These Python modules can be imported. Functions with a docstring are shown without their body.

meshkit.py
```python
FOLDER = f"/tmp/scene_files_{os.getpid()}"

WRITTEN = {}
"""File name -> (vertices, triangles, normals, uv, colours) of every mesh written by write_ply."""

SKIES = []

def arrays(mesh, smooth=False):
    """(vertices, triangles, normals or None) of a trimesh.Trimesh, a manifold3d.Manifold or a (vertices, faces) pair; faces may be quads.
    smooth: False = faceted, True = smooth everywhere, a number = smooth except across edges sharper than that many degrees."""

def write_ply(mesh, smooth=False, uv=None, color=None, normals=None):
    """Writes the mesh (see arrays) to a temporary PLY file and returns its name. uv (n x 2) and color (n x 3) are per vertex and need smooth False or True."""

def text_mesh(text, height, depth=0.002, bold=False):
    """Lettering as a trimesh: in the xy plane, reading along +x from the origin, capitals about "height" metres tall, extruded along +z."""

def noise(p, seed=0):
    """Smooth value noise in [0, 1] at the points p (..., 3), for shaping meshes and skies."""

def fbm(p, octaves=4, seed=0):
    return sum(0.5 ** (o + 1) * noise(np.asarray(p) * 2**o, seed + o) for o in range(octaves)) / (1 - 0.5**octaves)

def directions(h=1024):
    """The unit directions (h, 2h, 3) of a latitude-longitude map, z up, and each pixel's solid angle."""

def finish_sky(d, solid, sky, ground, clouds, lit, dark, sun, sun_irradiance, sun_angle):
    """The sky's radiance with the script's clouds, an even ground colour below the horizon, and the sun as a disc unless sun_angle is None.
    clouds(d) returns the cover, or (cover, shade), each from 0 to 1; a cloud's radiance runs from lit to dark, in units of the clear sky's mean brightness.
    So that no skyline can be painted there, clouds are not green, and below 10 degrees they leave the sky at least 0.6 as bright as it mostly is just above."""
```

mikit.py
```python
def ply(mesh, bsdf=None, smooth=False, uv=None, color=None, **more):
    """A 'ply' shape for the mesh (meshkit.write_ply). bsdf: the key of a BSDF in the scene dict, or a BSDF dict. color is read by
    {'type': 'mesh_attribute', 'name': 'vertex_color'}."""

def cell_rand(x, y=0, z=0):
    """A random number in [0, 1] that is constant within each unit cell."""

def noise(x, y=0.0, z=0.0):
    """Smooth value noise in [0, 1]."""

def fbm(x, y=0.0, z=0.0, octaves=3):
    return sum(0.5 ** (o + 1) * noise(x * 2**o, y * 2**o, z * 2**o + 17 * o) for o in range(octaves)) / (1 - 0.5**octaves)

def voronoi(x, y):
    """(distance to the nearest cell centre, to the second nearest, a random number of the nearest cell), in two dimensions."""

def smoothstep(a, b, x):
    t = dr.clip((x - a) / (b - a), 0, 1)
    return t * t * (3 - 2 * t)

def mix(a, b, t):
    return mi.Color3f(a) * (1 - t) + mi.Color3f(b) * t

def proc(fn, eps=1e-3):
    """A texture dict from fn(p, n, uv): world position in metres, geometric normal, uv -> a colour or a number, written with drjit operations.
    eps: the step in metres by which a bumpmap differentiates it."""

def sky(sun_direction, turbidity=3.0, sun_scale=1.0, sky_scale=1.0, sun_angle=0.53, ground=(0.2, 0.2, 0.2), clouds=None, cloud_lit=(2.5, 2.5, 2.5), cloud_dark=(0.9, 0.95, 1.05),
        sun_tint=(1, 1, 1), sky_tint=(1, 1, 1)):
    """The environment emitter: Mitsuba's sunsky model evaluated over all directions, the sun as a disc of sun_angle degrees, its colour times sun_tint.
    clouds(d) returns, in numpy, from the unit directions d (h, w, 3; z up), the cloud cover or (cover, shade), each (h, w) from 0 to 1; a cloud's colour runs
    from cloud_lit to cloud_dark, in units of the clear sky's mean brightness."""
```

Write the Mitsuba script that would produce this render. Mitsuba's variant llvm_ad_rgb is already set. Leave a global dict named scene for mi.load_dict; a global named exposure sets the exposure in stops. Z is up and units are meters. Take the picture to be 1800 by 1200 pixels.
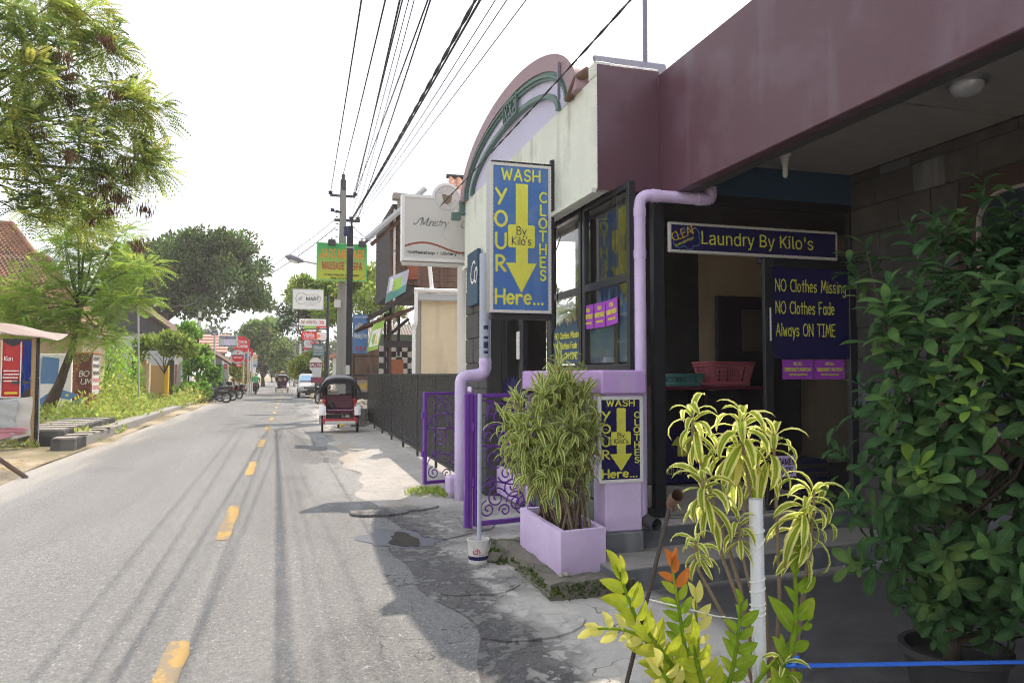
import math, random
import numpy as np, trimesh, drjit as dr, mitsuba as mi, mikit, meshkit
from shapely.geometry import Polygon, LineString, Point, box as sbox
from shapely.ops import unary_union
from shapely import affinity
R = np.random.default_rng(11)
scene, labels = {}, {}
T = mi.ScalarTransform4f

# ---------------------------------------------------------------- camera, sky, sun, exposure
YAW, PITCH = math.atan(391 / 1320), math.atan(57 / 1320)
scene['camera'] = {'type': 'perspective', 'fov': 2 * math.degrees(math.atan(900 / 1320)), 'fov_axis': 'x', 'near_clip': 0.05, 'far_clip': 2000.0,
    'to_world': T().look_at(origin=[0, 0, 1.6], target=[math.sin(YAW) * math.cos(PITCH), math.cos(YAW) * math.cos(PITCH), 1.6 + math.sin(PITCH)], up=[0, 0, 1])}
def cloud_cover(d):
    n = meshkit.fbm(d * [3, 3, 7] + 5.0, 4)
    return np.clip(0.9 + (n - 0.5) * 0.6, 0.6, 1.0), np.clip((0.52 - n) * 1.5, 0, 0.3)
scene['sky_light'] = mikit.sky((0.34, 0.52, 1.0), turbidity=3.5, clouds=cloud_cover, sun_tint=(.95, .97, 1.04), cloud_lit=(3.5, 3.55, 3.7), cloud_dark=(2.4, 2.5, 2.7), sun_angle=0.6)
exposure = 1.95

# ---------------------------------------------------------------- materials
def rgb(c): return {'type': 'rgb', 'value': [float(x) for x in c]}
def M(name, c, rough=0.6, **kw):
    col = c if isinstance(c, dict) else rgb(c)
    scene[name] = {'type': 'twosided', 'b': {'type': 'principled', 'base_color': col, 'roughness': rough, 'specular': kw.pop('spec', 0.4), **kw}}
    return name
def bumped(name, inner, fn, scale, eps=2e-3):
    b = scene[inner]['b']
    scene[name] = {'type': 'twosided', 'b': {'type': 'bumpmap', 'arbitrary': mikit.proc(fn, eps=eps), 'scale': scale, 'bsdf': b}}
    if name != inner: del scene[inner]
    return name
N, FB, SS, MX, VO = mikit.noise, mikit.fbm, mikit.smoothstep, mikit.mix, mikit.voronoi

def asphalt_c(p, n, uv):
    g = N(p.x * 160, p.y * 160); s = FB(p.x * .5 + 3, p.y * .18, 0, 4); t = FB(p.x * 5, p.y * .35, 2, 3)
    c = 0.178 + 0.05 * (s - .5) + 0.03 * (t - .5) + 0.085 * (g - .5) + 0.05 * (N(p.x * 48, p.y * 48, 3) - .5)
    stone = SS(.83, .9, N(p.x * 75, p.y * 75, 9)) * .10
    tar = SS(.60, .66, FB(p.x * 1.6 + 4, p.y * .4, 5, 4)) * SS(-.2, .6, p.x) * .06
    crack = SS(.02, .0, VO(p.x * 1.5 + FB(p.x * 4, p.y * 4, 1) * .8, p.y * .9 + FB(p.x * 4, p.y * 4, 7) * .8)[1] - VO(p.x * 1.5 + FB(p.x * 4, p.y * 4, 1) * .8, p.y * .9 + FB(p.x * 4, p.y * 4, 7) * .8)[0]) * SS(.1, .7, p.x + .5 * (s - .5)) * .08
    dust = SS(-3.2, -4.2, p.x + (t - .5) * 1.1) * .14
    v = c + stone - tar - crack
    old = SS(.15, .45, p.x + .5 * (s - .5) + .15 * (t - .5)) * SS(9.0, 9.8, p.y + (t - .5))
    track = dr.exp(-dr.square((p.x + 2.95) / .35)) + dr.exp(-dr.square((p.x + 1.55) / .35)) + dr.exp(-dr.square((p.x - .25) / .3))
    oil = SS(.66, .74, FB(p.x * 1.1 + 20, p.y * .5, 4, 4)) * .05; patch = SS(.50, .52, N(p.x * .8 + 40, p.y * .16 + 3)) * .012
    v = v * (1 + .28 * old) - .006 * track * (.5 + t) - oil * .5 + patch
    return mi.Color3f(.975, .99, 1.0) * v + mi.Color3f(1, .9, .75) * dust
def asphalt_h(p, n, uv): return N(p.x * 150, p.y * 150) + .6 * N(p.x * 60, p.y * 60, 4)
M('asphalt0', mikit.proc(asphalt_c), .85, spec=.25); bumped('asphalt', 'asphalt0', asphalt_h, .0025)

def crack_net(p, f, w, warp):
    wx, wy = p.x * f + (FB(p.x * 2.2, p.y * 2.2, 1, 4) - .5) * warp, p.y * f * .85 + (FB(p.x * 2.2 + 9, p.y * 2.2, 7, 4) - .5) * warp
    a, b, r = VO(wx, wy); return SS(w, w * .2, b - a)
def concrete_c(p, n, uv):
    s = FB(p.x * 1.1, p.y * .9, 1, 4); g = N(p.x * 120, p.y * 120); m = FB(p.x * 6, p.y * 6, 4, 4); q = FB(p.x * 22, p.y * 22, 6, 3)
    near = SS(9.4, 8.6, p.y); edge = SS(2.05, 1.0, p.x + (m - .5) * 1.1)
    crack = .8 * crack_net(p, 1.25, .016, 1.1) * SS(.44, .60, FB(p.x * .9 + 7, p.y * .9, 3, 2)) + crack_net(p, 4.2, .06, 2.5) * SS(.50, .60, s + .2 * edge * near) * .6 * near
    dirt = SS(.40, .60, s + .35 * (m - .5)) * near
    rub = edge * near * SS(.40, .55, m + .4 * (q - .5))
    c = mi.Color3f(1, .97, .92) * (.37 + .12 * near + .12 * (s - .5) + .10 * (m - .5) + .06 * (g - .5) + .06 * (q - .5))
    c = MX(c, mi.Color3f(.135, .135, .135) * (.6 + .8 * m), dr.clip(dirt * .62 + rub * .85, 0, .92))
    band = SS(1.62, 1.22, p.x + (FB(p.x * 2.5, p.y * 1.2, 5, 4) - .5) * .9) * near; c = MX(c, mi.Color3f(.085, .085, .09) * (.6 + .8 * g), band * (1 - .85 * SS(.57, .62, m * .5 + q * .5)) * .92)
    c = MX(c, mi.Color3f(.05, .048, .045), dr.clip(crack, 0, 1) * .8)
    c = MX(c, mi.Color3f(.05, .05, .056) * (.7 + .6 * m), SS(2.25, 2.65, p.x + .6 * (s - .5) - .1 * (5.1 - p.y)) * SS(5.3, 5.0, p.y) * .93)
    brown = SS(.5, .68, FB(p.x * 1.5 + 3, p.y * .45, 8, 3)) * SS(1.7, 1.0, p.x) * .5
    return MX(c, mi.Color3f(.30, .24, .16), brown * (1 - near))
def concrete_h(p, n, uv): return FB(p.x * 14, p.y * 14, 2, 4) + .3 * N(p.x * 110, p.y * 110) - .5 * crack_net(p, 1.25, .03, 2.2)
M('concrete0', mikit.proc(concrete_c), .8, spec=.3); bumped('concrete', 'concrete0', concrete_h, .012)

def dirt_c(p, n, uv):
    s = FB(p.x * .9, p.y * .9, 0, 4); g = N(p.x * 40, p.y * 40)
    return MX((.33, .28, .21), (.17, .15, .10), SS(.35, .65, s)) * (.8 + .4 * g)
M('dirt', mikit.proc(dirt_c), .95, spec=.1)
def plaster(name, col, dirt=(.10, .09, .08), amt=.5, streak=1.0, low=None, bump=.004, rough=.65, scale=1.0):
    def c(p, n, uv):
        h = p.x * .7 + p.y; s = FB(h * 7 * scale, p.z * .7 * scale, 3, 3); m = FB(h * 3 * scale, p.z * 3 * scale, 1, 4); f = N(h * 90, p.z * 90, p.x * 90)
        t = SS(.55, .80, s) * streak * .55 + SS(.52, .75, m) * .35
        if low is not None: t = t + SS(low[1], low[0], p.z + .35 * (m - .5)) * .9
        return MX(mi.Color3f(col) * (.9 + .2 * m) * (.95 + .1 * f), mi.Color3f(dirt), dr.clip(t * amt, 0, 1))
    M(name + '0', mikit.proc(c), rough)
    return bumped(name, name + '0', lambda p, n, uv: FB(p.x * 22, p.y * 22, p.z * 22, 3) + .5 * N(p.x * 90, p.y * 90, p.z * 90), bump)
plaster('cream_paint', (.66, .70, .63), (.22, .20, .17), .55)
plaster('maroon_paint', (.108, .052, .072), (.17, .14, .18), .55, .8, rough=.38, bump=.0022)
plaster('lilac_paint', (.70, .57, .84), (.30, .22, .34), .55, .18, (.0, .55))
plaster('violet_paint', (.50, .33, .66), (.66, .60, .72), .6)
plaster('grey_cement', (.115, .125, .14), (.34, .34, .35), .55, 1.0, rough=.7)
plaster('tread_cement', (.30, .29, .275), (.12, .12, .12), .8, .2, scale=1.5)
M('rod_iron', (.05, .038, .034), .7)
M('dark_wood', (.05, .03, .025), .6)
plaster('beige_wall', (.66, .55, .38), (.35, .28, .2), .4)
plaster('mossy_cement', (.17, .16, .13), (.035, .05, .015), .95, .8, bump=.015, scale=1.6)
plaster('dark_stone', (.080, .079, .079), (.14, .135, .13), .6, .3, bump=.02, scale=2.0)
plaster('green_stone', (.16, .21, .17), (.07, .09, .07), .8, .4, bump=.02, scale=2.0)
plaster('rust_metal', (.13, .075, .055), (.05, .03, .02), .9, .5)
plaster('pvc_lilac', (.66, .54, .82), (.30, .24, .38), .45, 1.0, (.1, .7), bump=.0006, rough=.4, scale=2.0)
plaster('sign_blue', (.06, .16, .42), (.16, .25, .42), .7, .8, bump=.0008, rough=.4, scale=1.5)
plaster('sign_yellow', (.68, .68, .09), (.50, .48, .14), .9, .9, bump=.0006, rough=.5, scale=3.0)
def wood_c(p, n, uv):
    g = FB(p.x * 3, p.y * 30, p.z * 3, 3)
    return MX((.22, .21, .20), (.31, .29, .27), g)
M('ceiling_wood', mikit.proc(wood_c), .6)
def brown_c(p, n, uv): return MX((.07, .042, .032), (.16, .10, .075), FB(p.x * 9, p.y * 9, p.z * 1.2, 3))
M('brown_wood', mikit.proc(brown_c), .7)
M('lavender_wall', (.50, .50, .66)); M('pink_tile', (.30, .205, .235), .5); M('green_trim', (.10, .17, .15), .5)
M('black_frame', (.022, .024, .030), .3, spec=.5); M('black_metal', (.03, .03, .034), .45); M('grey_steel', (.19, .19, .24), .5); M('zinc', (.45, .46, .47), .38, metallic=.7)
M('white_paint', (.76, .76, .75), .5); M('off_white', (.60, .59, .56), .6); M('sign_navy', (.018, .014, .085), .35)
M('gate_purple', (.155, .045, .33), .33, clearcoat=.4); M('pvc_grey', (.42, .46, .56), .35); M('pvc_white', (.60, .63, .67), .42)
M('sticker_purple', (.33, .06, .46), .45); M('black_ink', (.015, .015, .018), .6); M('white_tile', (.55, .52, .50), .22); M('dark_grey', (.06, .06, .065), .6); M('rubber', (.02, .02, .021), .75)
M('red_paint', (.42, .03, .04), .35); M('bright_red', (.60, .035, .045), .42); M('silver_paint', (.52, .53, .55), .28, metallic=.25); M('chrome', (.72, .72, .74), .16, metallic=1.0)
M('vinyl_maroon', (.16, .035, .065), .4); M('orange', (.75, .30, .05), .5); M('yellow', (.72, .48, .05), .5); M('line_yellow0', (.80, .41, .115), .75, spec=.2); M('navy', (.02, .03, .10), .4)
M('steel_blue', (.10, .22, .45), .5); M('shop_green', (.07, .22, .08), .5); M('lime_green', (.30, .52, .10), .5); M('sign_green', (.16, .50, .16), .45); M('tan_wall', (.55, .38, .20), .7); M('brick_red', (.30, .10, .06), .8)
M('basket_pink', (.55, .16, .20), .4); M('basket_teal', (.10, .28, .26), .4); M('bark', (.075, .058, .045), .9); M('stem_brown', (.22, .17, .12), .8); M('skin', (.36, .20, .13), .55); M('cloth_green', (.10, .45, .20), .8); M('cloth_dark', (.05, .05, .06), .8)
M('glass_dark', (.03, .04, .05), .08, spec=.8); M('glass_sky', (.18, .34, .55), .06, spec=.9); M('rope_blue', (.03, .14, .62), .6); M('string_white', (.75, .75, .72), .8); M('mud', (.06, .045, .035), .95); M('roof_tile', (.36, .17, .11), .8)
M('pale_tile', (.55, .30, .25), .7); M('sheet_metal', (.30, .28, .27), .55, metallic=.3); plaster('pink_sheet', (.40, .345, .33), (.24, .12, .11), .7, .9, scale=.6); M('tarp_blue', (.025, .09, .50), .4); M('banner_red', (.50, .035, .04), .5); M('banner_pink', (.55, .25, .30), .6)
M('concrete_pole', (.25, .245, .235), .8); M('pod_brown', (.10, .055, .04), .8); M('pale_grey', (.44, .46, .48), .5); M('teal_glass', (.10, .17, .19), .25); M('bamboo', (.42, .30, .16), .6); M('straw', (.55, .42, .22), .8); M('black_paint', (.03, .03, .032), .55)
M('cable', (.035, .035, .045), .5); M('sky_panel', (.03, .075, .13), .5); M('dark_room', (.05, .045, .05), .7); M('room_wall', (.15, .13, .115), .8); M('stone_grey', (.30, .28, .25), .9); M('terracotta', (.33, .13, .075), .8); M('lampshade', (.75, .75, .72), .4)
M('water', (.012, .012, .011), .22, spec=.25); M('wet_cement', (.10, .11, .135), .42, spec=.5)
scene['pane'] = {'type': 'thindielectric', 'int_ior': 1.42}
def leaf_bsdf(name, col, dt=.9, rough=.45):
    scene[name] = {'type': 'principledthin', 'base_color': col, 'roughness': rough, 'diff_trans': dt, 'eta': 1.4}
VC = {'type': 'mesh_attribute', 'name': 'vertex_color'}
leaf_bsdf('foliage', VC, 1.15, .55); leaf_bsdf('glossy_leaf', VC, .55, .33)
def varieg(edge, mid, w):
    def f(p, n, uv):
        a = dr.abs(uv.x - .5) * 2; t = SS(w - .12, w + .12, a + .10 * (N(uv.y * 6, uv.x * 3, p.x * 4) - .5)); s = N(uv.x * 24, uv.y * 1.5)
        return MX(MX(mi.Color3f(mid) * (.75 + .5 * s), mi.Color3f(edge), t) * (.75 + .5 * N(p.x * 11, p.y * 11, p.z * 11)), (.30, .17, .07), SS(.86, .97, uv.y + .22 * (N(p.x * 23, p.y * 23, p.z * 23) - .62)) * .9)
    return mikit.proc(f)
leaf_bsdf('song_leaf', varieg((.92, .89, .40), (.34, .45, .06), .52), 1.25, .38)
leaf_bsdf('dracaena_leaf', varieg((.82, .81, .38), (.22, .34, .06), .54), 1.0, .42)
def worn_yellow(p, n, uv): k = FB(p.x * 9, p.y * 5, 3, 4); return MX((.38, .262, .105), (.20, .185, .16), SS(.48, .66, k + .18 * (N(p.x * 70, p.y * 70) - .5)) * .75)
M('line_yellow', mikit.proc(worn_yellow), .8, spec=.2)
def veined(base, young, rib, spot=.5):
    def f(p, n, uv):
        a = dr.abs(uv.x - .5) * 2; t = N(p.x * 7, p.y * 7, p.z * 7); vein = SS(.10, .0, a) * .8 + SS(.80, 1.0, N(uv.y * 15 + a * 5, uv.x * 1.5)) * .25
        return MX(MX(base, young, SS(.55, .95, t) * .8 + .15 * uv.y) * (.7 + .6 * FB(p.x * 30, p.y * 30, p.z * 30, 2)), rib, dr.clip(vein, 0, 1) * spot) * (1 - .5 * SS(.93, 1.0, uv.y + .2 * (t - .7)))
    return mikit.proc(f)
leaf_bsdf('orange_leaf', rgb((.60, .20, .05)), 1.0, .4); leaf_bsdf('yellow_leaf', rgb((.62, .56, .16)), 1.0, .4)

# ---------------------------------------------------------------- naming and mesh helpers
def key(name):
    if not any(k == name or k.startswith(name + '__') for k in used): used.add(name); return name
    i = 1
    while f'{name}_{i:03d}' in used: i += 1
    used.add(f'{name}_{i:03d}'); return f'{name}_{i:03d}'
used = set()
def thing(name, label, cat, group=None):
    k = key(name); labels[k] = {'label': label, 'category': cat}
    if group: labels[k]['group'] = group
    return k
counts = {}
def part(parent, name, mesh, m, smooth=False, label=None, kind=None, xf=None, **kw):
    base = f'{parent}__{name}' if parent else name
    if parent:
        i = counts.get(base, 0); counts[base] = i + 1
        k = base if i == 0 else f'{base}_{i:03d}'
    else: k = key(name)
    s = dict(mesh) if isinstance(mesh, dict) else mikit.ply(mesh, m, smooth, **kw)
    if isinstance(mesh, dict) and m: s['bsdf'] = {'type': 'ref', 'id': m}
    if xf is not None: s['to_world'] = T(np.asarray(xf, float))
    scene[k] = s
    if label or kind: labels[k] = {a: b for a, b in (('label', label), ('kind', kind)) if b}
    return k
def struct(name, mesh, m, smooth=False, **kw):
    k = part(None, name, mesh, m, smooth, **kw); labels[k] = {'kind': 'structure'}; return k
class MB:
    def __init__(s): s.v, s.f, s.n = [], [], 0
    def add(s, v, f):
        v = np.asarray(v, float); f = np.asarray(f, int)
        if f.shape[1] == 4: f = np.vstack([f[:, [0, 1, 2]], f[:, [0, 2, 3]]])
        s.v.append(v); s.f.append(f + s.n); s.n += len(v); return s
    def mesh(s, m, M4=None):
        if hasattr(m, 'vertices'): v, f = np.asarray(m.vertices), np.asarray(m.faces)
        else: v, f = m
        if M4 is not None: v = v @ M4[:3, :3].T + M4[:3, 3]
        return s.add(v, f)
    def box(s, x0, x1, y0, y1, z0, z1, M4=None): return s.mesh(bx(x0, x1, y0, y1, z0, z1), M4)
    def tube(s, pts, r, n=8, caps=True): return s.mesh(tube(pts, r, n, caps))
    def get(s): return (np.vstack(s.v), np.vstack(s.f))
BF = np.array([[0, 1, 3, 2], [4, 6, 7, 5], [0, 4, 5, 1], [2, 3, 7, 6], [0, 2, 6, 4], [1, 5, 7, 3]])
def bx(x0, x1, y0, y1, z0, z1):
    v = np.array([[x, y, z] for x in (x0, x1) for y in (y0, y1) for z in (z0, z1)], float)
    return v, np.vstack([BF[:, [0, 1, 2]], BF[:, [0, 2, 3]]])
def cb(x0, x1, y0, y1, z0, z1, c=.008):
    """a box with chamfered edges"""
    c = min(c, .45 * min(x1 - x0, y1 - y0, z1 - z0))
    P = [(a, b, d) for a in (x0, x1) for b in (y0, y1) for d in (z0, z1)]
    pts = []
    for a, b, d in P:
        ia, ib, ic = (c if a == x0 else -c), (c if b == y0 else -c), (c if d == z0 else -c)
        pts += [(a, b + ib, d + ic), (a + ia, b, d + ic), (a + ia, b + ib, d)]
    h = trimesh.convex.convex_hull(np.array(pts)); return np.array(h.vertices), np.array(h.faces)
def tube(pts, r, n=8, caps=True):
    p = np.asarray(pts, float); r = np.broadcast_to(r, (len(p),)).astype(float)
    t = np.gradient(p, axis=0); t /= np.linalg.norm(t, axis=1, keepdims=True) + 1e-12
    a = np.cross(t[0], [0, 0, 1.0] if abs(t[0][2]) < .9 else [1.0, 0, 0]); A = []
    for k in t:
        a = a - k * (a @ k); a /= np.linalg.norm(a) + 1e-12; A.append(a)
    A = np.array(A); B = np.cross(t, A); g = np.arange(n) * 2 * np.pi / n
    v = (p[:, None] + r[:, None, None] * (np.cos(g)[None, :, None] * A[:, None] + np.sin(g)[None, :, None] * B[:, None])).reshape(-1, 3)
    i, j = np.meshgrid(np.arange(len(p) - 1), np.arange(n), indexing='ij')
    q = np.stack([i * n + j, i * n + (j + 1) % n, (i + 1) * n + (j + 1) % n, (i + 1) * n + j], -1).reshape(-1, 4)
    f = np.vstack([q[:, [0, 1, 2]], q[:, [0, 2, 3]]])
    if caps:
        m = len(v); v = np.vstack([v, p[:1], p[-1:]]); j = np.arange(n); e = (len(p) - 1) * n
        f = np.vstack([f, np.stack([(j + 1) % n, j, j * 0 + m], 1), np.stack([e + j, e + (j + 1) % n, j * 0 + m + 1], 1)])
    return v, f
def bend(pts, rad=.06, k=5):
    """rounds the corners of a polyline"""
    p = [np.asarray(q, float) for q in pts]; out = [p[0]]
    for a, b, c in zip(p, p[1:], p[2:]):
        u, w = (a - b) / np.linalg.norm(a - b), (c - b) / np.linalg.norm(c - b)
        r = min(rad, .45 * np.linalg.norm(a - b), .45 * np.linalg.norm(c - b))
        s, e = b + u * r, b + w * r
        out += [(1 - t) ** 2 * s + 2 * t * (1 - t) * b + t * t * e for t in np.linspace(0, 1, k)]
    return np.array(out + [p[-1]])
def grid(fn, nu, nv, thick=0.0):
    """a sheet (u, v) -> points, given a thickness along its normals"""
    u, v = np.meshgrid(np.linspace(0, 1, nu), np.linspace(0, 1, nv), indexing='ij')
    P = np.array(fn(u, v)); P = np.moveaxis(P, 0, -1).reshape(-1, 3)
    i, j = np.meshgrid(np.arange(nu - 1), np.arange(nv - 1), indexing='ij')
    q = np.stack([i * nv + j, (i + 1) * nv + j, (i + 1) * nv + j + 1, i * nv + j + 1], -1).reshape(-1, 4)
    f = np.vstack([q[:, [0, 1, 2]], q[:, [0, 2, 3]]])
    if thick:
        m = trimesh.Trimesh(P, f, process=False); Q = P - m.vertex_normals * thick; n = len(P)
        e = [(i * nv + j, (i + 1) * nv + j) for i in range(nu - 1) for j in (0, nv - 1)] + [(i * nv + j, i * nv + j + 1) for j in range(nv - 1) for i in (0, nu - 1)]
        e = np.array(e); side = np.vstack([np.stack([e[:, 0], e[:, 1], e[:, 1] + n], 1), np.stack([e[:, 0], e[:, 1] + n, e[:, 0] + n], 1)])
        P, f = np.vstack([P, Q]), np.vstack([f, f[:, ::-1] + n, side])
    return P, f
def lathe(prof, n=20, at=(0, 0, 0)):
    pr = np.asarray(prof, float); g = np.arange(n) * 2 * np.pi / n
    v = np.stack([pr[:, None, 0] * np.cos(g), pr[:, None, 0] * np.sin(g), np.broadcast_to(pr[:, None, 1], (len(pr), n))], -1).reshape(-1, 3) + at
    i, j = np.meshgrid(np.arange(len(pr) - 1), np.arange(n), indexing='ij')
    q = np.stack([i * n + j, i * n + (j + 1) % n, (i + 1) * n + (j + 1) % n, (i + 1) * n + j], -1).reshape(-1, 4)
    return v, np.vstack([q[:, [0, 1, 2]], q[:, [0, 2, 3]]])
def ext(poly, d):
    gs = [g for g in getattr(poly, 'geoms', [poly]) if g.area > 1e-9]
    m = trimesh.util.concatenate([trimesh.creation.extrude_polygon(g, d, engine='earcut') for g in gs]); return np.array(m.vertices), np.array(m.faces)
def F(o, d='S', tilt=0):
    """a frame on a wall: x along it as it is read, y up, z out of it. S faces the camera's side, W the road from the right, E the road from the left, N away, U up; a number: degrees from S"""
    if d == 'U': X, Y = (1, 0, 0), (0, 1, 0)
    else:
        a = math.radians({'S': 0, 'W': -90, 'E': 90, 'N': 180}.get(d, d)); X, Y = (math.cos(a), math.sin(a), 0), (0, 0, 1)
    X, Y = np.array(X, float), np.array(Y, float); Z = np.cross(X, Y); m = np.eye(4)
    if tilt: c, s = math.cos(tilt), math.sin(tilt); X, Y = X * c + Y * s, Y * c - X * s
    m[:3, 0], m[:3, 1], m[:3, 2], m[:3, 3] = X, Y, Z, o; return m
def on(mesh, M4): v, f = mesh; return np.asarray(v) @ M4[:3, :3].T + M4[:3, 3], f
def mv(x=0, y=0, z=0, rz=0, s=1, rx=0, ry=0):
    m = trimesh.transformations.euler_matrix(rx, ry, rz, 'sxyz'); m[:3, :3] = m[:3, :3] @ np.diag(np.broadcast_to(s, 3)); m[:3, 3] = x, y, z; return m
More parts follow.
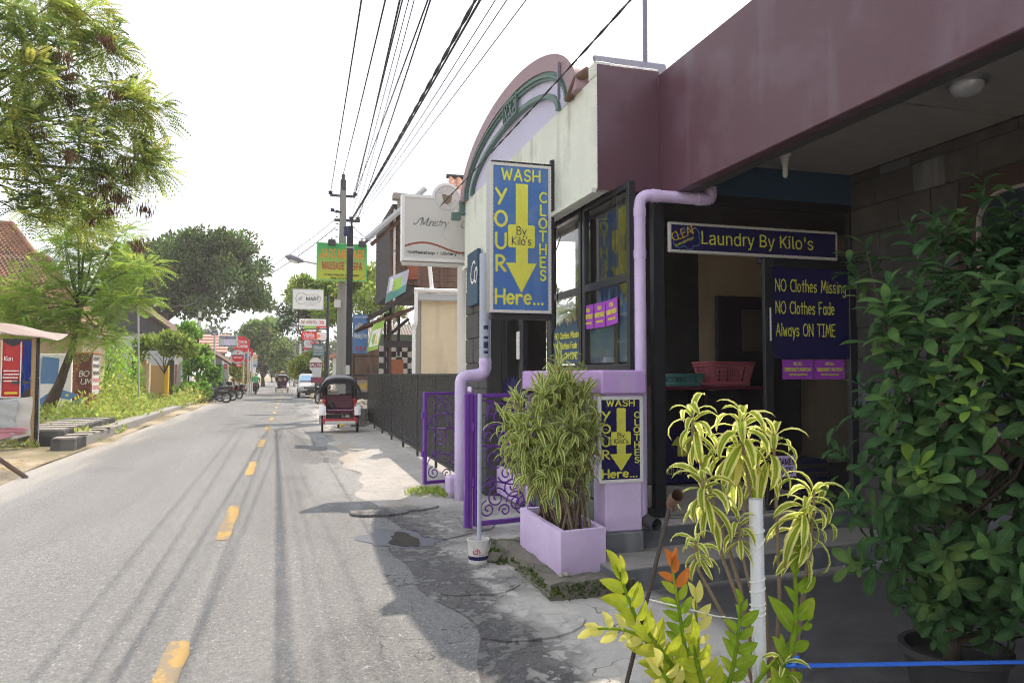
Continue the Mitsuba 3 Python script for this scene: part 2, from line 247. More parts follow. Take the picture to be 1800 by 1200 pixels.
# ---- a hand-lettering stroke font (unit capitals) and printed lettering
def arc(cx, cy, rx, ry, a, b, k=10): t = np.radians(np.linspace(a, b, k)); return list(zip(cx + rx * np.cos(t), cy + ry * np.sin(t)))
GL = {'W': (.95, [[(0, 1), (.22, 0), (.46, .8), (.7, 0), (.95, 1)]]), 'A': (.72, [[(0, 0), (.38, 1), (.72, 0)], [(.13, .36), (.62, .36)]]), 'S': (.62, [arc(.33, .74, .27, .25, 30, 265) + arc(.3, .25, .28, .25, 85, -155)]),
 'H': (.66, [[(0, 1), (0, 0)], [(.66, 1), (.66, 0)], [(0, .5), (.66, .5)]]), 'Y': (.7, [[(0, 1), (.36, .48)], [(.72, 1), (.2, 0)]]), 'O': (.82, [arc(.41, .5, .41, .48, 0, 360, 22)]), 'U': (.7, [[(0, 1), (0, .4)] + arc(.35, .36, .35, .36, 180, 360) + [(.7, 1)]]),
 'R': (.62, [[(0, 0), (0, 1)] + arc(.18, .74, .36, .26, 90, -90) + [(0, .48)], [(.16, .48), (.62, 0)]]), 'C': (.64, [arc(.42, .5, .42, .48, 50, 312, 16)]), 'L': (.5, [[(0, 1), (0, .02), (.52, 0)]]), 'T': (.72, [[(0, 1), (.72, 1)], [(.36, 1), (.34, 0)]]),
 'E': (.54, [[(.54, 1), (0, .98), (0, 0), (.56, 0)], [(0, .5), (.46, .52)]]), 'B': (.58, [[(0, 0), (0, 1)] + arc(.2, .77, .28, .23, 90, -90) + [(0, .53)] + arc(.2, .27, .36, .27, 90, -90) + [(0, 0)]]), 'K': (.58, [[(0, 1), (0, 0)], [(.54, 1), (.02, .46), (.58, 0)]]),
 'N': (.7, [[(0, 0), (0, 1), (.7, 0), (.7, 1)]]), 'F': (.54, [[(.54, 1), (0, .98), (0, 0)], [(0, .52), (.44, .54)]]), 'M': (.9, [[(0, 0), (.14, 1), (.45, .25), (.76, 1), (.9, 0)]]), 'I': (.36, [[(.0, 1), (.36, 1)], [(.18, 1), (.18, 0)], [(0, 0), (.36, 0)]]),
 'y': (.5, [[(0, .66), (.26, .1)], [(.52, .66), (.12, -.32)]]), 'i': (.08, [[(.04, .62), (.04, 0)], [(.04, .86), (.04, .87)]]), 'l': (.08, [[(.04, 1), (.04, 0)]]), 'o': (.5, [arc(.25, .32, .25, .32, 0, 360, 16)]), 's': (.42, [arc(.22, .48, .2, .17, 30, 265, 8) + arc(.2, .16, .2, .16, 85, -155, 8)]),
 'e': (.52, [[(.02, .34), (.5, .36)] + arc(.26, .34, .25, .32, 8, 310, 14)]), 'r': (.4, [[(0, .64), (.02, 0)], [(.02, .36)] + arc(.26, .36, .22, .27, 150, 50, 6)]), 't': (.42, [[(.2, .92), (.2, 0)], [(0, .62), (.42, .62)]]), 'h': (.46, [[(0, 1), (0, 0)], [(0, .34)] + arc(.23, .38, .23, .26, 170, 0, 8) + [(.46, 0)]]),
 'g': (.5, [arc(.25, .36, .25, .28, 40, 330, 12), [(.5, .66), (.48, -.1)] + arc(.25, -.1, .23, .24, 0, -150, 8)]), 'a': (.5, [arc(.25, .32, .25, .32, 40, 330, 12), [(.48, .66), (.52, 0)]]), 'd': (.5, [arc(.25, .32, .25, .32, 40, 330, 12), [(.5, 1), (.5, 0)]]), 'n': (.46, [[(0, .66), (0, 0)], [(0, .34)] + arc(.23, .38, .23, .26, 170, 0, 8) + [(.46, 0)]]),
 'w': (.66, [[(0, .66), (.16, 0), (.33, .5), (.5, 0), (.66, .66)]]), '.': (.1, [[(.05, .02), (.05, .03)]]), "'": (.08, [[(.06, 1), (.02, .8)]]), ' ': (.32, []), 'u': (.46, [[(0, .66), (0, .25)] + arc(.23, .24, .23, .24, 180, 360, 8) + [(.46, .66)], [(.46, .66), (.48, 0)]]), 'c': (.42, [arc(.27, .32, .26, .32, 50, 312, 12)]), 'f': (.36, [arc(.3, .8, .16, .2, 60, 180, 6) + [(.14, -.1)], [(0, .6), (.34, .6)]])}
def hand(text, h, stroke=.15, gap=.2, shear=0.0):
    x, out = 0.0, []
    for ch in text:
        w, ls = GL[ch]
        out += [LineString([(x + a, b) for a, b in l]).buffer(stroke / 2, 4) for l in ls]; x += w + gap
    g = affinity.scale(unary_union(out), h, h, origin=(0, 0))
    return affinity.skew(g, xs=shear, origin=(0, 0)) if shear else g
def column(text, h, step, stroke=.2):
    return unary_union([affinity.translate(hand(c, h, stroke), -GL[c][0] * h / 2, -i * step) for i, c in enumerate(text)])
def printed(text, h, bold=False, width=None, depth=.002):
    m = meshkit.text_mesh(text, h, depth, bold); v, f = np.array(m.vertices), np.array(m.faces)
    if width: v[:, 0] *= width / (v[:, 0].max() - v[:, 0].min())
    return v, f
def place2(M4, x, y, z=0.0): return M4 @ mv(x, y, z)
def rrect(x0, y0, x1, y1, r): return sbox(x0 + r, y0 + r, x1 - r, y1 - r).buffer(r, 5)

# ---------------------------------------------------------------- the ground
gx, gy = np.array([-400, -60, -20, -9, -6, -4.6, -4.2, -4.0, 60, 400.0]), None
struct('ground', bx(-500, 500, -60, 900, -.4, -.03), 'dirt')
def road_sheet(u, v): return -4.25 + u * 5.3, -12 + v * 330, 0 * u
struct('road', grid(lambda u, v: (-4.2 + u * 5.6 + .06 * np.sin(v * 230) * (u < .02), -12 + v * 330, 0.0 * u + .02 * np.sin(u * np.pi)), 6, 160), 'asphalt', True)
def apron(u, v):
    y = -12 + v * 47; edge = 1.0 + .10 * np.sin(y * 1.7) + .06 * np.sin(y * 4.1 + 1)
    return edge + u * (9.5 - edge), y, .008 + 0 * u + np.where(y < 9.2, .002 * np.sin(u * 40 + y * 3), 0)
struct('pavement', grid(apron, 12, 220), 'concrete', True)
struct('verge', grid(lambda u, v: (-4.08 - u ** 2 * 40 + (.10 * np.sin(v * 95) + .05 * np.sin(v * 223)) * (u < .01), 2 + v * 120, .004 + .02 * np.clip(u * 20, 0, 1) + .05 * np.sin(u * 3) + .02 * u * np.sin(v * 90 + u * 60)), 40, 500), 'dirt', True)
for i in range(26):
    y0 = 2.95 + 4.77 * i - 4.77 * (i == 0) * 0; ex = np.linspace(0, 1, 9)
    e = .008 * R.standard_normal(18); poly = [(-.665 + e[k] + .055 * (y0 / 120) ** 2 * 8, y0 + 1.95 * ex[k]) for k in range(9)] + [(-.535 + e[9 + k] + .055 * (y0 / 120) ** 2 * 8, y0 + 1.95 * ex[8 - k]) for k in range(9)]
    v, f = ext(Polygon(poly), .002); v[:, 2] += .0205 - .004
    v[:, 2] += .003
    part('road', 'lane_dash', (v, f), 'line_yellow')
def blob(cx, cy, rx, ry, k=24, j=.25, seed=0):
    r = np.random.default_rng(seed); a = np.linspace(0, 2 * np.pi, k, endpoint=False); q = 1 + j * r.uniform(-1, 1, k); q = (q + np.roll(q, 1)) / 2
    return Polygon(np.stack([cx + rx * q * np.cos(a), cy + ry * q * np.sin(a)], 1))
# a broken slab, a wet patch and a puddle by the gutter
for i, (cx, cy, rx, ry, z) in enumerate([(1.0, 8.75, .36, .26, .035), (1.42, 8.95, .26, .2, .03), (1.55, 7.75, .45, .5, .022), (1.35, 5.5, .3, .22, .018), (1.5, 4.6, .35, .3, .02)]):
    v, f = ext(blob(cx, cy, rx, ry, 14, .3, i + 3), z); part('pavement', 'broken_slab', (v, f), 'concrete')
v, f = ext(blob(1.08, 7.40, .36, .46, 30, .35, 5), .0015); v[:, 2] += .0105; part('pavement', 'wet_patch', (v, f), 'wet_cement')
v, f = ext(blob(1.06, 7.28, .12, .30, 26, .35, 9), .002); v[:, 2] += .014; labels[part(None, 'puddle', (v, f), 'water')] = {'label': 'small dark puddle in the broken pavement by the purple gate', 'category': 'puddle'}

# ---------------------------------------------------------------- the laundry building
B = thing('laundry_building', 'corner laundry shop with cream parapet, maroon canopy and glass front', 'shop building')
W = MB().mesh(cb(2.5, 2.64, 5.9, 10.95, 3.18, 4.17)).mesh(cb(2.497, 2.64, 5.9, 6.06, 4.17, 4.3))
P = part(B, 'parapet', W.get(), 'cream_paint', label='long cream parapet facing the road')
part(P, 'drip_edge', bx(2.46, 2.5, 5.9, 10.95, 3.15, 3.19), 'cream_paint')
part(B, 'end_panel', cb(2.512, 3.1, 5.893, 6.0, 3.18, 4.27, .003), 'maroon_paint'); part(B, 'backing', bx(2.66, 3.35, 6.03, 6.1, 3.2, 4.2), 'dark_grey')
C = part(B, 'canopy', bx(3.2, 5.4, -1.5, 6.2, 3.56, 3.72), 'dark_grey')
part(C, 'fascia', cb(3.1, 3.2, -1.5, 5.9, 3.13, 4.24, .006), 'maroon_paint', label='long maroon canopy fascia running towards the viewer')
part(C, 'fascia_lip', bx(3.205, 3.3, -1.5, 5.93, 3.13, 3.56), 'dark_grey')
y = 5.93
for i, w in enumerate([.83, .89, .9, .9, .9, .9, .9]):
    part(C, 'ceiling_board', cb(3.31, 5.14, y - w + .008, y - .008, 3.5, 3.55, .006), 'ceiling_wood'); y -= w
for px, py in ((4.18, 3.75),):
    L = thing('ceiling_lamp', 'round domed ceiling lamp under the dark canopy', 'lamp')
    part(L, 'base', lathe([(0, 3.499), (.12, 3.499), (.12, 3.47), (.10, 3.465)], 24, (px, py, 0)), 'chrome', 40)
    part(L, 'dome', lathe([(.10, 3.466), (.095, 3.44), (.075, 3.41), (.04, 3.395), (0, 3.39)], 24, (px, py, 0)), 'silver_paint', True)
L = thing('bulb_holder', 'white compact bulb in a holder hanging under the canopy', 'lamp')
part(L, 'holder', lathe([(0, 3.5), (.05, 3.5), (.055, 3.47), (.035, 3.46), (.03, 3.40), (0, 3.40)], 16, (4.06, 5.45, 0)), 'off_white', 40)
part(L, 'bulb', lathe([(.018, 3.41), (.022, 3.38), (.022, 3.30), (.012, 3.28), (0, 3.28)], 12, (4.06, 5.45, 0)), 'lampshade', True)
# roof behind the parapet, barrel arch over it
part(B, 'roof', MB().box(2.64, 9, 6.0, 10.9, 3.95, 4.05).box(3.3, 9, -1.5, 6.0, 3.72, 3.86).get(), 'grey_cement')
def ell(a, b, z0=4.16, k=60, yc=8.6, a0=0, a1=180): t = np.radians(np.linspace(a0, a1, k)); return np.stack([yc + a * np.cos(t), z0 + b * np.sin(t)], 1)
def ring(a0, b0, a1, b1): return Polygon(np.vstack([ell(a0, b0), ell(a1, b1)[::-1]]))
def yz(poly, x0, x1): v, f = ext(poly, x1 - x0); return np.stack([x0 + v[:, 2], v[:, 0], v[:, 1]], 1), f
A = part(B, 'arch', yz(ring(2.40, .85, 2.17, .69), 2.44, 6.0), 'pink_tile', 30, label='dusty pink barrel arch above the parapet')
part(A, 'trim', yz(ring(2.168, .688, 2.05, .60), 2.455, 2.62), 'green_trim', 30)
part(A, 'trim', yz(ring(2.12, .655, 2.09, .63), 2.435, 2.46), 'green_trim', 30)
part(A, 'band', yz(ring(2.05, .60, 1.86, .47), 2.49, 2.62), 'lavender_wall', 30)
part(A, 'trim', yz(ring(1.862, .472, 1.79, .42), 2.46, 2.62), 'green_trim', 30)
part(A, 'tympanum', yz(Polygon(ell(1.79, .42)), 2.52, 2.62), 'lavender_wall')
m = MB()
for yc in (8.15, 8.33, 8.51):
    for s in (-1, 1): m.mesh(on(bx(-.12, .12, -.012, .012, -.012, .012), F((2.452, yc, 4.70), 'W') @ mv(rz=s * 1.0)))
m.mesh(on(ext(rrect(-.27, -.13, .27, .13, .02).difference(rrect(-.25, -.11, .25, .11, .02)), .03), F((2.46, 8.33, 4.70), 'W')))
part(A, 'lattice', m.get(), 'green_trim')
m = MB().tube([(2.54, 6.15, 4.31), (2.47, 6.25, 4.27), (2.455, 6.36, 4.19), (2.46, 6.45, 4.15)], [.045, .042, .036, .034], 10)
part(B, 'gutter_spout', m.get(), 'rust_metal', 40, label='rusty gutter spout under the roof corner')
part(B, 'gutter_spout', MB().mesh(cb(2.42, 2.52, 10.9, 11.0, 3.98, 4.2)).mesh(cb(2.3, 2.44, 10.9, 11.0, 3.9, 4.02)).get(), 'green_trim')
part(B, 'flashing', on(cb(0, .72, -.02, .02, 0, .16, .01), mv(2.58, 6.08, 4.31, rx=-.5)), 'grey_steel')
part(B, 'flashing', cb(2.52, 3.1, 5.905, 6.0, 4.272, 4.292, .004), 'white_paint')
m = MB().box(2.41, 2.435, 6.6, 6.625, 4.2, 4.56).box(2.41, 2.75, 6.6, 6.625, 4.53, 4.56).box(2.72, 2.745, 6.6, 6.625, 4.1, 4.53)
part(B, 'roof_rail', m.get(), 'grey_steel')
part(B, 'roof_rail', bx(3.115, 3.145, 6.2, 6.23, 3.9, 6.4), 'grey_steel'); part(B, 'roof_rail', bx(3.47, 3.5, 5.0, 5.03, 3.8, 6.4), 'grey_steel')
# side facing the road: ledge, pillar, stone cladding, windows
part(B, 'ledge', cb(2.37, 2.76, 5.5, 7.62, 1.44, 1.63, .012), 'violet_paint', label='faded lilac window ledge with scuffed end')
part(B, 'pillar', cb(2.42, 2.74, 5.55, 5.8, .345, 1.44, .01), 'lilac_paint'); part(B, 'pillar_foot', cb(2.405, 2.75, 5.535, 5.8, .0, .342, .015), 'grey_cement')
part(B, 'lower_wall', bx(2.56, 2.74, 5.8, 7.62, 0, 1.44), 'dark_stone')
for r in range(4):
    yy = 5.81 - (r % 2) * .15
    while yy < 7.6:
        w = R.uniform(.38, .62); a, b = max(yy, 5.81), min(yy + w, 7.61)
        if b - a > .08: part(B, 'cladding_stone', cb(2.50 + R.uniform(-.012, .012), 2.57, a + .006, b - .006, .22 + r * .305 + .006, .22 + (r + 1) * .305 - .006, .012), 'green_stone')
        yy += w
def wframe(x, y0, y1, z0, z1, w=.05, d=.06): return MB().mesh(cb(x, x + d, y0, y0 + w, z0, z1, .004)).mesh(cb(x, x + d, y1 - w, y1, z0, z1, .004)).mesh(cb(x + .001, x + d - .001, y0 + w, y1 - w, z1 - w, z1, .004)).mesh(cb(x + .001, x + d - .001, y0 + w, y1 - w, z0, z0 + w, .004)).get()
for y0, y1 in ((5.62, 6.66), (6.70, 7.6)):
    Wn = part(B, 'window', wframe(2.67, y0, y1, 1.632, 3.2, .055), 'black_frame'); part(Wn, 'transom', cb(2.672, 2.728, y0 + .055, y1 - .055, 2.37, 2.44, .004), 'black_frame')
    for z0, z1 in ((1.70, 2.375), (2.445, 3.13)): part(Wn, 'pane', (np.array([(2.70, y0 + .07, z0), (2.70, y1 - .07, z0), (2.70, y1 - .07, z1), (2.70, y0 + .07, z1)]), np.array([[0, 1, 2, 3]])), 'pane')
part(B, 'side_door', MB().box(2.68, 2.74, 7.602, 7.68, .36, 3.2).box(2.68, 2.74, 8.58, 8.66, .36, 3.2).box(2.681, 2.739, 7.68, 8.58, 2.75, 2.83).box(2.69, 2.72, 7.72, 7.75, .36, 2.75).get(), 'black_frame')
SW = part(B, 'side_window', wframe(2.68, 8.66, 9.56, .4, 3.2, .06), 'black_frame')
part(SW, 'pane', (np.array([(2.71, 8.7, .44), (2.71, 9.5, .44), (2.71, 9.5, 3.16), (2.71, 8.7, 3.16)]), np.array([[0, 1, 2, 3]])), 'pane')
part(SW, 'sill', cb(2.62, 2.8, 8.66, 9.56, .05, .4), 'lilac_paint')
skyline = [(0, 0), (.84, 0), (.84, .78)] + [(x, .78 + h) for x, h in zip(np.linspace(.80, .02, 14), [.02, .10, .06, .13, .05, .16, .09, .12, .04, .14, .08, .10, .03, .06])] + [(0, .78)]
FW = F((2.70, 9.53, .66), 'W')
part(SW, 'window_print', on(ext(Polygon(skyline).buffer(0), .003), FW), 'sign_navy')
part(SW, 'lettering', on(printed('5 HOURS SERVICE', .095, True, .74), FW @ mv(.05, .72 - .13, .005)), 'sign_yellow'); part(SW, 'lettering', on(printed('KILAT 5 JAM JADI', .065, True, .5), FW @ mv(.17, .50, .005)), 'sign_yellow')
part(SW, 'lettering', on(ext(Polygon([(.25, 0), (.57, 0), (.52, .28), (.41, .38), (.30, .28)]).difference(Point(.41, .28).buffer(.05)), .003), FW @ mv(0, .02, .005)), 'sign_yellow')
part(SW, 'door_tag', on(ext(rrect(0, 0, .13, .34, .02), .01), F((2.69, 8.86, 1.78), 'W')), 'off_white')
part(SW, 'door_tag_cord', tube([(2.688, 8.795, 2.12), (2.69, 8.795, 2.42)], .004, 5), 'black_metal')
part(B, 'corner_column', cb(2.5, 2.75, 9.57, 10.75, 0, 3.17), 'dark_stone'); part(B, 'corner_column', bx(2.52, 2.75, 10.751, 10.95, 0, 3.17), 'cream_paint')
for r in range(9):
    for q in range(2):
        o = .3 * (r % 2); a, b = (9.575, 10.1 + o - .1), (10.1 + o - .1, 10.745)
        s = a if q == 0 else b; part(B, 'cladding_stone', cb(2.478 + R.uniform(-.008, .008), 2.505, s[0] + .005, s[1] - .005, .35 * r + .005, min(.35 * (r + 1), 3.16) - .005, .008), 'dark_stone')
k = thing('side_board', 'narrow blue board with white script on the stone column', 'sign'); fr = F((2.47, 10.42, (2.47, 9.99, 2.55)[2]), 'W'); part(k, 'panel', on(cb(0, .6, 0, (2.47, 9.99, 3.3)[2] - (2.47, 9.99, 2.55)[2], 0, .05, .006), fr), 'sky_panel'); part(k, 'lettering', on(ext(hand('Co', .3, .09, .1, 15), .003), fr @ mv(.2, .3, .052)), 'white_paint')
# window lettering on the nearer panes
FW2 = F((2.695, 7.53, 1.70), 'W')
sk2 = Polygon([(0, 0), (.74, 0), (.74, .34)] + [(x, .34 + h) for x, h in zip(np.linspace(.7, .03, 15), [.02, .1, .05, .12, .04, .09, .02, .08, .13, .06, .1, .03, .09, .05, .02])] + [(0, .34)]).buffer(0)
k2 = part(B, 'window_print', on(ext(sk2, .003), FW2), 'sky_panel')
for i, t in enumerate(('NO Clothes Missing', 'NO Clothes Fade', 'Always ON TIME')): part(k2, 'lettering', on(ext(hand(t, .062, .16), .003), FW2 @ mv(.06, .26 - .105 * i, .005)), 'sign_yellow')
FW3 = F((2.695, 6.58, 1.70), 'W')
sk3 = Polygon([(0, 0), (.9, 0), (.9, .45)] + [(x, .45 + h) for x, h in zip(np.linspace(.85, .03, 17), [.0, .12, .05, .16, .05, .25, .1, .05, .22, .06, .15, .05, .2, .1, .03, .09, .02])] + [(0, .45)]).buffer(0)
part(B, 'window_print', on(ext(sk3, .003), FW3 @ mv(0, 0, -.03)), 'sky_panel')
for i in range(3):
    tilt = (.0, 0, .06)[i]; fr = F((2.69, 6.67 - .27 * i - (.10 if i == 2 else 0) * 0, 2.02), 'W', tilt)
    s = part(None, 'raincoat_sticker', on(ext(sbox(0, 0, .245, .225), .003), fr), 'sticker_purple')
    labels[s] = {'label': ('leftmost', 'middle', 'rightmost and tilted')[i] + ' of three purple stickers on the road-side window', 'category': 'sticker', 'group': 'purple stickers on the road side window'}
    for t, z, h, w in (('WE SELL', .16, .035, .09), ('EMERGENCY RAINCOAT', .095, .04, .215), ('USD 100 (atau lain lah)', .045, .02, .15)): part(s, 'lettering', on(printed(t, h, True, w), fr @ mv(.122 - w / 2, z, .004)), 'sign_yellow')
# front: glass, door, steps
m = MB()
for a, b in ((3.05, 3.16), (5.12, 5.22)): m.mesh(cb(a, b, 5.93, 6.0, .36, 3.22, .004))
m.mesh(cb(3.16, 5.12, 5.931, 5.999, 3.13, 3.22, .004)).mesh(cb(4.14, 5.12, 5.932, 5.998, 2.62, 2.72, .004)).mesh(cb(2.76, 3.05, 5.932, 5.998, 3.13, 3.22, .004)).mesh(cb(2.70, 2.76, 5.93, 6.0, .36, 3.22, .004)).mesh(cb(2.76, 3.05, 5.933, 5.997, .36, .44, .004))
S = part(B, 'shop_front', m.get(), 'black_frame')
qd = lambda x0, x1, z0, z1, y=5.965: (np.array([(x0, y, z0), (x1, y, z0), (x1, y, z1), (x0, y, z1)]), np.array([[0, 1, 2, 3]]))
part(S, 'pane', qd(2.76, 3.05, .44, 3.13), 'pane'); part(S, 'pane', qd(3.16, 5.12, 2.72, 3.13), 'pane')
part(S, 'head_panel', bx(3.05, 5.22, 5.94, 5.99, 3.221, 3.55), 'sky_panel')
D = part(B, 'sliding_door', MB().mesh(cb(4.14, 4.23, 5.88, 5.925, .38, 2.66, .004)).mesh(cb(5.07, 5.16, 5.88, 5.925, .38, 2.66, .004)).mesh(cb(4.23, 5.07, 5.881, 5.924, 2.58, 2.66, .004)).mesh(cb(4.23, 5.07, 5.881, 5.924, .38, .5, .004)).get(), 'black_frame')
part(D, 'pane', qd(4.23, 5.07, .5, 2.58, 5.905), 'pane'); part(D, 'track', bx(3.16, 5.2, 5.875, 5.93, .361, .375), 'zinc')
part(D, 'print', on(ext(sbox(0, 0, .84, .84), .003), F((4.23, 5.902, 1.74))), 'sign_navy')
for i, t in enumerate(('NO Clothes Missing', 'NO Clothes Fade', 'Always ON TIME')):
    g = hand(t, .112, .12, .24); g = affinity.scale(g, .0 or min(1, .78 / (g.bounds[2] - g.bounds[0])) if i == 0 else .78 / .9 * .62, 1, origin=(0, 0)); part(D, 'lettering', on(ext(g, .003), F((4.27, 5.898, 2.36 - .205 * i))), 'sign_yellow')
part(D, 'handle', tube([(4.185, 5.86, 1.9), (4.185, 5.86, 2.2)], .01, 6), 'zinc')
for i in range(2):
    fr = F((4.33 + .35 * i, 5.899, 1.55)); s = part(None, 'raincoat_sticker', on(ext(sbox(0, 0, .335, .18), .003), fr), 'sticker_purple')
    labels[s] = {'label': ('left', 'right')[i] + ' one of two wide purple stickers on the sliding glass door', 'category': 'sticker', 'group': 'purple stickers on the sliding door'}
    for t, z, h, w in (('WE SELL', .13, .028, .1), ('EMERGENCY RAINCOAT', .075, .033, .29), ('USD 100 (atau lain lah)', .035, .018, .2)): part(s, 'lettering', on(printed(t, h, True, w), fr @ mv(.167 - w / 2, z, .004)), 'sign_yellow')
fr = F((4.19, 5.872, .67)); s = part(None, 'door_notice', on(ext(sbox(0, 0, .25, .19), .003), fr), 'pvc_lilac'); labels[s] = {'label': 'lilac notice low on the door with dark blue capitals', 'category': 'notice'}
for t, z, w in (('NGAMEN', .105, .21), ('GRATIS', .025, .17)): part(s, 'lettering', on(printed(t, .06, True, w), fr @ mv(.125 - w / 2, z, .004)), 'sign_navy')
fr = F((2.80, 5.95, 1.98)); s = part(None, 'door_notice', on(ext(sbox(0, 0, .14, .12), .004), fr), 'off_white'); labels[s] = {'label': 'small white card with a red letter hanging inside the narrow pane', 'category': 'notice'}; part(s, 'lettering', on(printed('OPEN', .05, True, .11), fr @ mv(.015, .035, .005)), 'bright_red')
def skew(x0, x1, y0, y1, s0, s1, z0, z1):
    v = np.array([(x0, y0, z0), (x1, y0 + s0, z0), (x1, y1 + s1, z0), (x0, y1, z0), (x0, y0, z1), (x1, y0 + s0, z1), (x1, y1 + s1, z1), (x0, y1, z1)], float)
    h = trimesh.convex.convex_hull(v); return np.array(h.vertices), np.array(h.faces)
part(B, 'step', skew(2.26, 5.15, 5.05, 5.7, .32, .32, 0, .17), 'grey_cement', label='lower grey cement step before the shop'); part(B, 'step', skew(2.43, 5.15, 5.6, 6.3, .28, 0, 0, .335), 'grey_cement', label='upper grey cement step before the shop')
part(B, 'step_tread', skew(2.265, 5.15, 5.055, 5.60, .32, .28, .1705, .18), 'tread_cement'); part(B, 'step_tread', skew(2.435, 5.15, 5.605, 6.0, .28, 0, .3355, .346), 'tread_cement'); part(B, 'porch_floor', bx(2.75, 8, 6.0, 10.7, .2, .348), 'dark_grey')
for i in range(7):
    for j in range(2):
        x0 = 2.76 + .34 * i; ya = 5.62 + .04 * i + .0; yb = 5.88
        if j == 0: v = skew(x0 + .004, x0 + .336, ya + .03, yb + .1, .036, 0, .346, .352)
        else: v = cb(x0 + .004, x0 + .336, 6.004, 6.33, .349, .356, .003)
        part(B, 'floor_tile', v, 'white_tile')
for i in range(7):
    for j in range(4): part(B, 'floor_tile', cb(2.76 + .34 * i + .004, 2.76 + .34 * i + .336, 6.337 + .335 * j, 6.667 + .335 * j, .349, .356, .003), 'white_tile')
# room behind the glass
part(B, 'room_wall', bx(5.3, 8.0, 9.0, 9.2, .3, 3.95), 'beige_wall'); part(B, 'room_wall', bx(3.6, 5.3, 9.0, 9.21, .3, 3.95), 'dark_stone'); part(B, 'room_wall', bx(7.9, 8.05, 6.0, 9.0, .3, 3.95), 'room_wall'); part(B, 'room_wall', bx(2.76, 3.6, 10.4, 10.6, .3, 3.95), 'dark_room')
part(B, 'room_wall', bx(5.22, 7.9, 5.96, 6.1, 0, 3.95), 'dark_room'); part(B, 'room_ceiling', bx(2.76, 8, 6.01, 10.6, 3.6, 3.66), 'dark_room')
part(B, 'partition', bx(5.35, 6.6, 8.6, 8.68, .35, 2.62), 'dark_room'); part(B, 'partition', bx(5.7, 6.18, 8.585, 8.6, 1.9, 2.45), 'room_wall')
# stone wall on the right of the canopy, with a framed window
Wl = part(B, 'stone_wall', bx(5.17, 5.4, -1.5, 5.94, 0, 3.56), 'dark_room')
r = 0; z = .0
while z < 3.5:
    h = R.uniform(.20, .32); h = min(h, 3.5 - z); yy = 5.94 - R.uniform(0, .3) * 0
    while yy > 1.4:
        w = R.uniform(.28, .6); a, b = yy - w, yy
        if not (z + h > .9 and z < 3.12 and a < 4.72 and b > 1.6) and h > .06: part(Wl, 'stone', cb(5.15 + R.uniform(-.006, .006), 5.18, a + .0025, b - .0025, z + .0025, z + h - .0025, .006), 'dark_stone' if R.random() < .93 else 'grey_cement')
        elif h > .06 and b > 4.72: part(Wl, 'stone', cb(5.15 + R.uniform(-.012, .012), 5.18, 4.73, b - .005, z + .005, z + h - .005, .012), 'dark_stone')
        yy -= w
    z += h
fo = rrect(0, 0, 3.1, 2.2, .32).union(sbox(0, 0, 3.1, 1)); fi = rrect(.16, .16, 2.94, 2.04, .24)
WW = part(B, 'framed_window', on(ext(fo.difference(fi), .06), F((5.17, 4.71, .95), 'W')), 'dark_wood', label='brown window frame with rounded corner in the stone wall')
part(WW, 'trim', on(ext(fi.difference(fi.buffer(-.02)), .05), F((5.171, 4.71, .95), 'W')), 'stone_grey'); part(WW, 'pane', on(ext(fi.buffer(-.02), .01), F((5.165, 4.71, .95), 'W')), 'glass_dark'); part(WW, 'rail', on(cb(.16, 2.94, 1.5, 1.6, .0, .055), F((5.172, 4.71, .95), 'W')), 'dark_wood')
# things in the shop
K = thing('shop_counter', 'dark purple counter with shelves inside the laundry', 'counter')
part(K, 'top', cb(3.95, 5.4, 7.55, 8.1, 1.42, 1.46), 'vinyl_maroon'); part(K, 'front_panel', bx(4.0, 5.3, 7.6, 7.63, .75, 1.0), 'sign_navy'); part(K, 'body', MB().box(4.0, 4.06, 7.62, 8.05, .35, 1.42).box(4.55, 4.6, 7.63, 8.05, .35, 1.42).box(5.28, 5.34, 7.62, 8.05, .35, 1.42).box(4.06, 5.28, 7.64, 8.04, .92, .95).box(4.06, 5.28, 8.0, 8.04, .35, 1.4).get(), 'dark_room')
part(K, 'poster', bx(4.02, 4.5, 7.585, 7.599, .38, .98), 'sign_navy'); part(K, 'lettering', on(printed('KILAT 5 JAM', .07, True, .42), F((4.04, 7.584, .48))), 'sign_yellow'); part(K, 'lettering', on(ext(Polygon([(0, 0), (.16, 0), (.16, .12), (.24, .12), (.16, .22), (0, .22), (-.08, .12), (0, .12)]), .003), F((4.18, 7.583, .68))), 'sign_yellow')
def basket(nm_, lab, m, cx, cy, z0, w, d, h, nx, nz):
    k = thing(nm_, lab, 'basket')
    def ringpts(f, z, n=36):
        a = np.linspace(0, 2 * np.pi, n + 1); c, s = np.cos(a), np.sin(a); p = 2 / 4.0
        return np.stack([cx + f * w / 2 * np.sign(c) * np.abs(c) ** p, cy + f * d / 2 * np.sign(s) * np.abs(s) ** p, 0 * a + z], 1)
    part(k, 'rim', tube(ringpts(1.04, z0 + h), .014, 6, False), m, True)
    q = MB(); n = 36
    for z, f, t in ((z0 + h * .88, 1.0, .03), (z0 + .02, .8, .05)): q.mesh(tube(ringpts(f, z), t * .6, 6, False))
    q.mesh(ext(Polygon(ringpts(.8, 0)[:, :2]), .01), mv(0, 0, z0))
    for i in range(nz): f = .8 + .2 * (i + 1) / (nz + 1); q.mesh(tube(ringpts(f, z0 + h * .88 * (i + 1) / (nz + 1)), .006, 5, False))
    lo, hi = ringpts(.8, z0, nx), ringpts(1.02, z0 + h, nx)
    for a, b in zip(lo[:-1], hi[:-1]): q.mesh(tube([a, b], .009, 5))
    part(k, 'body', q.get(), m, 30); return k
basket('pink_laundry_basket', 'pink plastic laundry basket standing on the shop counter', 'basket_pink', 4.93, 7.82, 1.462, .66, .44, .27, 44, 4)
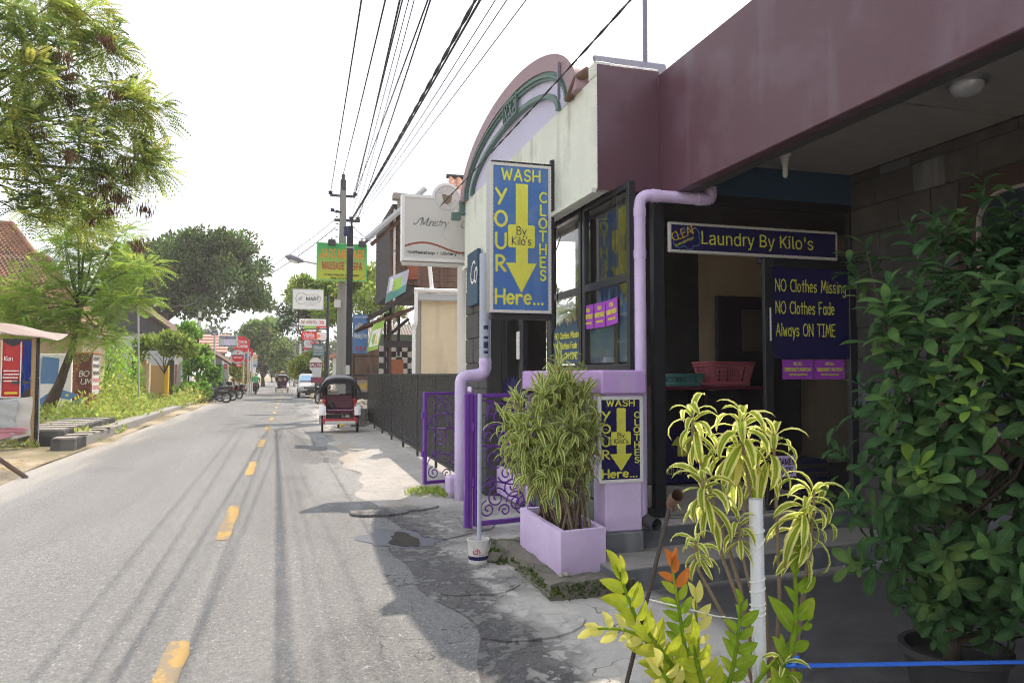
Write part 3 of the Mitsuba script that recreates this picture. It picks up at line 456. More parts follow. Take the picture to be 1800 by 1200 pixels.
basket('teal_tray_basket', 'low teal plastic basket left of the pink one on the counter', 'basket_teal', 4.36, 7.8, 1.462, .46, .34, .13, 30, 2)
k = thing('drinks_crate', 'dark plastic crate stacked behind the sliding door', 'crate'); part(k, 'body', MB().mesh(cb(5.2, 5.7, 7.0, 7.4, .36, .66)).get(), 'navy')
for i in range(3): part(k, 'slat', cb(5.19, 5.71, 6.985, 7.0, .39 + .09 * i, .44 + .09 * i, .004), 'dark_grey')
# ---- hand-lettered signs of the shop
def wash_sign(name, label, M4, w, h, depth, face, fr_m, fw, arrow_txt):
    k = thing(name, label, 'sign'); s = w / .70
    part(k, 'cabinet' if depth > .05 else 'board', on(cb(0, w, 0, h, -depth, -.004), M4), 'zinc' if depth > .05 else 'white_paint')
    part(k, 'frame', on(ext(sbox(0, 0, w, h).difference(sbox(fw, fw, w - fw, h - fw)), .014), M4 @ mv(0, 0, -.006)), fr_m)
    part(k, 'face', on(ext(sbox(fw, fw, w - fw, h - fw), .004), M4 @ mv(0, 0, -.003)), face)
    L_ = lambda g, nm_='lettering', z=.002, m='sign_yellow': part(k, nm_, on(ext(affinity.scale(g, s, h / 1.56, origin=(0, 0)), .003), M4 @ mv(0, 0, z)), m)
    g = hand('WASH', .115, .17, .27); L_(affinity.translate(g, .35 - (g.bounds[0] + g.bounds[2]) / 2, 1.385))
    L_(affinity.translate(column('YOUR', .155, .232, .19), .12, 1.13)); L_(affinity.translate(column('CLOTHES', .105, .137, .19), .605, 1.17))
    g = hand('Here...', .145, .19, .22); L_(affinity.translate(g, .33 - (g.bounds[0] + g.bounds[2]) / 2, .095))
    L_(unary_union([sbox(.29, .5, .43, 1.35), Polygon([(.175, .52), (.53, .52), (.355, .21)]), rrect(.20, .68, .51, .92, .025)]), 'arrow')
    for t, z in (('By', .815), ("Kilo's", .71)): g = hand(t, .085, .09, .16); L_(affinity.translate(g, .355 - (g.bounds[0] + g.bounds[2]) / 2, z), 'lettering', .0055, arrow_txt)
    return k
bs = wash_sign('wash_sign', 'tall blue light box with yellow arrow hung above the pavement', F((1.84, 6.95, 2.19)), .62, 1.46, .16, 'sign_blue', 'off_white', .028, 'sign_navy')
part(bs, 'mounting_bar', bx(2.463, 2.495, 6.95, 7.0, 2.0, 3.72), 'black_metal'); part(bs, 'mounting_bar', bx(1.86, 2.463, 6.98, 7.08, 2.13, 2.185), 'black_metal'); part(bs, 'mounting_bar', bx(1.86, 2.463, 6.98, 7.02, 3.655, 3.68), 'black_metal')
part(bs, 'cable', tube([(2.47, 7.0, 3.2), (2.56, 6.95, 2.95), (2.49, 6.9, 2.8), (2.47, 6.92, 2.6), (2.52, 6.95, 2.45), (2.55, 7.0, 2.3)], .006, 5), 'cable')
wash_sign('wash_sign', 'small navy wash sign with white border on the lilac pillar', F((2.35, 5.535, .735), 2), .395, .685, .02, 'sign_navy', 'white_paint', .026, 'sign_navy')
fr = F((3.17, 5.87, 2.665)) @ mv(0, 0, 0, rz=.0)
k = thing('laundry_sign', 'long navy shop sign with white border above the entrance', 'sign'); part(k, 'board', on(cb(0, 1.77, 0, .27, -.03, 0), fr), 'off_white'); part(k, 'face', on(ext(sbox(.025, .025, 1.745, .245), .003), fr), 'sign_navy')
part(k, 'lettering', on(printed("Laundry By Kilo's", .115, False, 1.17), fr @ mv(.31, .085, .004)), 'sign_yellow')
part(k, 'logo', on(ext(affinity.rotate(hand('CLEAF', .075, .1, .1), 22, origin=(0, 0)), .003), fr @ mv(.045, .095, .006)), 'yellow'); part(k, 'logo', on(printed('CLEAN AND FRESH', .022, False, .2), fr @ mv(.06, .045, .006, rz=.42)), 'sign_yellow')
part(k, 'logo_cloud', on(ext(unary_union([Point(x, y).buffer(r_) for x, y, r_ in ((.1, .1, .06), (.18, .13, .08), (.25, .17, .05), (.26, .11, .05), (.2, .08, .05))]).difference(unary_union([Point(x, y).buffer(r_ - .006) for x, y, r_ in ((.1, .1, .06), (.18, .13, .08), (.25, .17, .05), (.26, .11, .05), (.2, .08, .05))])), .002), fr @ mv(0, 0, .004)), 'steel_blue')
for i, xx in enumerate((2.83, 2.87, 2.92)): labels[part(None, 'curtain_cord', tube([(xx, 5.99, 2.9), (xx + .01, 6.0, 1.7), (xx + .005, 6.0, .5)], .004, 5), 'pale_grey')] = {'label': ('left', 'middle', 'right')[i] + ' thin pale cord hanging behind the narrow pane beside the lilac pipe', 'category': 'cord', 'group': 'cords behind the narrow pane'}
# ---- pipes
k = thing('lilac_downpipe', 'lilac drain pipe running from the canopy down the pillar', 'pipe')
pp = bend([(3.44, 5.62, 3.19), (3.44, 5.62, 3.085), (2.765, 5.62, 3.085), (2.765, 5.62, .42)], .11, 8); part(k, 'pipe', tube(pp, .05, 18), 'pvc_lilac', True)
for p, q in (((2.765, 5.62, 2.55), (2.765, 5.62, 2.62)), ((2.765, 5.62, 2.90), (2.765, 5.62, 2.97)), ((2.88, 5.62, 3.085), (2.95, 5.62, 3.085)), ((3.30, 5.62, 3.085), (3.36, 5.62, 3.085))): part(k, 'collar', tube([p, q], .055, 18), 'pvc_lilac', 40)
part(k, 'outlet', tube([(2.78, 5.62, .43), (2.80, 5.55, .41), (2.82, 5.46, .40)], .05, 14, False), 'dark_grey', True)
k = thing('grey_downpipe', 'grey and lilac drain pipe with stickers beside the stone column', 'pipe')
pp = bend([(2.41, 9.35, 3.15), (2.41, 9.35, 1.66)], .1); part(k, 'pipe', tube(pp, .075, 18), 'pvc_grey', True, label='grey upper pipe with black stickers')
pp = bend([(2.41, 9.35, 1.80), (2.41, 9.35, 1.60), (2.10, 9.38, 1.56), (2.10, 9.38, 1.38), (2.10, 9.38, .0)], .14, 8); part(k, 'pipe', tube(pp, .079, 18), 'pvc_lilac', True)
for z in (1.66, 1.74): part(k, 'collar', tube([(2.41, 9.35, z), (2.41, 9.35, z + .02)], .085, 18), 'pvc_lilac', 40)
for z, h in ((2.17, .05), (2.05, .03), (1.93, .08), (1.86, .035)):
    a = np.radians(np.linspace(-120, -75, 8)); v = np.array([(2.41 + .077 * np.cos(t), 9.35 + .077 * np.sin(t), z + s * h) for t in a for s in (0, 1)]); f = np.array([[2 * i, 2 * i + 2, 2 * i + 3, 2 * i + 1] for i in range(7)]); part(k, 'sticker', (v, f), 'navy')

# ---------------------------------------------------------------- leaves and foliage helpers
def leaf_curve(L, W, pitch, droop, fold=.25, n=7, shape='lance', twist=0):
    """a leaf that leaves the origin along +x at the pitch and bends down; (vertices, faces, uv)"""
    t = np.linspace(0, 1, n); a = np.radians(pitch - droop * t ** 1.3); d = np.stack([np.cos(a), np.sin(a)], 1) * L / (n - 1)
    c = np.vstack([[0, 0], np.cumsum((d[1:] + d[:-1]) / 2, 0)])
    w = W / 2 * {'lance': np.clip(np.sin(np.pi * np.clip(t * .93 + .07, 0, 1)) ** .75, .02, 1), 'ovate': np.clip(np.sin(np.pi * np.clip(t, 0, 1) ** .8) ** .8, .02, 1), 'obovate': np.clip(np.sin(np.pi * t ** 1.35) ** .8, .03, 1)}[shape]
    nx, nz = -np.sin(a), np.cos(a)
    vs, uv = [], []
    for s in (-1, 0, 1):
        vs.append(np.stack([c[:, 0] + nx * abs(s) * w * fold, s * w * (1 - .1 * fold), c[:, 1] + nz * abs(s) * w * fold], 1)); uv.append(np.stack([np.full(n, (s + 1) / 2), t], 1))
    v = np.concatenate(vs); uv = np.concatenate(uv); f = []
    for s in (0, 1):
        for i in range(n - 1): f.append((s * n + i, s * n + i + 1, (s + 1) * n + i + 1, (s + 1) * n + i))
    f = np.array(f); return v, np.vstack([f[:, [0, 1, 2]], f[:, [0, 2, 3]]]), uv
def col(base, var=.25, n=1, hue=.12):
    base = np.asarray(base, float); k = 1 + var * R.uniform(-1, 1, (n, 1)); h = 1 + hue * R.uniform(-1, 1, (n, 3)); return np.clip(base * k * h, .003, .95)
class Leaves:
    """many leaves joined into one mesh, with a colour for each"""
    def __init__(s): s.v, s.f, s.c, s.u, s.n = [], [], [], [], 0
    def add(s, lf, M4, c=None):
        v, f, uv = lf; s.v.append(v @ M4[:3, :3].T + M4[:3, 3]); s.f.append(f + s.n); s.u.append(uv); s.n += len(v)
        if c is not None: s.c.append(np.broadcast_to(c, (len(v), 3)))
    def ply(s, m): return mikit.ply((np.vstack(s.v), np.vstack(s.f)), m, True, uv=np.vstack(s.u), **({'color': np.vstack(s.c)} if s.c else {}))
def scatter(P, D, L, W, C, fold=.0):
    """diamond leaves (4 vertices, 2 triangles): positions, directions, lengths, widths, colours -> mesh arrays"""
    n = len(P); D = D / (np.linalg.norm(D, axis=1, keepdims=True) + 1e-9); r = R.standard_normal((n, 3)); S = np.cross(D, r); S /= np.linalg.norm(S, axis=1, keepdims=True) + 1e-9
    L, W = np.broadcast_to(L, n)[:, None], np.broadcast_to(W, n)[:, None]
    v = np.stack([P, P + D * L * .5 + S * W * .5, P + D * L, P + D * L * .5 - S * W * .5], 1).reshape(-1, 3)
    b = np.arange(n)[:, None] * 4; f = np.vstack([b + [0, 1, 2], b + [0, 2, 3]]); return v, f, np.repeat(C, 4, 0)
def foliage(k, name, sc, m='foliage', **kw): v, f, c = sc; return part(k, name, mikit.ply((v, f), m, True, color=c), None, **kw)
def sphere_pts(n): d = R.standard_normal((n, 3)); return d / np.linalg.norm(d, axis=1, keepdims=True)

# ---------------------------------------------------------------- purple gates
def spiral(cx, cy, r, turns, a0=0, sgn=1, k=34): t = np.linspace(0, 1, k); a = np.radians(a0) + sgn * t * turns * 2 * np.pi; rr = r * (1 - .86 * t); return np.stack([cx + rr * np.cos(a), cy + rr * np.sin(a)], 1)
def scurve(x0, y0, x1, y1, b, k=20): t = np.linspace(0, 1, k); dx, dy = x1 - x0, y1 - y0; o = b * np.sin(2 * np.pi * t); l = math.hypot(dx, dy); return np.stack([x0 + dx * t - dy / l * o, y0 + dy * t + dx / l * o], 1)
def gate(label, p0, p1, z0, z1, dense):
    k = thing('iron_gate', label, 'gate', 'purple wrought iron gates standing open'); w = math.hypot(p1[0] - p0[0], p1[1] - p0[1]); h = z1 - z0
    Mg = F((p0[0], p0[1], z0), math.degrees(math.atan2(p1[1] - p0[1], p1[0] - p0[0])))
    part(k, 'frame', on(MB().mesh(cb(0, .045, 0, h, -.03, .03, .004)).mesh(cb(w - .04, w, 0, h, -.03, .03, .004)).mesh(cb(.045, w - .04, h - .04, h - .001, -.028, .028, .004)).mesh(cb(.045, w - .04, .001, .045, -.028, .028, .004)).get(), Mg), 'gate_purple')
    part(k, 'hinge', on(MB().tube([(-.012, .3 * h, 0), (-.012, .36 * h, 0)], .02, 8).tube([(-.012, .72 * h, 0), (-.012, .78 * h, 0)], .02, 8).get(), Mg), 'gate_purple')
    S_ = []
    for i, (cx, cy, r, tn, a0, sg) in enumerate([(.30, .83, .15, 1.6, 200, -1), (.16, .68, .09, 1.5, 20, 1), (.55, .72, .11, 1.6, 90, 1), (.24, .50, .14, 1.8, 150, -1), (.56, .50, .12, 1.6, 0, 1), (.18, .32, .08, 1.4, 270, 1), (.45, .28, .13, 1.7, 60, -1), (.16, .12, .09, 1.5, 100, 1), (.36, .1, .07, 1.4, 180, -1), (.58, .12, .1, 1.5, 90, 1)][: 10]): S_.append(spiral(cx * w / .7, cy * h, r, tn, a0, sg))
    S_ += [scurve(.05, .62 * h, w - .06, .9 * h, .08), scurve(.05, .2 * h, w - .06, .42 * h, .09), scurve(.05, .95 * h, w - .05, .55 * h, .1), np.array([(.045, .60 * h), (w - .04, .60 * h)])]
    if dense:
        S_ += [spiral(cx * w / .7, cy * h, r, tn, a0, sg) for cx, cy, r, tn, a0, sg in [(.42, .62, .16, 1.7, 30, 1), (.2, .88, .09, 1.5, 120, -1), (.5, .9, .08, 1.4, 0, 1), (.38, .38, .1, 1.6, 200, 1), (.6, .32, .07, 1.5, 90, -1), (.26, .2, .11, 1.6, 30, 1), (.5, .16, .12, 1.7, 180, -1), (.62, .62, .07, 1.4, 0, 1)]]
    for q in S_:
        q = np.array(q); q[:, 0] = np.clip(q[:, 0], .03, w - .03); q[:, 1] = np.clip(q[:, 1], .03, h - .03)
        part(k, 'scroll', on(tube(np.stack([q[:, 0], q[:, 1], 0 * q[:, 0]], 1), .0085, 6), Mg), 'gate_purple', True)
    return k
gate('far purple wrought iron gate leaf in front of the black fence', (1.76, 10.2), (2.44, 10.38), .10, 1.35, False)
k = gate('near purple gate leaf with dense scrolls behind the bucket pole', (1.80, 7.42), (2.46, 7.55), .07, 1.40, True)
part(k, 'folded_leaf', MB().mesh(cb(1.70, 1.74, 7.40, 7.46, .06, 1.40, .004)).mesh(cb(1.745, 1.785, 7.42, 7.50, .05, 1.41, .004)).get(), 'gate_purple')
labels[part(None, 'gate_block', cb(1.98, 2.2, 9.55, 9.8, 0, .28, .02), 'lilac_paint')] = {'label': 'small worn lilac block beside the foot of the grey pipe', 'category': 'block'}
part(B, 'gate_pier', cb(2.47, 2.62, 10.4, 10.62, 0, 1.42, .01), 'lilac_paint'); part(B, 'gate_pier', cb(2.46, 2.60, 7.62, 7.8, 0, 1.3, .01), 'lilac_paint')

# ---------------------------------------------------------------- planter with a bushy dracaena
m = MB(); nb = bx(1.78, 2.44, 5.05, 6.55, 0, .12)
tm = trimesh.Trimesh(*nb, process=True).subdivide_to_size(.06); tv = np.array(tm.vertices); tv += (meshkit.fbm(tv * 9, 3)[:, None] - .5) * [.05, .05, .05]; tv[:, 2] = np.clip(tv[:, 2], 0, .14)
labels[part(None, 'planter_kerb', (tv, np.array(tm.faces)), 'mossy_cement')] = {'label': 'mossy cement base under the lilac planter', 'category': 'plinth'}
PL = thing('planter_box', 'lilac cement planter box in front of the shop wall', 'planter')
o, i_ = Polygon([(1.93, 5.25), (2.31, 5.30), (2.34, 6.3), (1.94, 6.3)]), Polygon([(1.97, 5.29), (2.27, 5.34), (2.30, 6.25), (1.98, 6.25)])
v, f = ext(o.difference(i_), .33); v[:, 2] += .11; part(PL, 'box', (v, f), 'lilac_paint'); v, f = ext(i_, .25); v[:, 2] += .11; part(PL, 'soil', (v, f), 'mud')
for x, y, r, ll in ((1.91, 5.19, .022, 'smaller left'), (1.955, 5.20, .026, 'larger right')):
    s = trimesh.creation.icosphere(2, r); sv = np.array(s.vertices) * [1.2, 1, .8]; sv *= 1 + .25 * (meshkit.noise(sv * 60)[:, None] - .5); labels[part(None, 'pebble', (sv + [x, y, .125 + r * .6], np.array(s.faces)), 'stone_grey', True)] = {'label': ll + ' grey pebble lying at the corner of the lilac planter', 'category': 'stone', 'group': 'pebbles by the lilac planter'}
def rosette_variants(L, W, kinds=((80, 45), (68, 85), (55, 110), (40, 125), (22, 115), (5, 90), (-20, 60))):
    return [[leaf_curve(L * s, W * q, p + dp, d + dd, .3) for s, q, dp, dd in ((1, 1, 0, 0), (.85, .9, 6, -12), (1.1, 1.05, -5, 14))] for p, d in kinds]
def rosette(P, axis, n, V, sc=1.0, start=0.0, run=.11):
    """(leaf, matrix) of a whorl of leaves round a stem's end"""
    axis = np.asarray(axis, float) / np.linalg.norm(axis); out = []
    x = np.cross([0, 1, 0], axis); x /= np.linalg.norm(x); y = np.cross(axis, x); Rm = np.stack([x, y, axis], 1) 
    for i in range(n):
        t = i / max(n - 1, 1); az = i * 2.39996 + start; kind = min(int(t * len(V) + R.uniform(-.4, .4)), len(V) - 1); kind = max(kind, 0)
        lf = V[kind][R.integers(3)]; m4 = np.eye(4); m4[:3, :3] = Rm @ mv(rz=az, rx=R.uniform(-.25, .25), ry=R.uniform(-.12, .12), s=sc * R.uniform(.8, 1.1))[:3, :3]
        m4[:3, 3] = np.asarray(P) - axis * t * run * sc; out.append((lf, m4))
    return out
def put_leaves(k, items, m, limit=300, eye=np.array([0, 0, 1.6]), name='leaf', colors=None, rest='small_leaves'):
    """the nearest leaves one by one, the rest as one part"""
    order = sorted(range(len(items)), key=lambda i: np.linalg.norm(items[i][1][:3, 3] - eye)); made = {}; L_ = Leaves(); any_ = False
    for q, i in enumerate(order):
        lf, M4 = items[i][:2]; mm = items[i][2] if len(items[i]) > 2 else m
        if q < limit:
            kk = (id(lf), mm)
            if kk not in made: made[kk] = mikit.ply((lf[0], lf[1]), mm, True, uv=lf[2])
            part(k, name, made[kk], None, xf=M4)
        else: L_.add(lf, M4); any_ = True
    if any_: part(k, rest, L_.ply(m), None, kind='stuff')
DV = rosette_variants(.235, .036)
DR = thing('dracaena_bush', 'bushy dracaena with yellow striped leaves in the lilac planter', 'plant')
its = []; cen = np.array([2.02, 5.70, 1.20])
for i in range(64):
    d = sphere_pts(1)[0]
    if d[1] > .25: d[1] *= -1
    q = cen + d * [.40, .34, .50] * (1 - .3 * max(d[2], 0)) * R.uniform(.55, 1.0) ** .5
    if i < 3: q = np.array([[2.05, 5.6, 1.68], [1.88, 5.5, 1.46], [2.22, 5.5, 1.42]][i])
    if i in (3, 4): q = np.array([[1.98, 5.45, .80], [1.80, 5.5, .84]][i - 3])
    ax = np.array([0, 0, 1.0]) + .55 * (q - cen) / .5; its += rosette(q, ax, int(R.integers(15, 22)), DV, R.uniform(.8, 1.1), R.uniform(0, 6))
    b = np.array([R.uniform(2.0, 2.27), R.uniform(5.4, 6.1), .34]); mid = (b * .55 + q * .45) + [R.uniform(-.03, .03), R.uniform(-.03, .03), 0]; mid[:2] = b[:2] * .6 + q[:2] * .4
    if i < 40: part(DR, 'stem', tube(np.array([b, mid, q - [0, 0, .05], q]), [.011, .009, .006, .004], 6), 'stem_brown', True)
put_leaves(DR, its, 'dracaena_leaf', 300)

# ---------------------------------------------------------------- bucket with a pole
BK = thing('paint_bucket', 'small off-white paint bucket with navy band holding a pole', 'bucket'); at = (1.555, 6.26, 0)
part(BK, 'body', lathe([(0, .02), (.078, .02), (.08, .0), (.092, .19), (.098, .195), (.098, .205), (.088, .205), (.085, .17), (0, .168)], 28, at), 'off_white', 30); part(BK, 'band', lathe([(.0795, .008), (.0855, .07)], 28, at), 'sign_navy', True)
part(BK, 'pole', tube([(1.565, 6.27, .1), (1.572, 6.28, 1.43)], .019, 14), 'pvc_grey', True, label='thin pale pole standing in the bucket'); part(BK, 'handle', tube([(1.46, 6.2, .19), (1.50, 6.15, .12), (1.56, 6.14, .09), (1.62, 6.16, .12), (1.65, 6.2, .19)], .004, 5), 'zinc')
part(BK, 'lettering', on(printed('ch', .05, True, .06), F((1.49, 6.187, .09), -14)), 'bright_red')
for i in range(9):
    s = trimesh.creation.icosphere(2, R.uniform(.03, .075)); sv = np.array(s.vertices) * [1.3, 1.1, .6]; sv *= 1 + .5 * (meshkit.noise(sv * 30 + i * 7)[:, None] - .5)
    labels[part(None, 'rubble_stone', (sv + [R.uniform(1.66, 1.86), R.uniform(6.2, 7.0), .03], np.array(s.faces)), 'mossy_cement', True)] = {'label': 'dark mossy rubble stone between bucket and planter', 'category': 'stone', 'group': 'rubble stones beside the bucket'}

# ---------------------------------------------------------------- foreground: stake, rod, string, rope
k = thing('plant_stake', 'pale grey plastic pipe used as a plant stake', 'stake'); sx, sy = 1.72, 2.5
part(k, 'pipe', tube([(sx, sy, -.0), (sx - .012, sy, 1.125)], .026, 20, False), 'pvc_white', True); part(k, 'inside', tube([(sx - .01, sy, .3), (sx - .012, sy, 1.124)], .022, 16, False), 'pale_grey', True)
def helix(z0, z1, turns, r, n=60): t = np.linspace(0, 1, n); return np.stack([sx - .01 + r * np.cos(t * turns * 6.283), sy + r * np.sin(t * turns * 6.283), z0 + (z1 - z0) * t], 1)
for a, b, tn in ((.98, 1.03, 1.6), (.84, .98, .9), (.76, .84, 2.2), (.68, .74, 3.1)): part(k, 'binding_wire', tube(helix(a, b, tn, .0285), .0022, 5), 'string_white', True)
k = thing('iron_rod', 'rusty leaning iron rod with a bent pipe end', 'rod'); part(k, 'rod', tube([np.array((1.11, 2.38, 0.55)) * 2 - (1.21, 2.4, 0.84) - [.02, 0, .15], (1.11, 2.38, 0.55), (1.31, 2.43, 1.14)], .0075, 10), 'rod_iron', True)
part(k, 'cap', tube([(1.31, 2.43, 1.11), (1.31, 2.43, 1.14), (1.31, 2.4, 1.16), (1.3, 2.36, 1.18)], [.010, .017, .021, .022], 14, False), 'rust_metal', True)
labels[part(None, 'tie_string', tube(np.array([(1.2, 2.4, 0.82), (1.35, 2.43, 0.77), (1.5, 2.45, 0.72), (1.67, 2.48, 0.68)]), .0028, 6), 'string_white', True)] = {'label': 'white string tied from the rusty rod to the pipe stake', 'category': 'string'}
tt = np.linspace(0, 1, 260); m = MB()
for ph in (0, 2.094, 4.189): m.mesh(tube(np.stack([(1.81, 2.42, 0.52)[0] + tt * 2.2, 2.42 + tt * .1 + .0045 * np.sin(tt * 230 + ph), (1.81, 2.42, 0.52)[2] + ((2.98, 2.47, 0.39)[2] - (1.81, 2.42, 0.52)[2]) * tt * 2.2 / ((2.98, 2.47, 0.39)[0] - (1.81, 2.42, 0.52)[0]) + .0045 * np.cos(tt * 230 + ph)], 1), .0048, 5))
rk = np.array((1.8, 2.42, 0.53)); m.mesh(tube([rk + [.02, 0, .01], rk + [-.01, -.02, 0], rk + [-.02, 0, -.01], rk + [.01, .02, 0], rk + [.03, 0, .02]], .008, 6))
labels[part(None, 'blue_rope', m.get(), 'rope_blue', True)] = {'label': 'bright blue rope stretched across the foreground on the right', 'category': 'rope'}

# ---------------------------------------------------------------- foreground dracaena (yellow edged, drooping)
SV = rosette_variants(.20, .042, ((66, 125), (50, 142), (32, 140), (12, 120), (-8, 95), (-25, 72), (-38, 55)))
SI = thing('striped_dracaena', 'sunlit dracaena with drooping cream edged leaves behind the stake', 'plant'); its = []
base = np.array([1.84, 2.62, .12])
for (q, n, sc, way) in [((1.72, 2.6, 1.45), 30, 1.05, None), ((1.76, 2.7, 1.33), 14, .9, None), ((1.51, 2.62, 1.48), 22, .8, None), ((1.88, 2.62, 1.38), 24, .95, None), ((1.51, 2.55, 1.23), 24, .85, None), ((1.65, 2.52, 1.07), 16, .62, None), ((1.45, 2.5, 1.01), 20, .55, None), ((2.01, 2.55, 1.17), 22, .95, None), ((2.02, 2.58, 1.04), 16, .9, None), ((1.78, 2.45, 0.55), 20, .7, None)]:
    q = np.array(q) - [0, 0, .03]; ax = np.array([(q[0] - 1.72) * 1.3, -.15, 1]); its += rosette(q, ax, int(n * .98), SV, sc, R.uniform(0, 6), .15)
    if q[2] > .7: part(SI, 'stem', tube(np.array([base + [R.uniform(-.04, .04), R.uniform(-.03, .03), 0], base * .5 + q * .5 + [.05, .02, -.02], q - [0, .0, .09], q + [0, 0, .01]]), [.009, .008, .006, .005], 7), 'stem_brown', True)
its = [(a, b) + (('yellow_leaf',) if R.random() < .012 else ()) for a, b in its]
put_leaves(SI, its, 'song_leaf', 300)
k = thing('plant_pot', 'dark clay pot at the foot of the striped dracaena', 'pot'); part(k, 'body', lathe([(0, 0), (.14, 0), (.19, .24), (.21, .25), (.21, .28), (.18, .28), (.17, .22), (0, .2)], 24, (1.85, 2.62, 0)), 'terracotta', 30)

# ---------------------------------------------------------------- foreground plant with fleshy paired leaves
scene['zz_leaf'] = {'type': 'principledthin', 'base_color': veined((.42, .50, .04), (.58, .58, .09), (.66, .68, .22), .6), 'roughness': .3, 'diff_trans': 1.0, 'eta': 1.45}
scene['zz_leaf_green'] = {'type': 'principledthin', 'base_color': veined((.22, .36, .03), (.40, .48, .05), (.5, .58, .18), .6), 'roughness': .3, 'diff_trans': .9, 'eta': 1.45}
scene['zz_leaf_pale'] = {'type': 'principledthin', 'base_color': rgb((.72, .70, .20)), 'roughness': .32, 'diff_trans': 1.0, 'eta': 1.45}
ZV = [leaf_curve(.094 * s, .045 * s, p, d, .3, 8, 'ovate') for s, p, d in ((1, 8, 25), (.9, 15, 35), (1.1, 5, 18), (.8, 20, 40))]
ZZ = thing('fleshy_leaved_plant', 'sunlit yellow green plant with thick paired leaves at the bottom edge', 'plant'); its = []
def stalk(p0, p1, bow, n, sc, mm, tipm=None, first=.25):
    p0, p1 = np.array(p0), np.array(p1); t = np.linspace(0, 1, 14)[:, None]; c = p0 * (1 - t) + p1 * t + np.array(bow) * np.sin(np.pi * t); part(ZZ, 'stalk', tube(c, np.linspace(.011, .004, 14) * sc, 7), mm if 'green' in mm else 'zz_leaf_green', True)
    n = int(n * 1.3)
    for i in range(n):
        u = first + (1 - first) * i / (n - 1); j = u * 13; a = int(min(j, 12)); P = c[a] * (1 - (j - a)) + c[a + 1] * (j - a); ax = c[a + 1] - c[a]; ax /= np.linalg.norm(ax)
        side = np.cross(ax, [.25, 1, .15]); side /= np.linalg.norm(side); s = 1 if i % 2 else -1; op = math.radians(48 if u < .9 else 20) + R.uniform(-.2, .2); out = side * s * math.sin(op) + ax * math.cos(op); nrm = np.cross(out, side * s); 
        up = np.cross(out, np.cross(np.array([.2, -1, .35]), out)); up /= np.linalg.norm(up); y = np.cross(up, out); m4 = np.eye(4); rr = R.uniform(.8, 1.15) * sc * (1 - .25 * u); m4[:3, 0], m4[:3, 1], m4[:3, 2], m4[:3, 3] = out * rr, y * rr, up * rr, P
        its.append((ZV[R.integers(4)], m4, tipm if tipm and u > (.85 if tipm == 'orange_leaf' else .62) else mm))
zb = np.array([1.40, 2.36, .22])
for tip, dp, bow, n, sc, mm, tm_ in [((1.08, 2.38, 0.94), 0, (-.06, 0, .02), 20, 1.15, 'zz_leaf', None), ((0.97, 2.34, 0.76), 0, (-.0, -.02, .17), 14, .95, 'zz_leaf_pale', None), ((1.32, 2.45, 0.93), 0, (.0, 0, .02), 18, 1.05, 'zz_leaf_green', 'orange_leaf'),
        ((1.42, 2.46, 0.79), 0, (.02, 0, .0), 16, 1.0, 'zz_leaf', 'zz_leaf_pale'), ((1.13, 2.25, 0.76), 0, (.0, 0, .03), 12, 1.45, 'zz_leaf', None), ((1.26, 2.2, 0.73), 0, (.0, 0, .0), 10, 1.5, 'zz_leaf', None),
        ((1.57, 2.4, 0.77), 0, (.04, 0, .0), 14, 1.15, 'zz_leaf_green', None), ((1.95, 2.6, 0.84), 0, (.10, 0, .0), 9, 1.7, 'zz_leaf_green', None), ((1.95, 2.52, 0.64), 0, (.05, 0, .05), 8, .9, 'zz_leaf_green', None), ((1.14, 2.2, 0.67), 0, (.0, 0, .02), 10, 1.3, 'zz_leaf_pale', None)]:
    stalk(zb + [R.uniform(-.07, .12), R.uniform(-.05, .08), 0], tip, bow, n, sc, mm, tm_)
put_leaves(ZZ, its, 'zz_leaf', 300)
k = thing('plant_pot', 'low pot under the fleshy leaved plant', 'pot'); part(k, 'body', lathe([(0, 0), (.15, 0), (.2, .2), (.22, .21), (.22, .24), (.19, .24), (.18, .18), (0, .16)], 24, (1.42, 2.38, 0)), 'terracotta', 30)

# ---------------------------------------------------------------- big shrub on the right
SH = thing('glossy_shrub', 'large dark glossy leaved shrub filling the right edge', 'shrub')
scene['shrub_leaf'] = {'type': 'principledthin', 'base_color': veined((.036, .085, .036), (.11, .18, .055), (.11, .18, .07), .7), 'roughness': .24, 'diff_trans': .5, 'eta': 1.6}
scene['shrub_leaf_mid'] = {'type': 'principledthin', 'base_color': veined((.075, .15, .05), (.15, .24, .06), (.14, .22, .08), .7), 'roughness': .24, 'diff_trans': .6, 'eta': 1.6}
scene['shrub_leaf_young'] = {'type': 'principledthin', 'base_color': rgb((.20, .34, .06)), 'roughness': .33, 'diff_trans': .9, 'eta': 1.45}
XV = [[leaf_curve(.120 * s, .045 * s, p, d, .22, 7, 'obovate') for s, p, d in ((1, 25, 40), (.85, 40, 45), (1.1, 10, 45), (.9, 55, 35))] for _ in range(1)][0]; its = []
sc_ = np.array([3.13, 2.85, 1.36]); trunk = np.array([3.1, 2.95, .3])
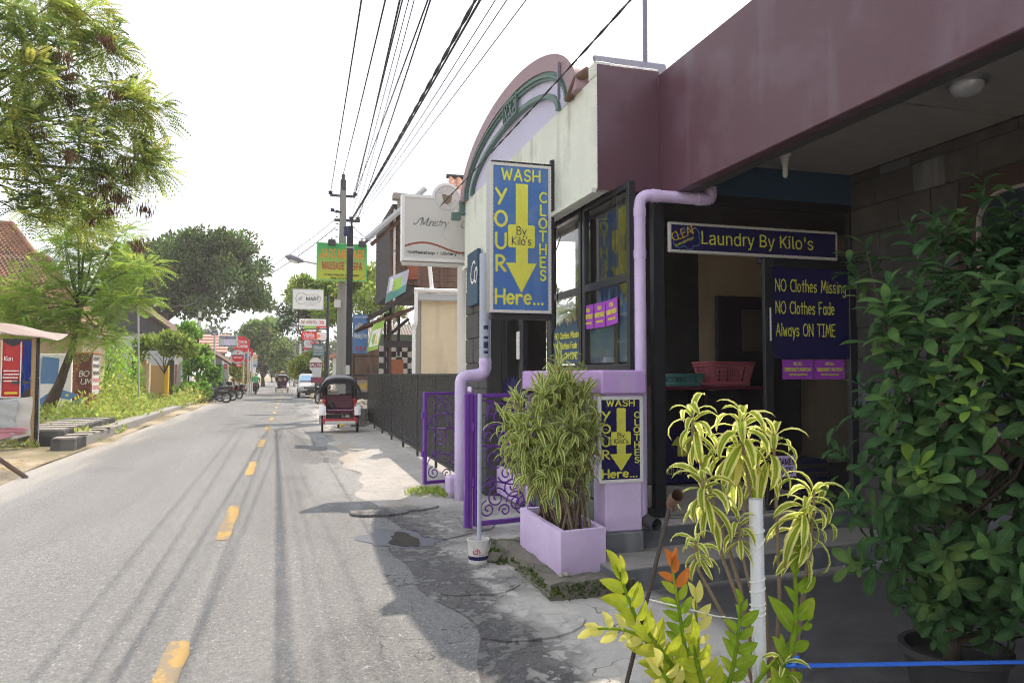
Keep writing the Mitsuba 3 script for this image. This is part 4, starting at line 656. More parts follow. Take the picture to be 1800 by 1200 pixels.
for i in range(470):
    d = sphere_pts(1)[0]; d[1] = -abs(d[1]) if R.random() < .75 else d[1]
    q = sc_ + d * np.array([.70, .62, 1.14]) * R.uniform(.45, 1.0) ** .5 * (1 + .22 * (meshkit.noise(d[None] * 2.3 + 4)[0] - .5) * 2)
    if q[2] < .34: continue
    ax = (q - sc_) / np.linalg.norm(q - sc_) * .8 + [0, -.1, .6]; 
    if i % 9 == 0: part(SH, 'twig', tube(np.array([trunk + [0, 0, max(0, (q[2] - .6) * .5)], trunk * .4 + q * .6 + [0, 0, .05], q]), [.012, .007, .003], 5), 'bark', True)
    n = int(R.integers(8, 13)); axn = ax / np.linalg.norm(ax); x = np.cross([0.1, 1, 0], axn); x /= np.linalg.norm(x); Rm = np.stack([x, np.cross(axn, x), axn], 1); young = R.random() < .2
    for j in range(n):
        m4 = np.eye(4); m4[:3, :3] = Rm @ mv(rz=j * 2.4 + R.uniform(-.3, .3), ry=R.uniform(-.4, .3), rx=R.uniform(-.4, .4), s=R.uniform(.7, 1.2) * (.6 if young and j < 4 else 1))[:3, :3]; m4[:3, 3] = q - axn * .018 * j + R.normal(0, .006, 3)
        its.append((XV[R.integers(4)], m4, 'shrub_leaf_young' if (young and j < 5) or R.random() < .03 else ('shrub_leaf', 'shrub_leaf_mid')[R.integers(2)]))
put_leaves(SH, its, 'shrub_leaf', 300)
part(SH, 'trunk', tube([(3.1, 2.95, .2), (3.12, 2.93, .7), (3.05, 2.9, 1.3), (3.0, 2.9, 1.9)], [.04, .035, .025, .012], 8), 'bark', True)
k = thing('plant_pot', 'big dark pot holding the glossy shrub', 'pot'); part(k, 'body', lathe([(0, 0), (.18, 0), (.23, .24), (.25, .25), (.25, .28), (.22, .28), (.20, .22), (0, .2)], 28, (3.12, 2.95, 0)), 'black_paint', 30)
plaster('painted_cement', (.045, .045, .048), (.22, .21, .20), .8, .6)

# ---------------------------------------------------------------- trees
def limbs(base, tips, r0, bendv=.15):
    m = MB(); base = np.asarray(base, float)
    for q in tips:
        q = np.asarray(q, float); mid = base * .45 + q * .55 + R.normal(0, bendv, 3) + [0, 0, .12 * np.linalg.norm(q - base)]; t = np.linspace(0, 1, 8)[:, None]
        m.mesh(tube((1 - t) ** 2 * base + 2 * t * (1 - t) * mid + t * t * q, np.linspace(r0, r0 * .22, 8), 7))
    return m.get()
def crown(cen, rad, n, size, base, clumps=40, spread=.32, light=.5, up=.3, hollow=.45, squash=.8):
    cen, rad = np.asarray(cen, float), np.asarray(rad, float); d = sphere_pts(clumps); d[:, 2] = np.where(d[:, 2] < -.55, -d[:, 2], d[:, 2])
    c = cen + d * rad * (hollow + (1 - hollow) * R.random((clumps, 1)) ** .6); k = R.integers(clumps, size=n); rr = spread * rad.mean() * R.uniform(.6, 1.25, clumps)[k]
    o = sphere_pts(n) * (R.random((n, 1)) ** .45); o[:, 2] *= squash; P = c[k] + o * rr[:, None]; D = o + .8 * sphere_pts(n) + [0, 0, up]
    ck = col(base, .28, clumps, .10)[k] * (1 + .35 * R.uniform(-1, 1, (n, 1))); hot = R.random((n, 1)) < light * .2; ck = np.where(hot, ck * [1.7, 1.6, 1.2], ck)
    return scatter(P, D, size * R.uniform(.6, 1.3, n), size * .55 * R.uniform(.7, 1.2, n), np.clip(ck, .004, .8))
def tree(name, label, base, cen, rad, n, size, colr, r0=.3, cat='tree', group=None, **kw):
    k = thing(name, label, cat, group); base, cen, rad = np.asarray(base, float), np.asarray(cen, float), np.asarray(rad, float)
    fork = np.array([base[0] * .6 + cen[0] * .4, base[1] * .6 + cen[1] * .4, base[2] + max((cen[2] - rad[2] - base[2]) * .9, .25 * (cen[2] - base[2]))])
    part(k, 'trunk', tube([base, (base + fork) / 2 + [.04, 0, 0], fork], [r0, r0 * .8, r0 * .65], 10), 'bark', True); d = sphere_pts(11); d[:, 2] = abs(d[:, 2]) * .8
    part(k, 'limbs', limbs(fork, cen + d * rad * .75, r0 * .5), 'bark', True); foliage(k, 'crown', crown(cen, rad, n, size, colr, **kw)); return k
def fronds(P, D, L, base, npair=10, droop=.5, w=.016, pin=.11):
    """feathery compound leaves: base points, directions, lengths -> narrow leaflets in two rows"""
    n = len(P); D = D / np.linalg.norm(D, axis=1, keepdims=True); S = np.cross(D, [0, 0, 1.0]) + 1e-6; S /= np.linalg.norm(S, axis=1, keepdims=True); Vs, Cs = [], []
    c0 = col(base, .3, n, .12); U = np.cross(S, D)
    for i in range(npair):
        t = (i + .6) / npair; c = P + D * L[:, None] * t - np.array([0, 0, 1.0]) * (np.broadcast_to(droop, n) * L * t * t)[:, None]
        tl = pin * L / .4 * (1 - .55 * abs(t - .45)) 
        for s in (-1, 1):
            di = S * s * .85 + D * .5 - np.array([0, 0, .35]); di /= np.linalg.norm(di, axis=1, keepdims=True); wv = np.cross(di, U); wv /= np.linalg.norm(wv, axis=1, keepdims=True)
            ww = (w * L / .4)[:, None]; Vs.append(np.stack([c, c + di * tl[:, None] * .5 + wv * ww, c + di * tl[:, None], c + di * tl[:, None] * .5 - wv * ww], 1)); Cs.append(c0 * (1 + .2 * R.uniform(-1, 1, (n, 1))))
    v = np.concatenate(Vs).reshape(-1, 3); cc = np.repeat(np.concatenate(Cs), 4, 0); b = np.arange(len(v) // 4)[:, None] * 4; return v, np.vstack([b + [0, 1, 2], b + [0, 2, 3]]), np.clip(cc, .004, .8)
def pods(P, L=.16):
    n = len(P); D = sphere_pts(n) * .25 - [0, 0, 1]; return scatter(P, D, L * R.uniform(.6, 1.2, n), .022, col((.16, .09, .06), .4, n))
def join(*sc):
    v, f, c, n = [], [], [], 0
    for a, b, d in sc: v.append(a); f.append(b + n); c.append(d); n += len(a)
    return np.vstack(v), np.vstack(f), np.vstack(c)
def weeds(cx, cy, rx, ry, h, n, base, size=.1, z0=0, blade=.35):
    a, r = R.uniform(0, 6.283, n), R.random(n) ** .5; x, y = cx + rx * r * np.cos(a), cy + ry * r * np.sin(a); hh = h * (1 - .55 * r ** 2) * (.6 + .8 * meshkit.noise(np.stack([x * 1.3, y * 1.3, 0 * x], 1)))
    z = z0 + hh * R.random(n) ** .7; D = sphere_pts(n) * .9 + [.1, -.25, .45]; s = size * R.uniform(.5, 1.3, n); w = np.where(R.random(n) < blade, .14, .5) * s
    return scatter(np.stack([x, y, z], 1), D, s, w, col(np.asarray(base) * 1.35, .35, n, .15))

# ---------------------------------------------------------------- big overhanging feathery tree, upper left
LT = thing('feathery_tree', 'large overhanging feathery leaved tree with brown pods in the upper left', 'tree')
tips = []
C0 = [(-4.43, 15.0, 7.54), (-3.93, 15.5, 7.93), (-3.46, 16.0, 7.87), (-4.43, 14.5, 6.53), (-3.96, 15.0, 6.77), (-3.52, 15.5, 6.46), (-2.99, 16.0, 6.97), (-2.76, 16.5, 6.7), (-3.17, 16.0, 6.05), (-3.76, 15.0, 5.86), (-4.24, 14.5, 5.66), (-4.57, 14.5, 5.14), (-3.59, 15.5, 5.38), (-3.0, 16.2, 5.5), (-4.06, 15.0, 5.01), (-3.4, 16.0, 5.08), (-4.62, 15.0, 4.46), (-4.56, 14.0, 7.57), (-4.18, 15.0, 8.2), (-5.1, 14.0, 6.74), (-5.06, 14.0, 5.43), (-4.96, 14.0, 7.51), (-3.75, 15.5, 8.39), (-3.35, 16.0, 7.21), (-4.29, 15.0, 7.14), (-4.43, 14.0, 5.87), (-5.74, 15.0, 5.08), (-4.17, 16.0, 4.59)]
C0 = np.array(C0); hub = np.array((-6.32, 15.0, 5.04)); trunk0 = np.array([hub[0] - .6, hub[1] + .5, 0.0])
part(LT, 'trunk', tube([trunk0, trunk0 * .5 + hub * .5 + [.1, 0, 0], hub], [.22, .17, .13], 9), 'bark', True); part(LT, 'limbs', limbs(hub, C0, .035, .12), 'bark', True)
n = 4200; k_ = R.integers(len(C0), size=n); o = sphere_pts(n) * R.random((n, 1)) ** .5; P = C0[k_] + o * [.40, .46, .33] + R.normal(0, .12, (28, 3))[k_]; D = o * [1.1, 1.0, .8] + [.25, 0, .15] + .55 * sphere_pts(n)
dens = meshkit.noise(P * 1.9 + 3); keep = dens > .33; P, D, o, k_ = P[keep], D[keep], o[keep], k_[keep]; tone = (meshkit.noise(P * 1.3 + 20) + .25 * R.standard_normal(len(P))); hi = tone > .5
foliage(LT, 'crown', join(fronds(P[hi], D[hi], R.uniform(.26, .48, hi.sum()), (.42, .49, .11), 9, R.uniform(.1, .8, hi.sum()), .017, .10), fronds(P[~hi], D[~hi], R.uniform(.24, .44, (~hi).sum()), (.15, .22, .055), 9, R.uniform(.2, .95, (~hi).sum()), .017, .10)))
pc = C0[[2, 4, 5, 6, 8, 12, 13, 13, 15, 14, 3, 15, 10, 24]]; P = np.concatenate([c + R.normal(0, 1, (70, 3)) * [.075, .075, .06] - [0, 0, .22] for c in np.repeat(pc, 2, 0) + R.normal(0, .28, (28, 3)) - [0, .25, 0]]); foliage(LT, 'seed_pods', pods(P), kind='stuff')

# ---------------------------------------------------------------- small feathery tree with leaning trunks
ST = thing('feathery_tree', 'smaller bright feathery tree with a leaning trunk beside the brick pillar', 'tree')
b0, b1, b2 = np.array((-7.22, 26.0, 0.25)), np.array((-6.4, 26.0, 2.42)), np.array((-6.29, 26.2, 3.67))
part(ST, 'trunk', tube([b0, b0 * .5 + b1 * .5 + [.06, 0, -.05], b1, b2], [.15, .13, .10, .07], 10), 'bark', True); part(ST, 'trunk', tube([np.array((-7.05, 26.3, 0.36)), np.array((-6.71, 26.3, 1.46)), np.array((-6.54, 26.2, 2.25))], [.10, .085, .07], 9), 'bark', True)
C1 = np.array([(-7.18, 25.0, 3.21), (-6.76, 25.0, 3.89), (-6.45, 25.5, 4.64), (-6.13, 26.0, 5.43), (-5.5, 26.0, 5.82), (-4.84, 26.0, 5.31), (-4.26, 25.5, 4.73), (-3.78, 25.0, 4.86), (-5.15, 26.0, 4.4), (-5.86, 26.0, 4.2), (-6.15, 25.0, 3.4), (-5.34, 25.5, 3.29), (-4.55, 25.0, 3.79), (-4.0, 25.0, 3.8), (-5.68, 25.0, 2.74), (-6.58, 25.0, 2.81), (-4.84, 25.0, 2.75), (-7.25, 26.0, 3.63), (-5.83, 26.5, 4.98), (-4.61, 26.0, 5.96), (-6.42, 26.5, 6.22), (-7.42, 25.5, 4.18), (-5.35, 26.0, 6.46)]) - [.55, 0, 0]
part(ST, 'limbs', limbs(b2, C1, .035, .12), 'bark', True); part(ST, 'shoots', MB().tube([b2, np.array((-6.41, 26.3, 6.01))], [.05, .02], 7).tube([b2, np.array((-6.21, 26.3, 6.2))], [.045, .02], 7).get(), 'bark', True)
n = 2300; k_ = R.integers(len(C1), size=n); o = sphere_pts(n) * R.random((n, 1)) ** .5; P = C1[k_] + o * [.55, .7, .36]; D = o * [1.2, 1.2, .3] + [.0, 0, .15] + .4 * sphere_pts(n)
foliage(ST, 'crown', fronds(P, D, R.uniform(.36, .68, n), (.33, .46, .09), 10, R.uniform(.1, .7, n), .0135, .10))

# ---------------------------------------------------------------- left side: stall with banners
SL = thing('roadside_stall', 'roadside stall with sheet roof hung with banners at the left edge', 'stall'); ys = 18.2
a, b = np.array((-6.47, 18.2, 2.61)), np.array((-4.72, 18.2, 2.3))
def roofsheet(u, v): return a[0] + (b[0] - a[0]) * u, 17.85 + .9 * v, a[2] + (b[2] - a[2]) * u + .17 * v + .016 * np.sin(u * 230) + .02 * np.sin(u * 9 + v * 4)
part(SL, 'roof', grid(roofsheet, 240, 6, .012), 'pink_sheet', True)
for px, r, mm in ((56, .05, 'bamboo'), (66, .035, 'black_metal'), (-40, .05, 'bamboo')): x = {56: (-5.21, 18.2, 2.29)[0], 66: (-5.14, 18.2, 2.29)[0], -40: (-6.26, 18.2, 2.28)[0]}[px]; part(SL, 'post', tube([(x, ys, 0), (x, ys, 2.45)], r, 10), mm, True)
xr = (-5.09, 18.2, 2.29)[0]; part(SL, 'mesh_frame', MB().tube([(xr, ys, .1), (xr, ys, 1.5)], .012, 6).tube([(xr - .2, ys, 1.5), (xr, ys, 1.5)], .012, 6).tube([(xr - .2, ys, .9), (xr, ys, .9)], .008, 6).tube([(xr - .2, ys, .5), (xr, ys, .5)], .008, 6).tube([(xr - 1.2, ys - .05, .05), (xr, ys, .15)], .012, 6).get(), 'pale_grey')
part(SL, 'back_sheet', grid(lambda u, v: ((-6.96, 19.6, 2.33)[0] + ((-5.65, 19.6, 2.34)[0] - (-6.96, 19.6, 2.33)[0]) * u, 19.6 + 0 * u, .2 + 2.2 * v), 2, 2), 'dark_room')
def cloth(x0, x1, z0, z1, y, amp=.03, f=3.0, sag=.0, cut=None):
    def fn(u, v):
        zt = z1 - sag * np.sin(np.pi * u); zb = z0 if cut is None else z0 + cut(u); return x0 + (x1 - x0) * u + .02 * np.sin(v * 6 + u * 3), y + amp * np.sin(u * f * 6.28 + v * 2) * (.4 + .6 * (1 - v)) + .01 * np.sin(v * 17 + u * 11), zb + (zt - zb) * v
    return grid(fn, 26, 22, .003)
x0, x1 = (-5.75, 18.0, 2.27)[0], (-5.4, 18.0, 2.28)[0]; zt, zb = (-5.47, 18.0, 2.3)[2], (-5.44, 18.0, 1.11)[2]
k = thing('stall_banner', 'red printed banner hanging under the stall roof', 'banner'); part(k, 'cloth', cloth(x0, x1, zb, zt, 18.05, .02, 1, .12), 'banner_red', True); part(k, 'border', MB().tube([(x0, 18.02, zb), (x1, 18.02, zb)], .015, 6).tube([(x1, 18.02, zb), (x1, 18.02, zt - .03)], .012, 6).tube([(x0, 18.02, zb), (x0, 18.02, zt)], .012, 6).get(), 'white_paint')
w_ = x1 - x0
part(k, 'lettering', on(ext(hand('Kon', .085, .16, .1), .004), F((x0 + .06, 17.99, zt - .42))), 'white_paint')
for j, (u0, u1, z) in enumerate(((.15, .95, -.70), (.1, .9, -.77), (.15, .85, -.84), (.12, .92, -.63))): part(k, 'print_line', on(ext(rrect(0, 0, w_ * (u1 - u0), .025, .01), .004), F((x0 + w_ * u0, 17.995, zt + z - .02))), 'white_paint')
part(k, 'print_line', on(ext(rrect(0, 0, w_ * .7, .05, .02), .004), F((x0 + w_ * .2, 17.995, zb + .07))), 'yellow'); part(k, 'print_box', on(ext(sbox(0, 0, .14, .07).union(sbox(.2, 0, .34, .07)), .004), F((x0 + .2, 17.995, zb + .28))), 'dark_grey')
k = thing('stall_banner', 'tan edge of a second banner left of the red one', 'banner'); part(k, 'cloth', cloth(x0 - .6, x0 - .02, zb, zt + .03, 18.08, .02, 1), 'tan_wall', True)
x2, x3 = (-5.46, 18.2, 2.29)[0], (-4.9, 18.2, 2.29)[0]; zc = (-5.17, 18.2, 1.14)[2]
k = thing('blue_tarp', 'crumpled bright blue tarpaulin beside the red banner', 'tarpaulin'); part(k, 'cloth', cloth(x2 - .03, (-5.26, 18.28, 2.29)[0], zc, zt - .0, 18.28, .04, 1.6, -.0, lambda u: .25 * u), 'tarp_blue', True)
zl = (-5.39, 17.9, -0.02)[2]; k = thing('stall_banner', 'torn pale banner with pink lower edge draped down to the ground', 'banner')
part(k, 'cloth', cloth(x0 - .6, (-5.14, 17.88, 2.28)[0], max(zl, .05), zb + .02, 17.88, .03, 2.3, .05, lambda u: .28 * u), 'off_white', True); part(k, 'print', cloth(x0 - .5, (-5.19, 17.8, 2.27)[0], max(zl, .05) + .08, max(zl, .05) + .45, 17.80, .06, 1.6, 0, lambda u: .25 * u), 'banner_pink', True); part(k, 'print', cloth(x0 - .6, x0 + .35, zb - .62, zb - .05, 17.83, .03, 2.3), 'pale_grey', True)
labels[part(None, 'leaning_pole', tube([np.array((-3.85, 13.27, 0.0)), np.array([-5.4, 13.2, 1.25])], .035, 9), 'brown_wood', True)] = {'label': 'weathered pole leaning out of the left edge onto the roadside', 'category': 'pole'}
for i in range(14): 
    p = np.array((-4.13, 14.43, 0.0)) + [R.uniform(-1.2, .1), R.uniform(-.5, 1.2), .05]; q = p + [R.uniform(-.4, .4), R.uniform(-.3, .3), .02]; labels[part(None, 'dry_stick', tube([p, (p + q) / 2 + [0, 0, .03], q], .008, 5), 'straw')] = {'label': 'dry stick lying on the dirt by the leaning pole', 'category': 'stick', 'group': 'dry sticks on the dirt'}
# kerbs and steps
labels['roadside_kerb'] = {}
for i in range(30):
    y0 = 17.4 + i * 1.0; x0 = -4.22 - .022 * i; part('roadside_kerb', 'kerb_block', cb(x0 - .42, x0, y0 + .006, y0 + .994, 0, .27 - .004 * i, .02), ('black_paint' if i in (0,) else 'concrete_pole') if i < 1 else 'concrete_pole')
labels['roadside_kerb'] = {'label': 'grey concrete kerb with a dark front end along the left roadside', 'category': 'kerb'}
k = thing('cement_step', 'two low cement platforms with black and white stripes at the left roadside', 'step')
part(k, 'platform', cb(-5.75, -4.66, 18.4, 23.4, 0, .40, .03), 'painted_cement'); part(k, 'platform', cb(-4.64, -4.2, 17.35, 17.9, 0, .285, .02), 'painted_cement')
for i in range(6): part(k, 'stripe', cb(-5.73, -4.68, 18.5 + i * .8, 18.9 + i * .8, .401, .407, .002), 'stone_grey')
for i in range(5): part(k, 'stripe', cb(-4.63, -4.23, 17.5 + i * .8, 17.85 + i * .8, .275, .292, .002), 'stone_grey')
# mural wall and brick pillar
MW = thing('mural_wall', 'white garden wall with a blue painted mural behind the leaning trunk', 'wall'); x0, x1, z1 = (-8.49, 28.5, 2.2)[0], (-7.05, 28.5, 2.21)[0], (-7.49, 28.5, 2.27)[2]
part(MW, 'wall', cb(x0, x1, 28.5, 28.7, 0, z1, .02), 'white_paint'); w_ = x1 - x0
for q, mm in (([(.55, 1.3), (1.0, 1.3), (1.05, 2.1), (.6, 2.15)], 'steel_blue'), ([(.35, .35), (.9, .9), (1.4, .75), (1.6, .9), (1.0, 1.1), (.3, .55)], 'steel_blue'), ([(1.1, .3), (1.7, .6), (1.75, .75), (1.2, .5)], 'steel_blue'), ([(.2, 1.5), (.5, 1.55), (.55, 2.1), (.25, 2.0)], 'pale_grey')): part(MW, 'mural_shape', on(ext(Polygon(q).buffer(.03), .004), F((x0, 28.497, 0))), mm)
BP = thing('brick_pillar', 'brick gate pillar with dark graffiti front and white posters on its side', 'pillar'); x0, x1, z1 = (-7.56, 30.2, 2.25)[0], (-6.83, 30.2, 2.25)[0], (-7.22, 30.2, 2.31)[2]
part(BP, 'core', bx(x0 + .01, x1 - .01, 30.21, 31.4, 0, z1), 'mud'); m = MB(); r = 0; z = 0
while z < z1 - .05:
    y = 30.2 - (.1 if r % 2 else 0)
    for j in range(9): m.mesh(cb(x1 - .06, x1 + R.uniform(0, .006), max(30.2, 30.2 + j * .21 - .1 * (r % 2)), 30.2 + j * .21 + .2 - .1 * (r % 2), z, z + .062, .004)) if 30.2 + j * .21 + .2 - .1 * (r % 2) < 31.5 else None
    for j in range(int((x1 - x0) / .21) + 1): 
        p, q = max(x0, x0 + j * .21 - .1 * (r % 2)), min(x1 - .062, x0 + j * .21 + .2 - .1 * (r % 2))
        if q - p > .03: m.mesh(cb(p, q, 30.2 - R.uniform(0, .006), 30.26, z, z + .062, .004))
    z += .072; r += 1
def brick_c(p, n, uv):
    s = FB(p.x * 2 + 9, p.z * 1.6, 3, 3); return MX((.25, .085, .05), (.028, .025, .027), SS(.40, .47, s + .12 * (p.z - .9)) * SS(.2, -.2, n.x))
M('pillar_brick', mikit.proc(brick_c), .8); part(BP, 'brick_facing', m.get(), 'pillar_brick', kind='stuff'); part(BP, 'cap', cb(x0 - .05, x1 + .05, 30.15, 31.5, z, z + .07), 'brick_red')
part(BP, 'graffiti', on(ext(unary_union([affinity.translate(hand('BO', .2, .13, .1, 8), 0, .26), affinity.translate(hand('UM', .2, .11, .1, 8), .05, -.02)]), .006), F((x0 + .35, 30.188, 1.25))), 'off_white')
part(BP, 'poster', on(ext(sbox(.12, .0, 1.1, 1.45), .006), F((x1 + .009, 30.2, .85), 'E')), 'off_white')
for j in range(5): part(BP, 'poster_print', on(ext(unary_union([sbox(.2 + .15 * i, 0, .3 + .15 * i, .14) for i in range(6)]), .004), F((x1 + .016, 30.2, 2.08 - .26 * j), 'E')), 'dark_grey' if j < 3 else 'basket_pink')
# ---------------------------------------------------------------- tiled house behind
HS = thing('tiled_house', 'old house with a steep brown tiled roof behind the stall', 'house')
edge = [((-7.35, 31.5, 3.13)), ((-8.1, 32.7, 4.62)), ((-9.3, 34.0, 6.18)), ((-9.81, 34.2, 6.33)), ((-10.99, 35.2, 7.72))]
E_ = np.array(edge); m = MB(); rows = 44; zs = np.linspace(E_[0, 2], E_[-1, 2], rows + 1)
for r in range(rows):
    xe = np.interp(zs[r], E_[:, 2], E_[:, 0]); yy = np.interp(zs[r], E_[:, 2], E_[:, 1]); y2 = np.interp(zs[r + 1], E_[:, 2], E_[:, 1]); x = xe
    while x > xe - 5.6:
        w = .165; j = R.uniform(-.012, .012); v = np.array([(x - w, yy - .05, zs[r] + j - .02), (x - w * .5, yy - .09, zs[r] + .03 + j), (x, yy - .05, zs[r] + j - .02), (x - w, y2 + .04, zs[r + 1] + .03), (x - w * .5, y2 + .0, zs[r + 1] + .06), (x, y2 + .04, zs[r + 1] + .03), (x - w, yy - .04, zs[r] + j - .045), (x, yy - .04, zs[r] + j - .045)]); m.add(v, [(0, 1, 4, 3), (1, 2, 5, 4), (6, 7, 2, 1), (6, 1, 0, 0)]); x -= w + .004
def tile_c(p, n, uv): return MX((.30, .165, .11), (.15, .105, .08), SS(.35, .7, FB(p.x * 1.2, p.z * 1.5, p.y, 3)) * .8 + .5 * (cr(p.x * 5.0, p.z * 6) - .5)) 
cr = lambda a, b: mikit.cell_rand(a, b)
M('old_tile', mikit.proc(tile_c), .8); RF = part(HS, 'roof', m.get(), 'old_tile', kind='stuff'); ridge = MB().tube(E_[[0, 1, 2]] + [0, -.05, .06], .09, 8).tube(E_[[2, 3, 4]] + [0, -.05, .06], .09, 8).tube([E_[4] + [0, 0, .05], E_[4] + [-6, 0, .05]], .1, 8); part(HS, 'ridge', ridge.get(), 'old_tile', True)
part(HS, 'wall', bx(E_[0, 0] - 6.5, E_[0, 0] - .5, 33.2, 37, 0, E_[0, 2]), 'beige_wall'); part(HS, 'back_slope', (np.array([E_[4] + [-6, 0, 0], E_[4], E_[4] + [1, 3, -3], E_[4] + [-6, 5, -4], E_[0] + [0, 6, 0], E_[0]]), np.array([(0, 1, 2, 3), (1, 5, 4, 2)])), 'old_tile')
m = MB(); e0, e1, e2 = np.array((-9.19, 27.0, 4.73)), np.array((-8.71, 27.0, 4.04)), np.array((-8.1, 27.0, 3.25))
part(HS, 'porch_roof', grid(lambda u, v: (e0[0] + (e2[0] - e0[0]) * u - 2 * v, 27 + 1.5 * v, e0[2] + (e2[2] - e0[2]) * u - .2 * v), 8, 3, .08), 'brown_wood', True)
k = thing('potted_plant', 'spiky pale green plant above the stall roof', 'plant'); c = np.array((-7.83, 26.5, 2.78)); part(k, 'stems', limbs(c - [0, 0, .5], c + sphere_pts(5) * .25, .02), 'bark', True); foliage(k, 'leaves', weeds(c[0], 26.5, .55, .4, .6, 300, (.26, .32, .10), .3, c[2] - .1))
# ---------------------------------------------------------------- overgrown verge and gate posts
for i, (cx, cy, rx, ry, h, n, c, sz, lab) in enumerate([(-8.6, 39.0, 1.9, 4.5, 3.6, 5200, (.22, .36, .06), .22, 'dense bright green overgrown bush between brick pillar and tan gate'), (-7.6, 36.5, 1.4, 3.0, 1.6, 2200, (.34, .40, .10), .2, 'lower yellow green bush at the kerb before the tan gate')]):
    k = thing('overgrown_bush', lab, 'bush'); part(k, 'stems', limbs((cx, cy, 0), np.array([cx, cy, h * .6]) + sphere_pts(9) * [rx * .7, ry * .6, h * .25], .04), 'bark', True); foliage(k, 'crown', weeds(cx, cy, rx, ry, h, n, c, sz, .05))
V = join(*[weeds(-4.75 - .02 * i * 1.1 + R.uniform(-.5, .1), 19.5 + i * 1.35, .55, .9, .16 + .25 * R.random() + (.2 if i > 8 else 0), 330, (.30, .36, .09), .16, .05, .6) for i in range(22)], *[weeds(-6.2 - .1 * i, 24 + 2.1 * i, 1.0, 1.5, .5 + .25 * R.random(), 420, (.30, .37, .09), .2, .1, .5) for i in range(14)], weeds(-5.4, 17.9, .5, .3, .2, 200, (.25, .3, .08), .12, .02, .8), weeds(-5.0, 44, .8, 3.5, .9, 1500, (.36, .38, .12), .3, .0, .8))
foliage(None, 'weeds', V); labels['weeds'] = {'label': 'yellow green weeds and grass growing along the left kerb', 'category': 'grass', 'kind': 'stuff'}
V = join(weeds(1.75, 10.0, .28, .25, .10, 520, (.24, .32, .05), .07, .01, .9), weeds(2.05, 9.7, .2, .2, .08, 260, (.24, .32, .05), .07, .01, .9)); foliage(None, 'grass_tuft', V); labels['grass_tuft'] = {'label': 'bright grass tuft on the pavement at the far gate', 'category': 'grass', 'kind': 'stuff'}
V = join(weeds(1.80, 5.5, .06, .6, .06, 500, (.07, .10, .025), .035, .06, .3), weeds(2.1, 5.05, .35, .05, .10, 420, (.06, .085, .025), .035, .02, .3), weeds(1.72, 6.4, .12, .3, .09, 360, (.09, .13, .03), .04, .0, .3)); foliage(None, 'moss', V); labels['moss'] = {'label': 'dark moss and small weeds on the planter base', 'category': 'moss', 'kind': 'stuff'}
V = join(weeds(2.40, 6.6, .03, .12, .35, 60, (.2, .26, .06), .05, 1.62, .6), weeds(2.40, 6.2, .03, .3, .12, 60, (.2, .26, .06), .05, 1.62, .6)); foliage(None, 'ledge_weeds', V); labels['ledge_weeds'] = {'label': 'thin weeds growing on the lilac window ledge', 'category': 'weeds', 'kind': 'stuff'}
GP = thing('gate_wall', 'tan plastered gate wall with yellow edge among the weeds', 'wall'); y = 42
for px0, px1, pt, mm, dy in (((-7.43, 42.0, 2.24), (-7.0, 42.0, 2.24), (-7.19, 42.0, 2.32), 'tan_wall', 0), ((-7.0, 42.0, 2.09), (-6.87, 42.0, 2.09), (-6.92, 42.0, 2.15), 'beige_wall', .05), ((-7.03, 43.0, 2.1), (-6.27, 43.0, 2.11), (-6.68, 43.0, 2.05), 'tan_wall', 1), ((-6.27, 43.0, 2.11), (-6.1, 43.0, 2.11), (-6.21, 43.0, 2.05), 'yellow', .9), ((-7.77, 42.6, 2.1), (-7.53, 42.6, 2.1), (-7.57, 42.6, 2.68), 'dark_room', .6)): part(GP, 'wall_section', bx(px0[0], px1[0], 42 + dy, 42.5 + dy, 0, pt[2]), mm)
for px0, px1, pt, mm, nm_, lab, y in (((-6.53, 46.0, 2.14), (-6.27, 46.0, 2.14), (-6.42, 46.0, 2.4), 'bark', 'wooden_post', 'dark weathered post right of the tan gate wall', 46), ((-6.22, 47.0, 2.16), (-6.01, 47.0, 2.16), (-6.1, 47.0, 2.16), 'pale_grey', 'gate_post', 'pale blue grey gate post left of the climbing plant', 47), ((-6.01, 48.0, 2.17), (-5.83, 48.0, 2.17), (-5.93, 48.0, 2.57), 'shop_green', 'gate_post', 'green gate post beside the climbing plant', 48), ((-6.87, 50.0, 2.19), (-6.59, 50.0, 2.19), (-6.78, 50.0, 2.19), 'brick_red', 'red_door', 'dull red door between the posts', 50)): labels[part(None, nm_, cb(px0[0], px1[0], y, y + .3, 0, pt[2], .02), mm)] = {'label': lab, 'category': 'post' if 'post' in nm_ else 'door'}
k = thing('creeper_shrub', 'leafy shrub spilling over the top of the tan gate wall', 'shrub'); c = np.array((-6.06, 41.5, 2.81)); part(k, 'stems', limbs(c - [0, 0, 1.2], c + sphere_pts(7) * [1.0, .4, .4], .03), 'bark', True); foliage(k, 'crown', crown(c, (1.45, .9, .72), 2600, .26, (.24, .34, .07), 26, .34))
for px, py, rx, rz, lab in (((-5.55, 46.0, 3.44), 0, .55, 1.3, 'tall leafy climber behind the tan gate wall'), ((-4.86, 45.5, 1.66), 0, .7, 1.4, 'big leaved climbing plant left of the green shop'), ((-4.97, 44.0, 0.58), 0, .8, .5, 'low yellow flowered bush at the kerb before the parked motorbikes'), ((-4.29, 46.5, 1.24), 0, .35, .7, 'small bush with pale flowers against the green wall')):
    k = thing('climbing_plant', lab, 'plant'); c = np.array(px); part(k, 'stems', limbs((c[0], c[1], 0), c + sphere_pts(6) * [rx * .6, .3, rz * .6], .03), 'bark', True); foliage(k, 'crown', crown(c, (rx, .6, rz), 1100, .3, (.20, .36, .07), 20, .36))
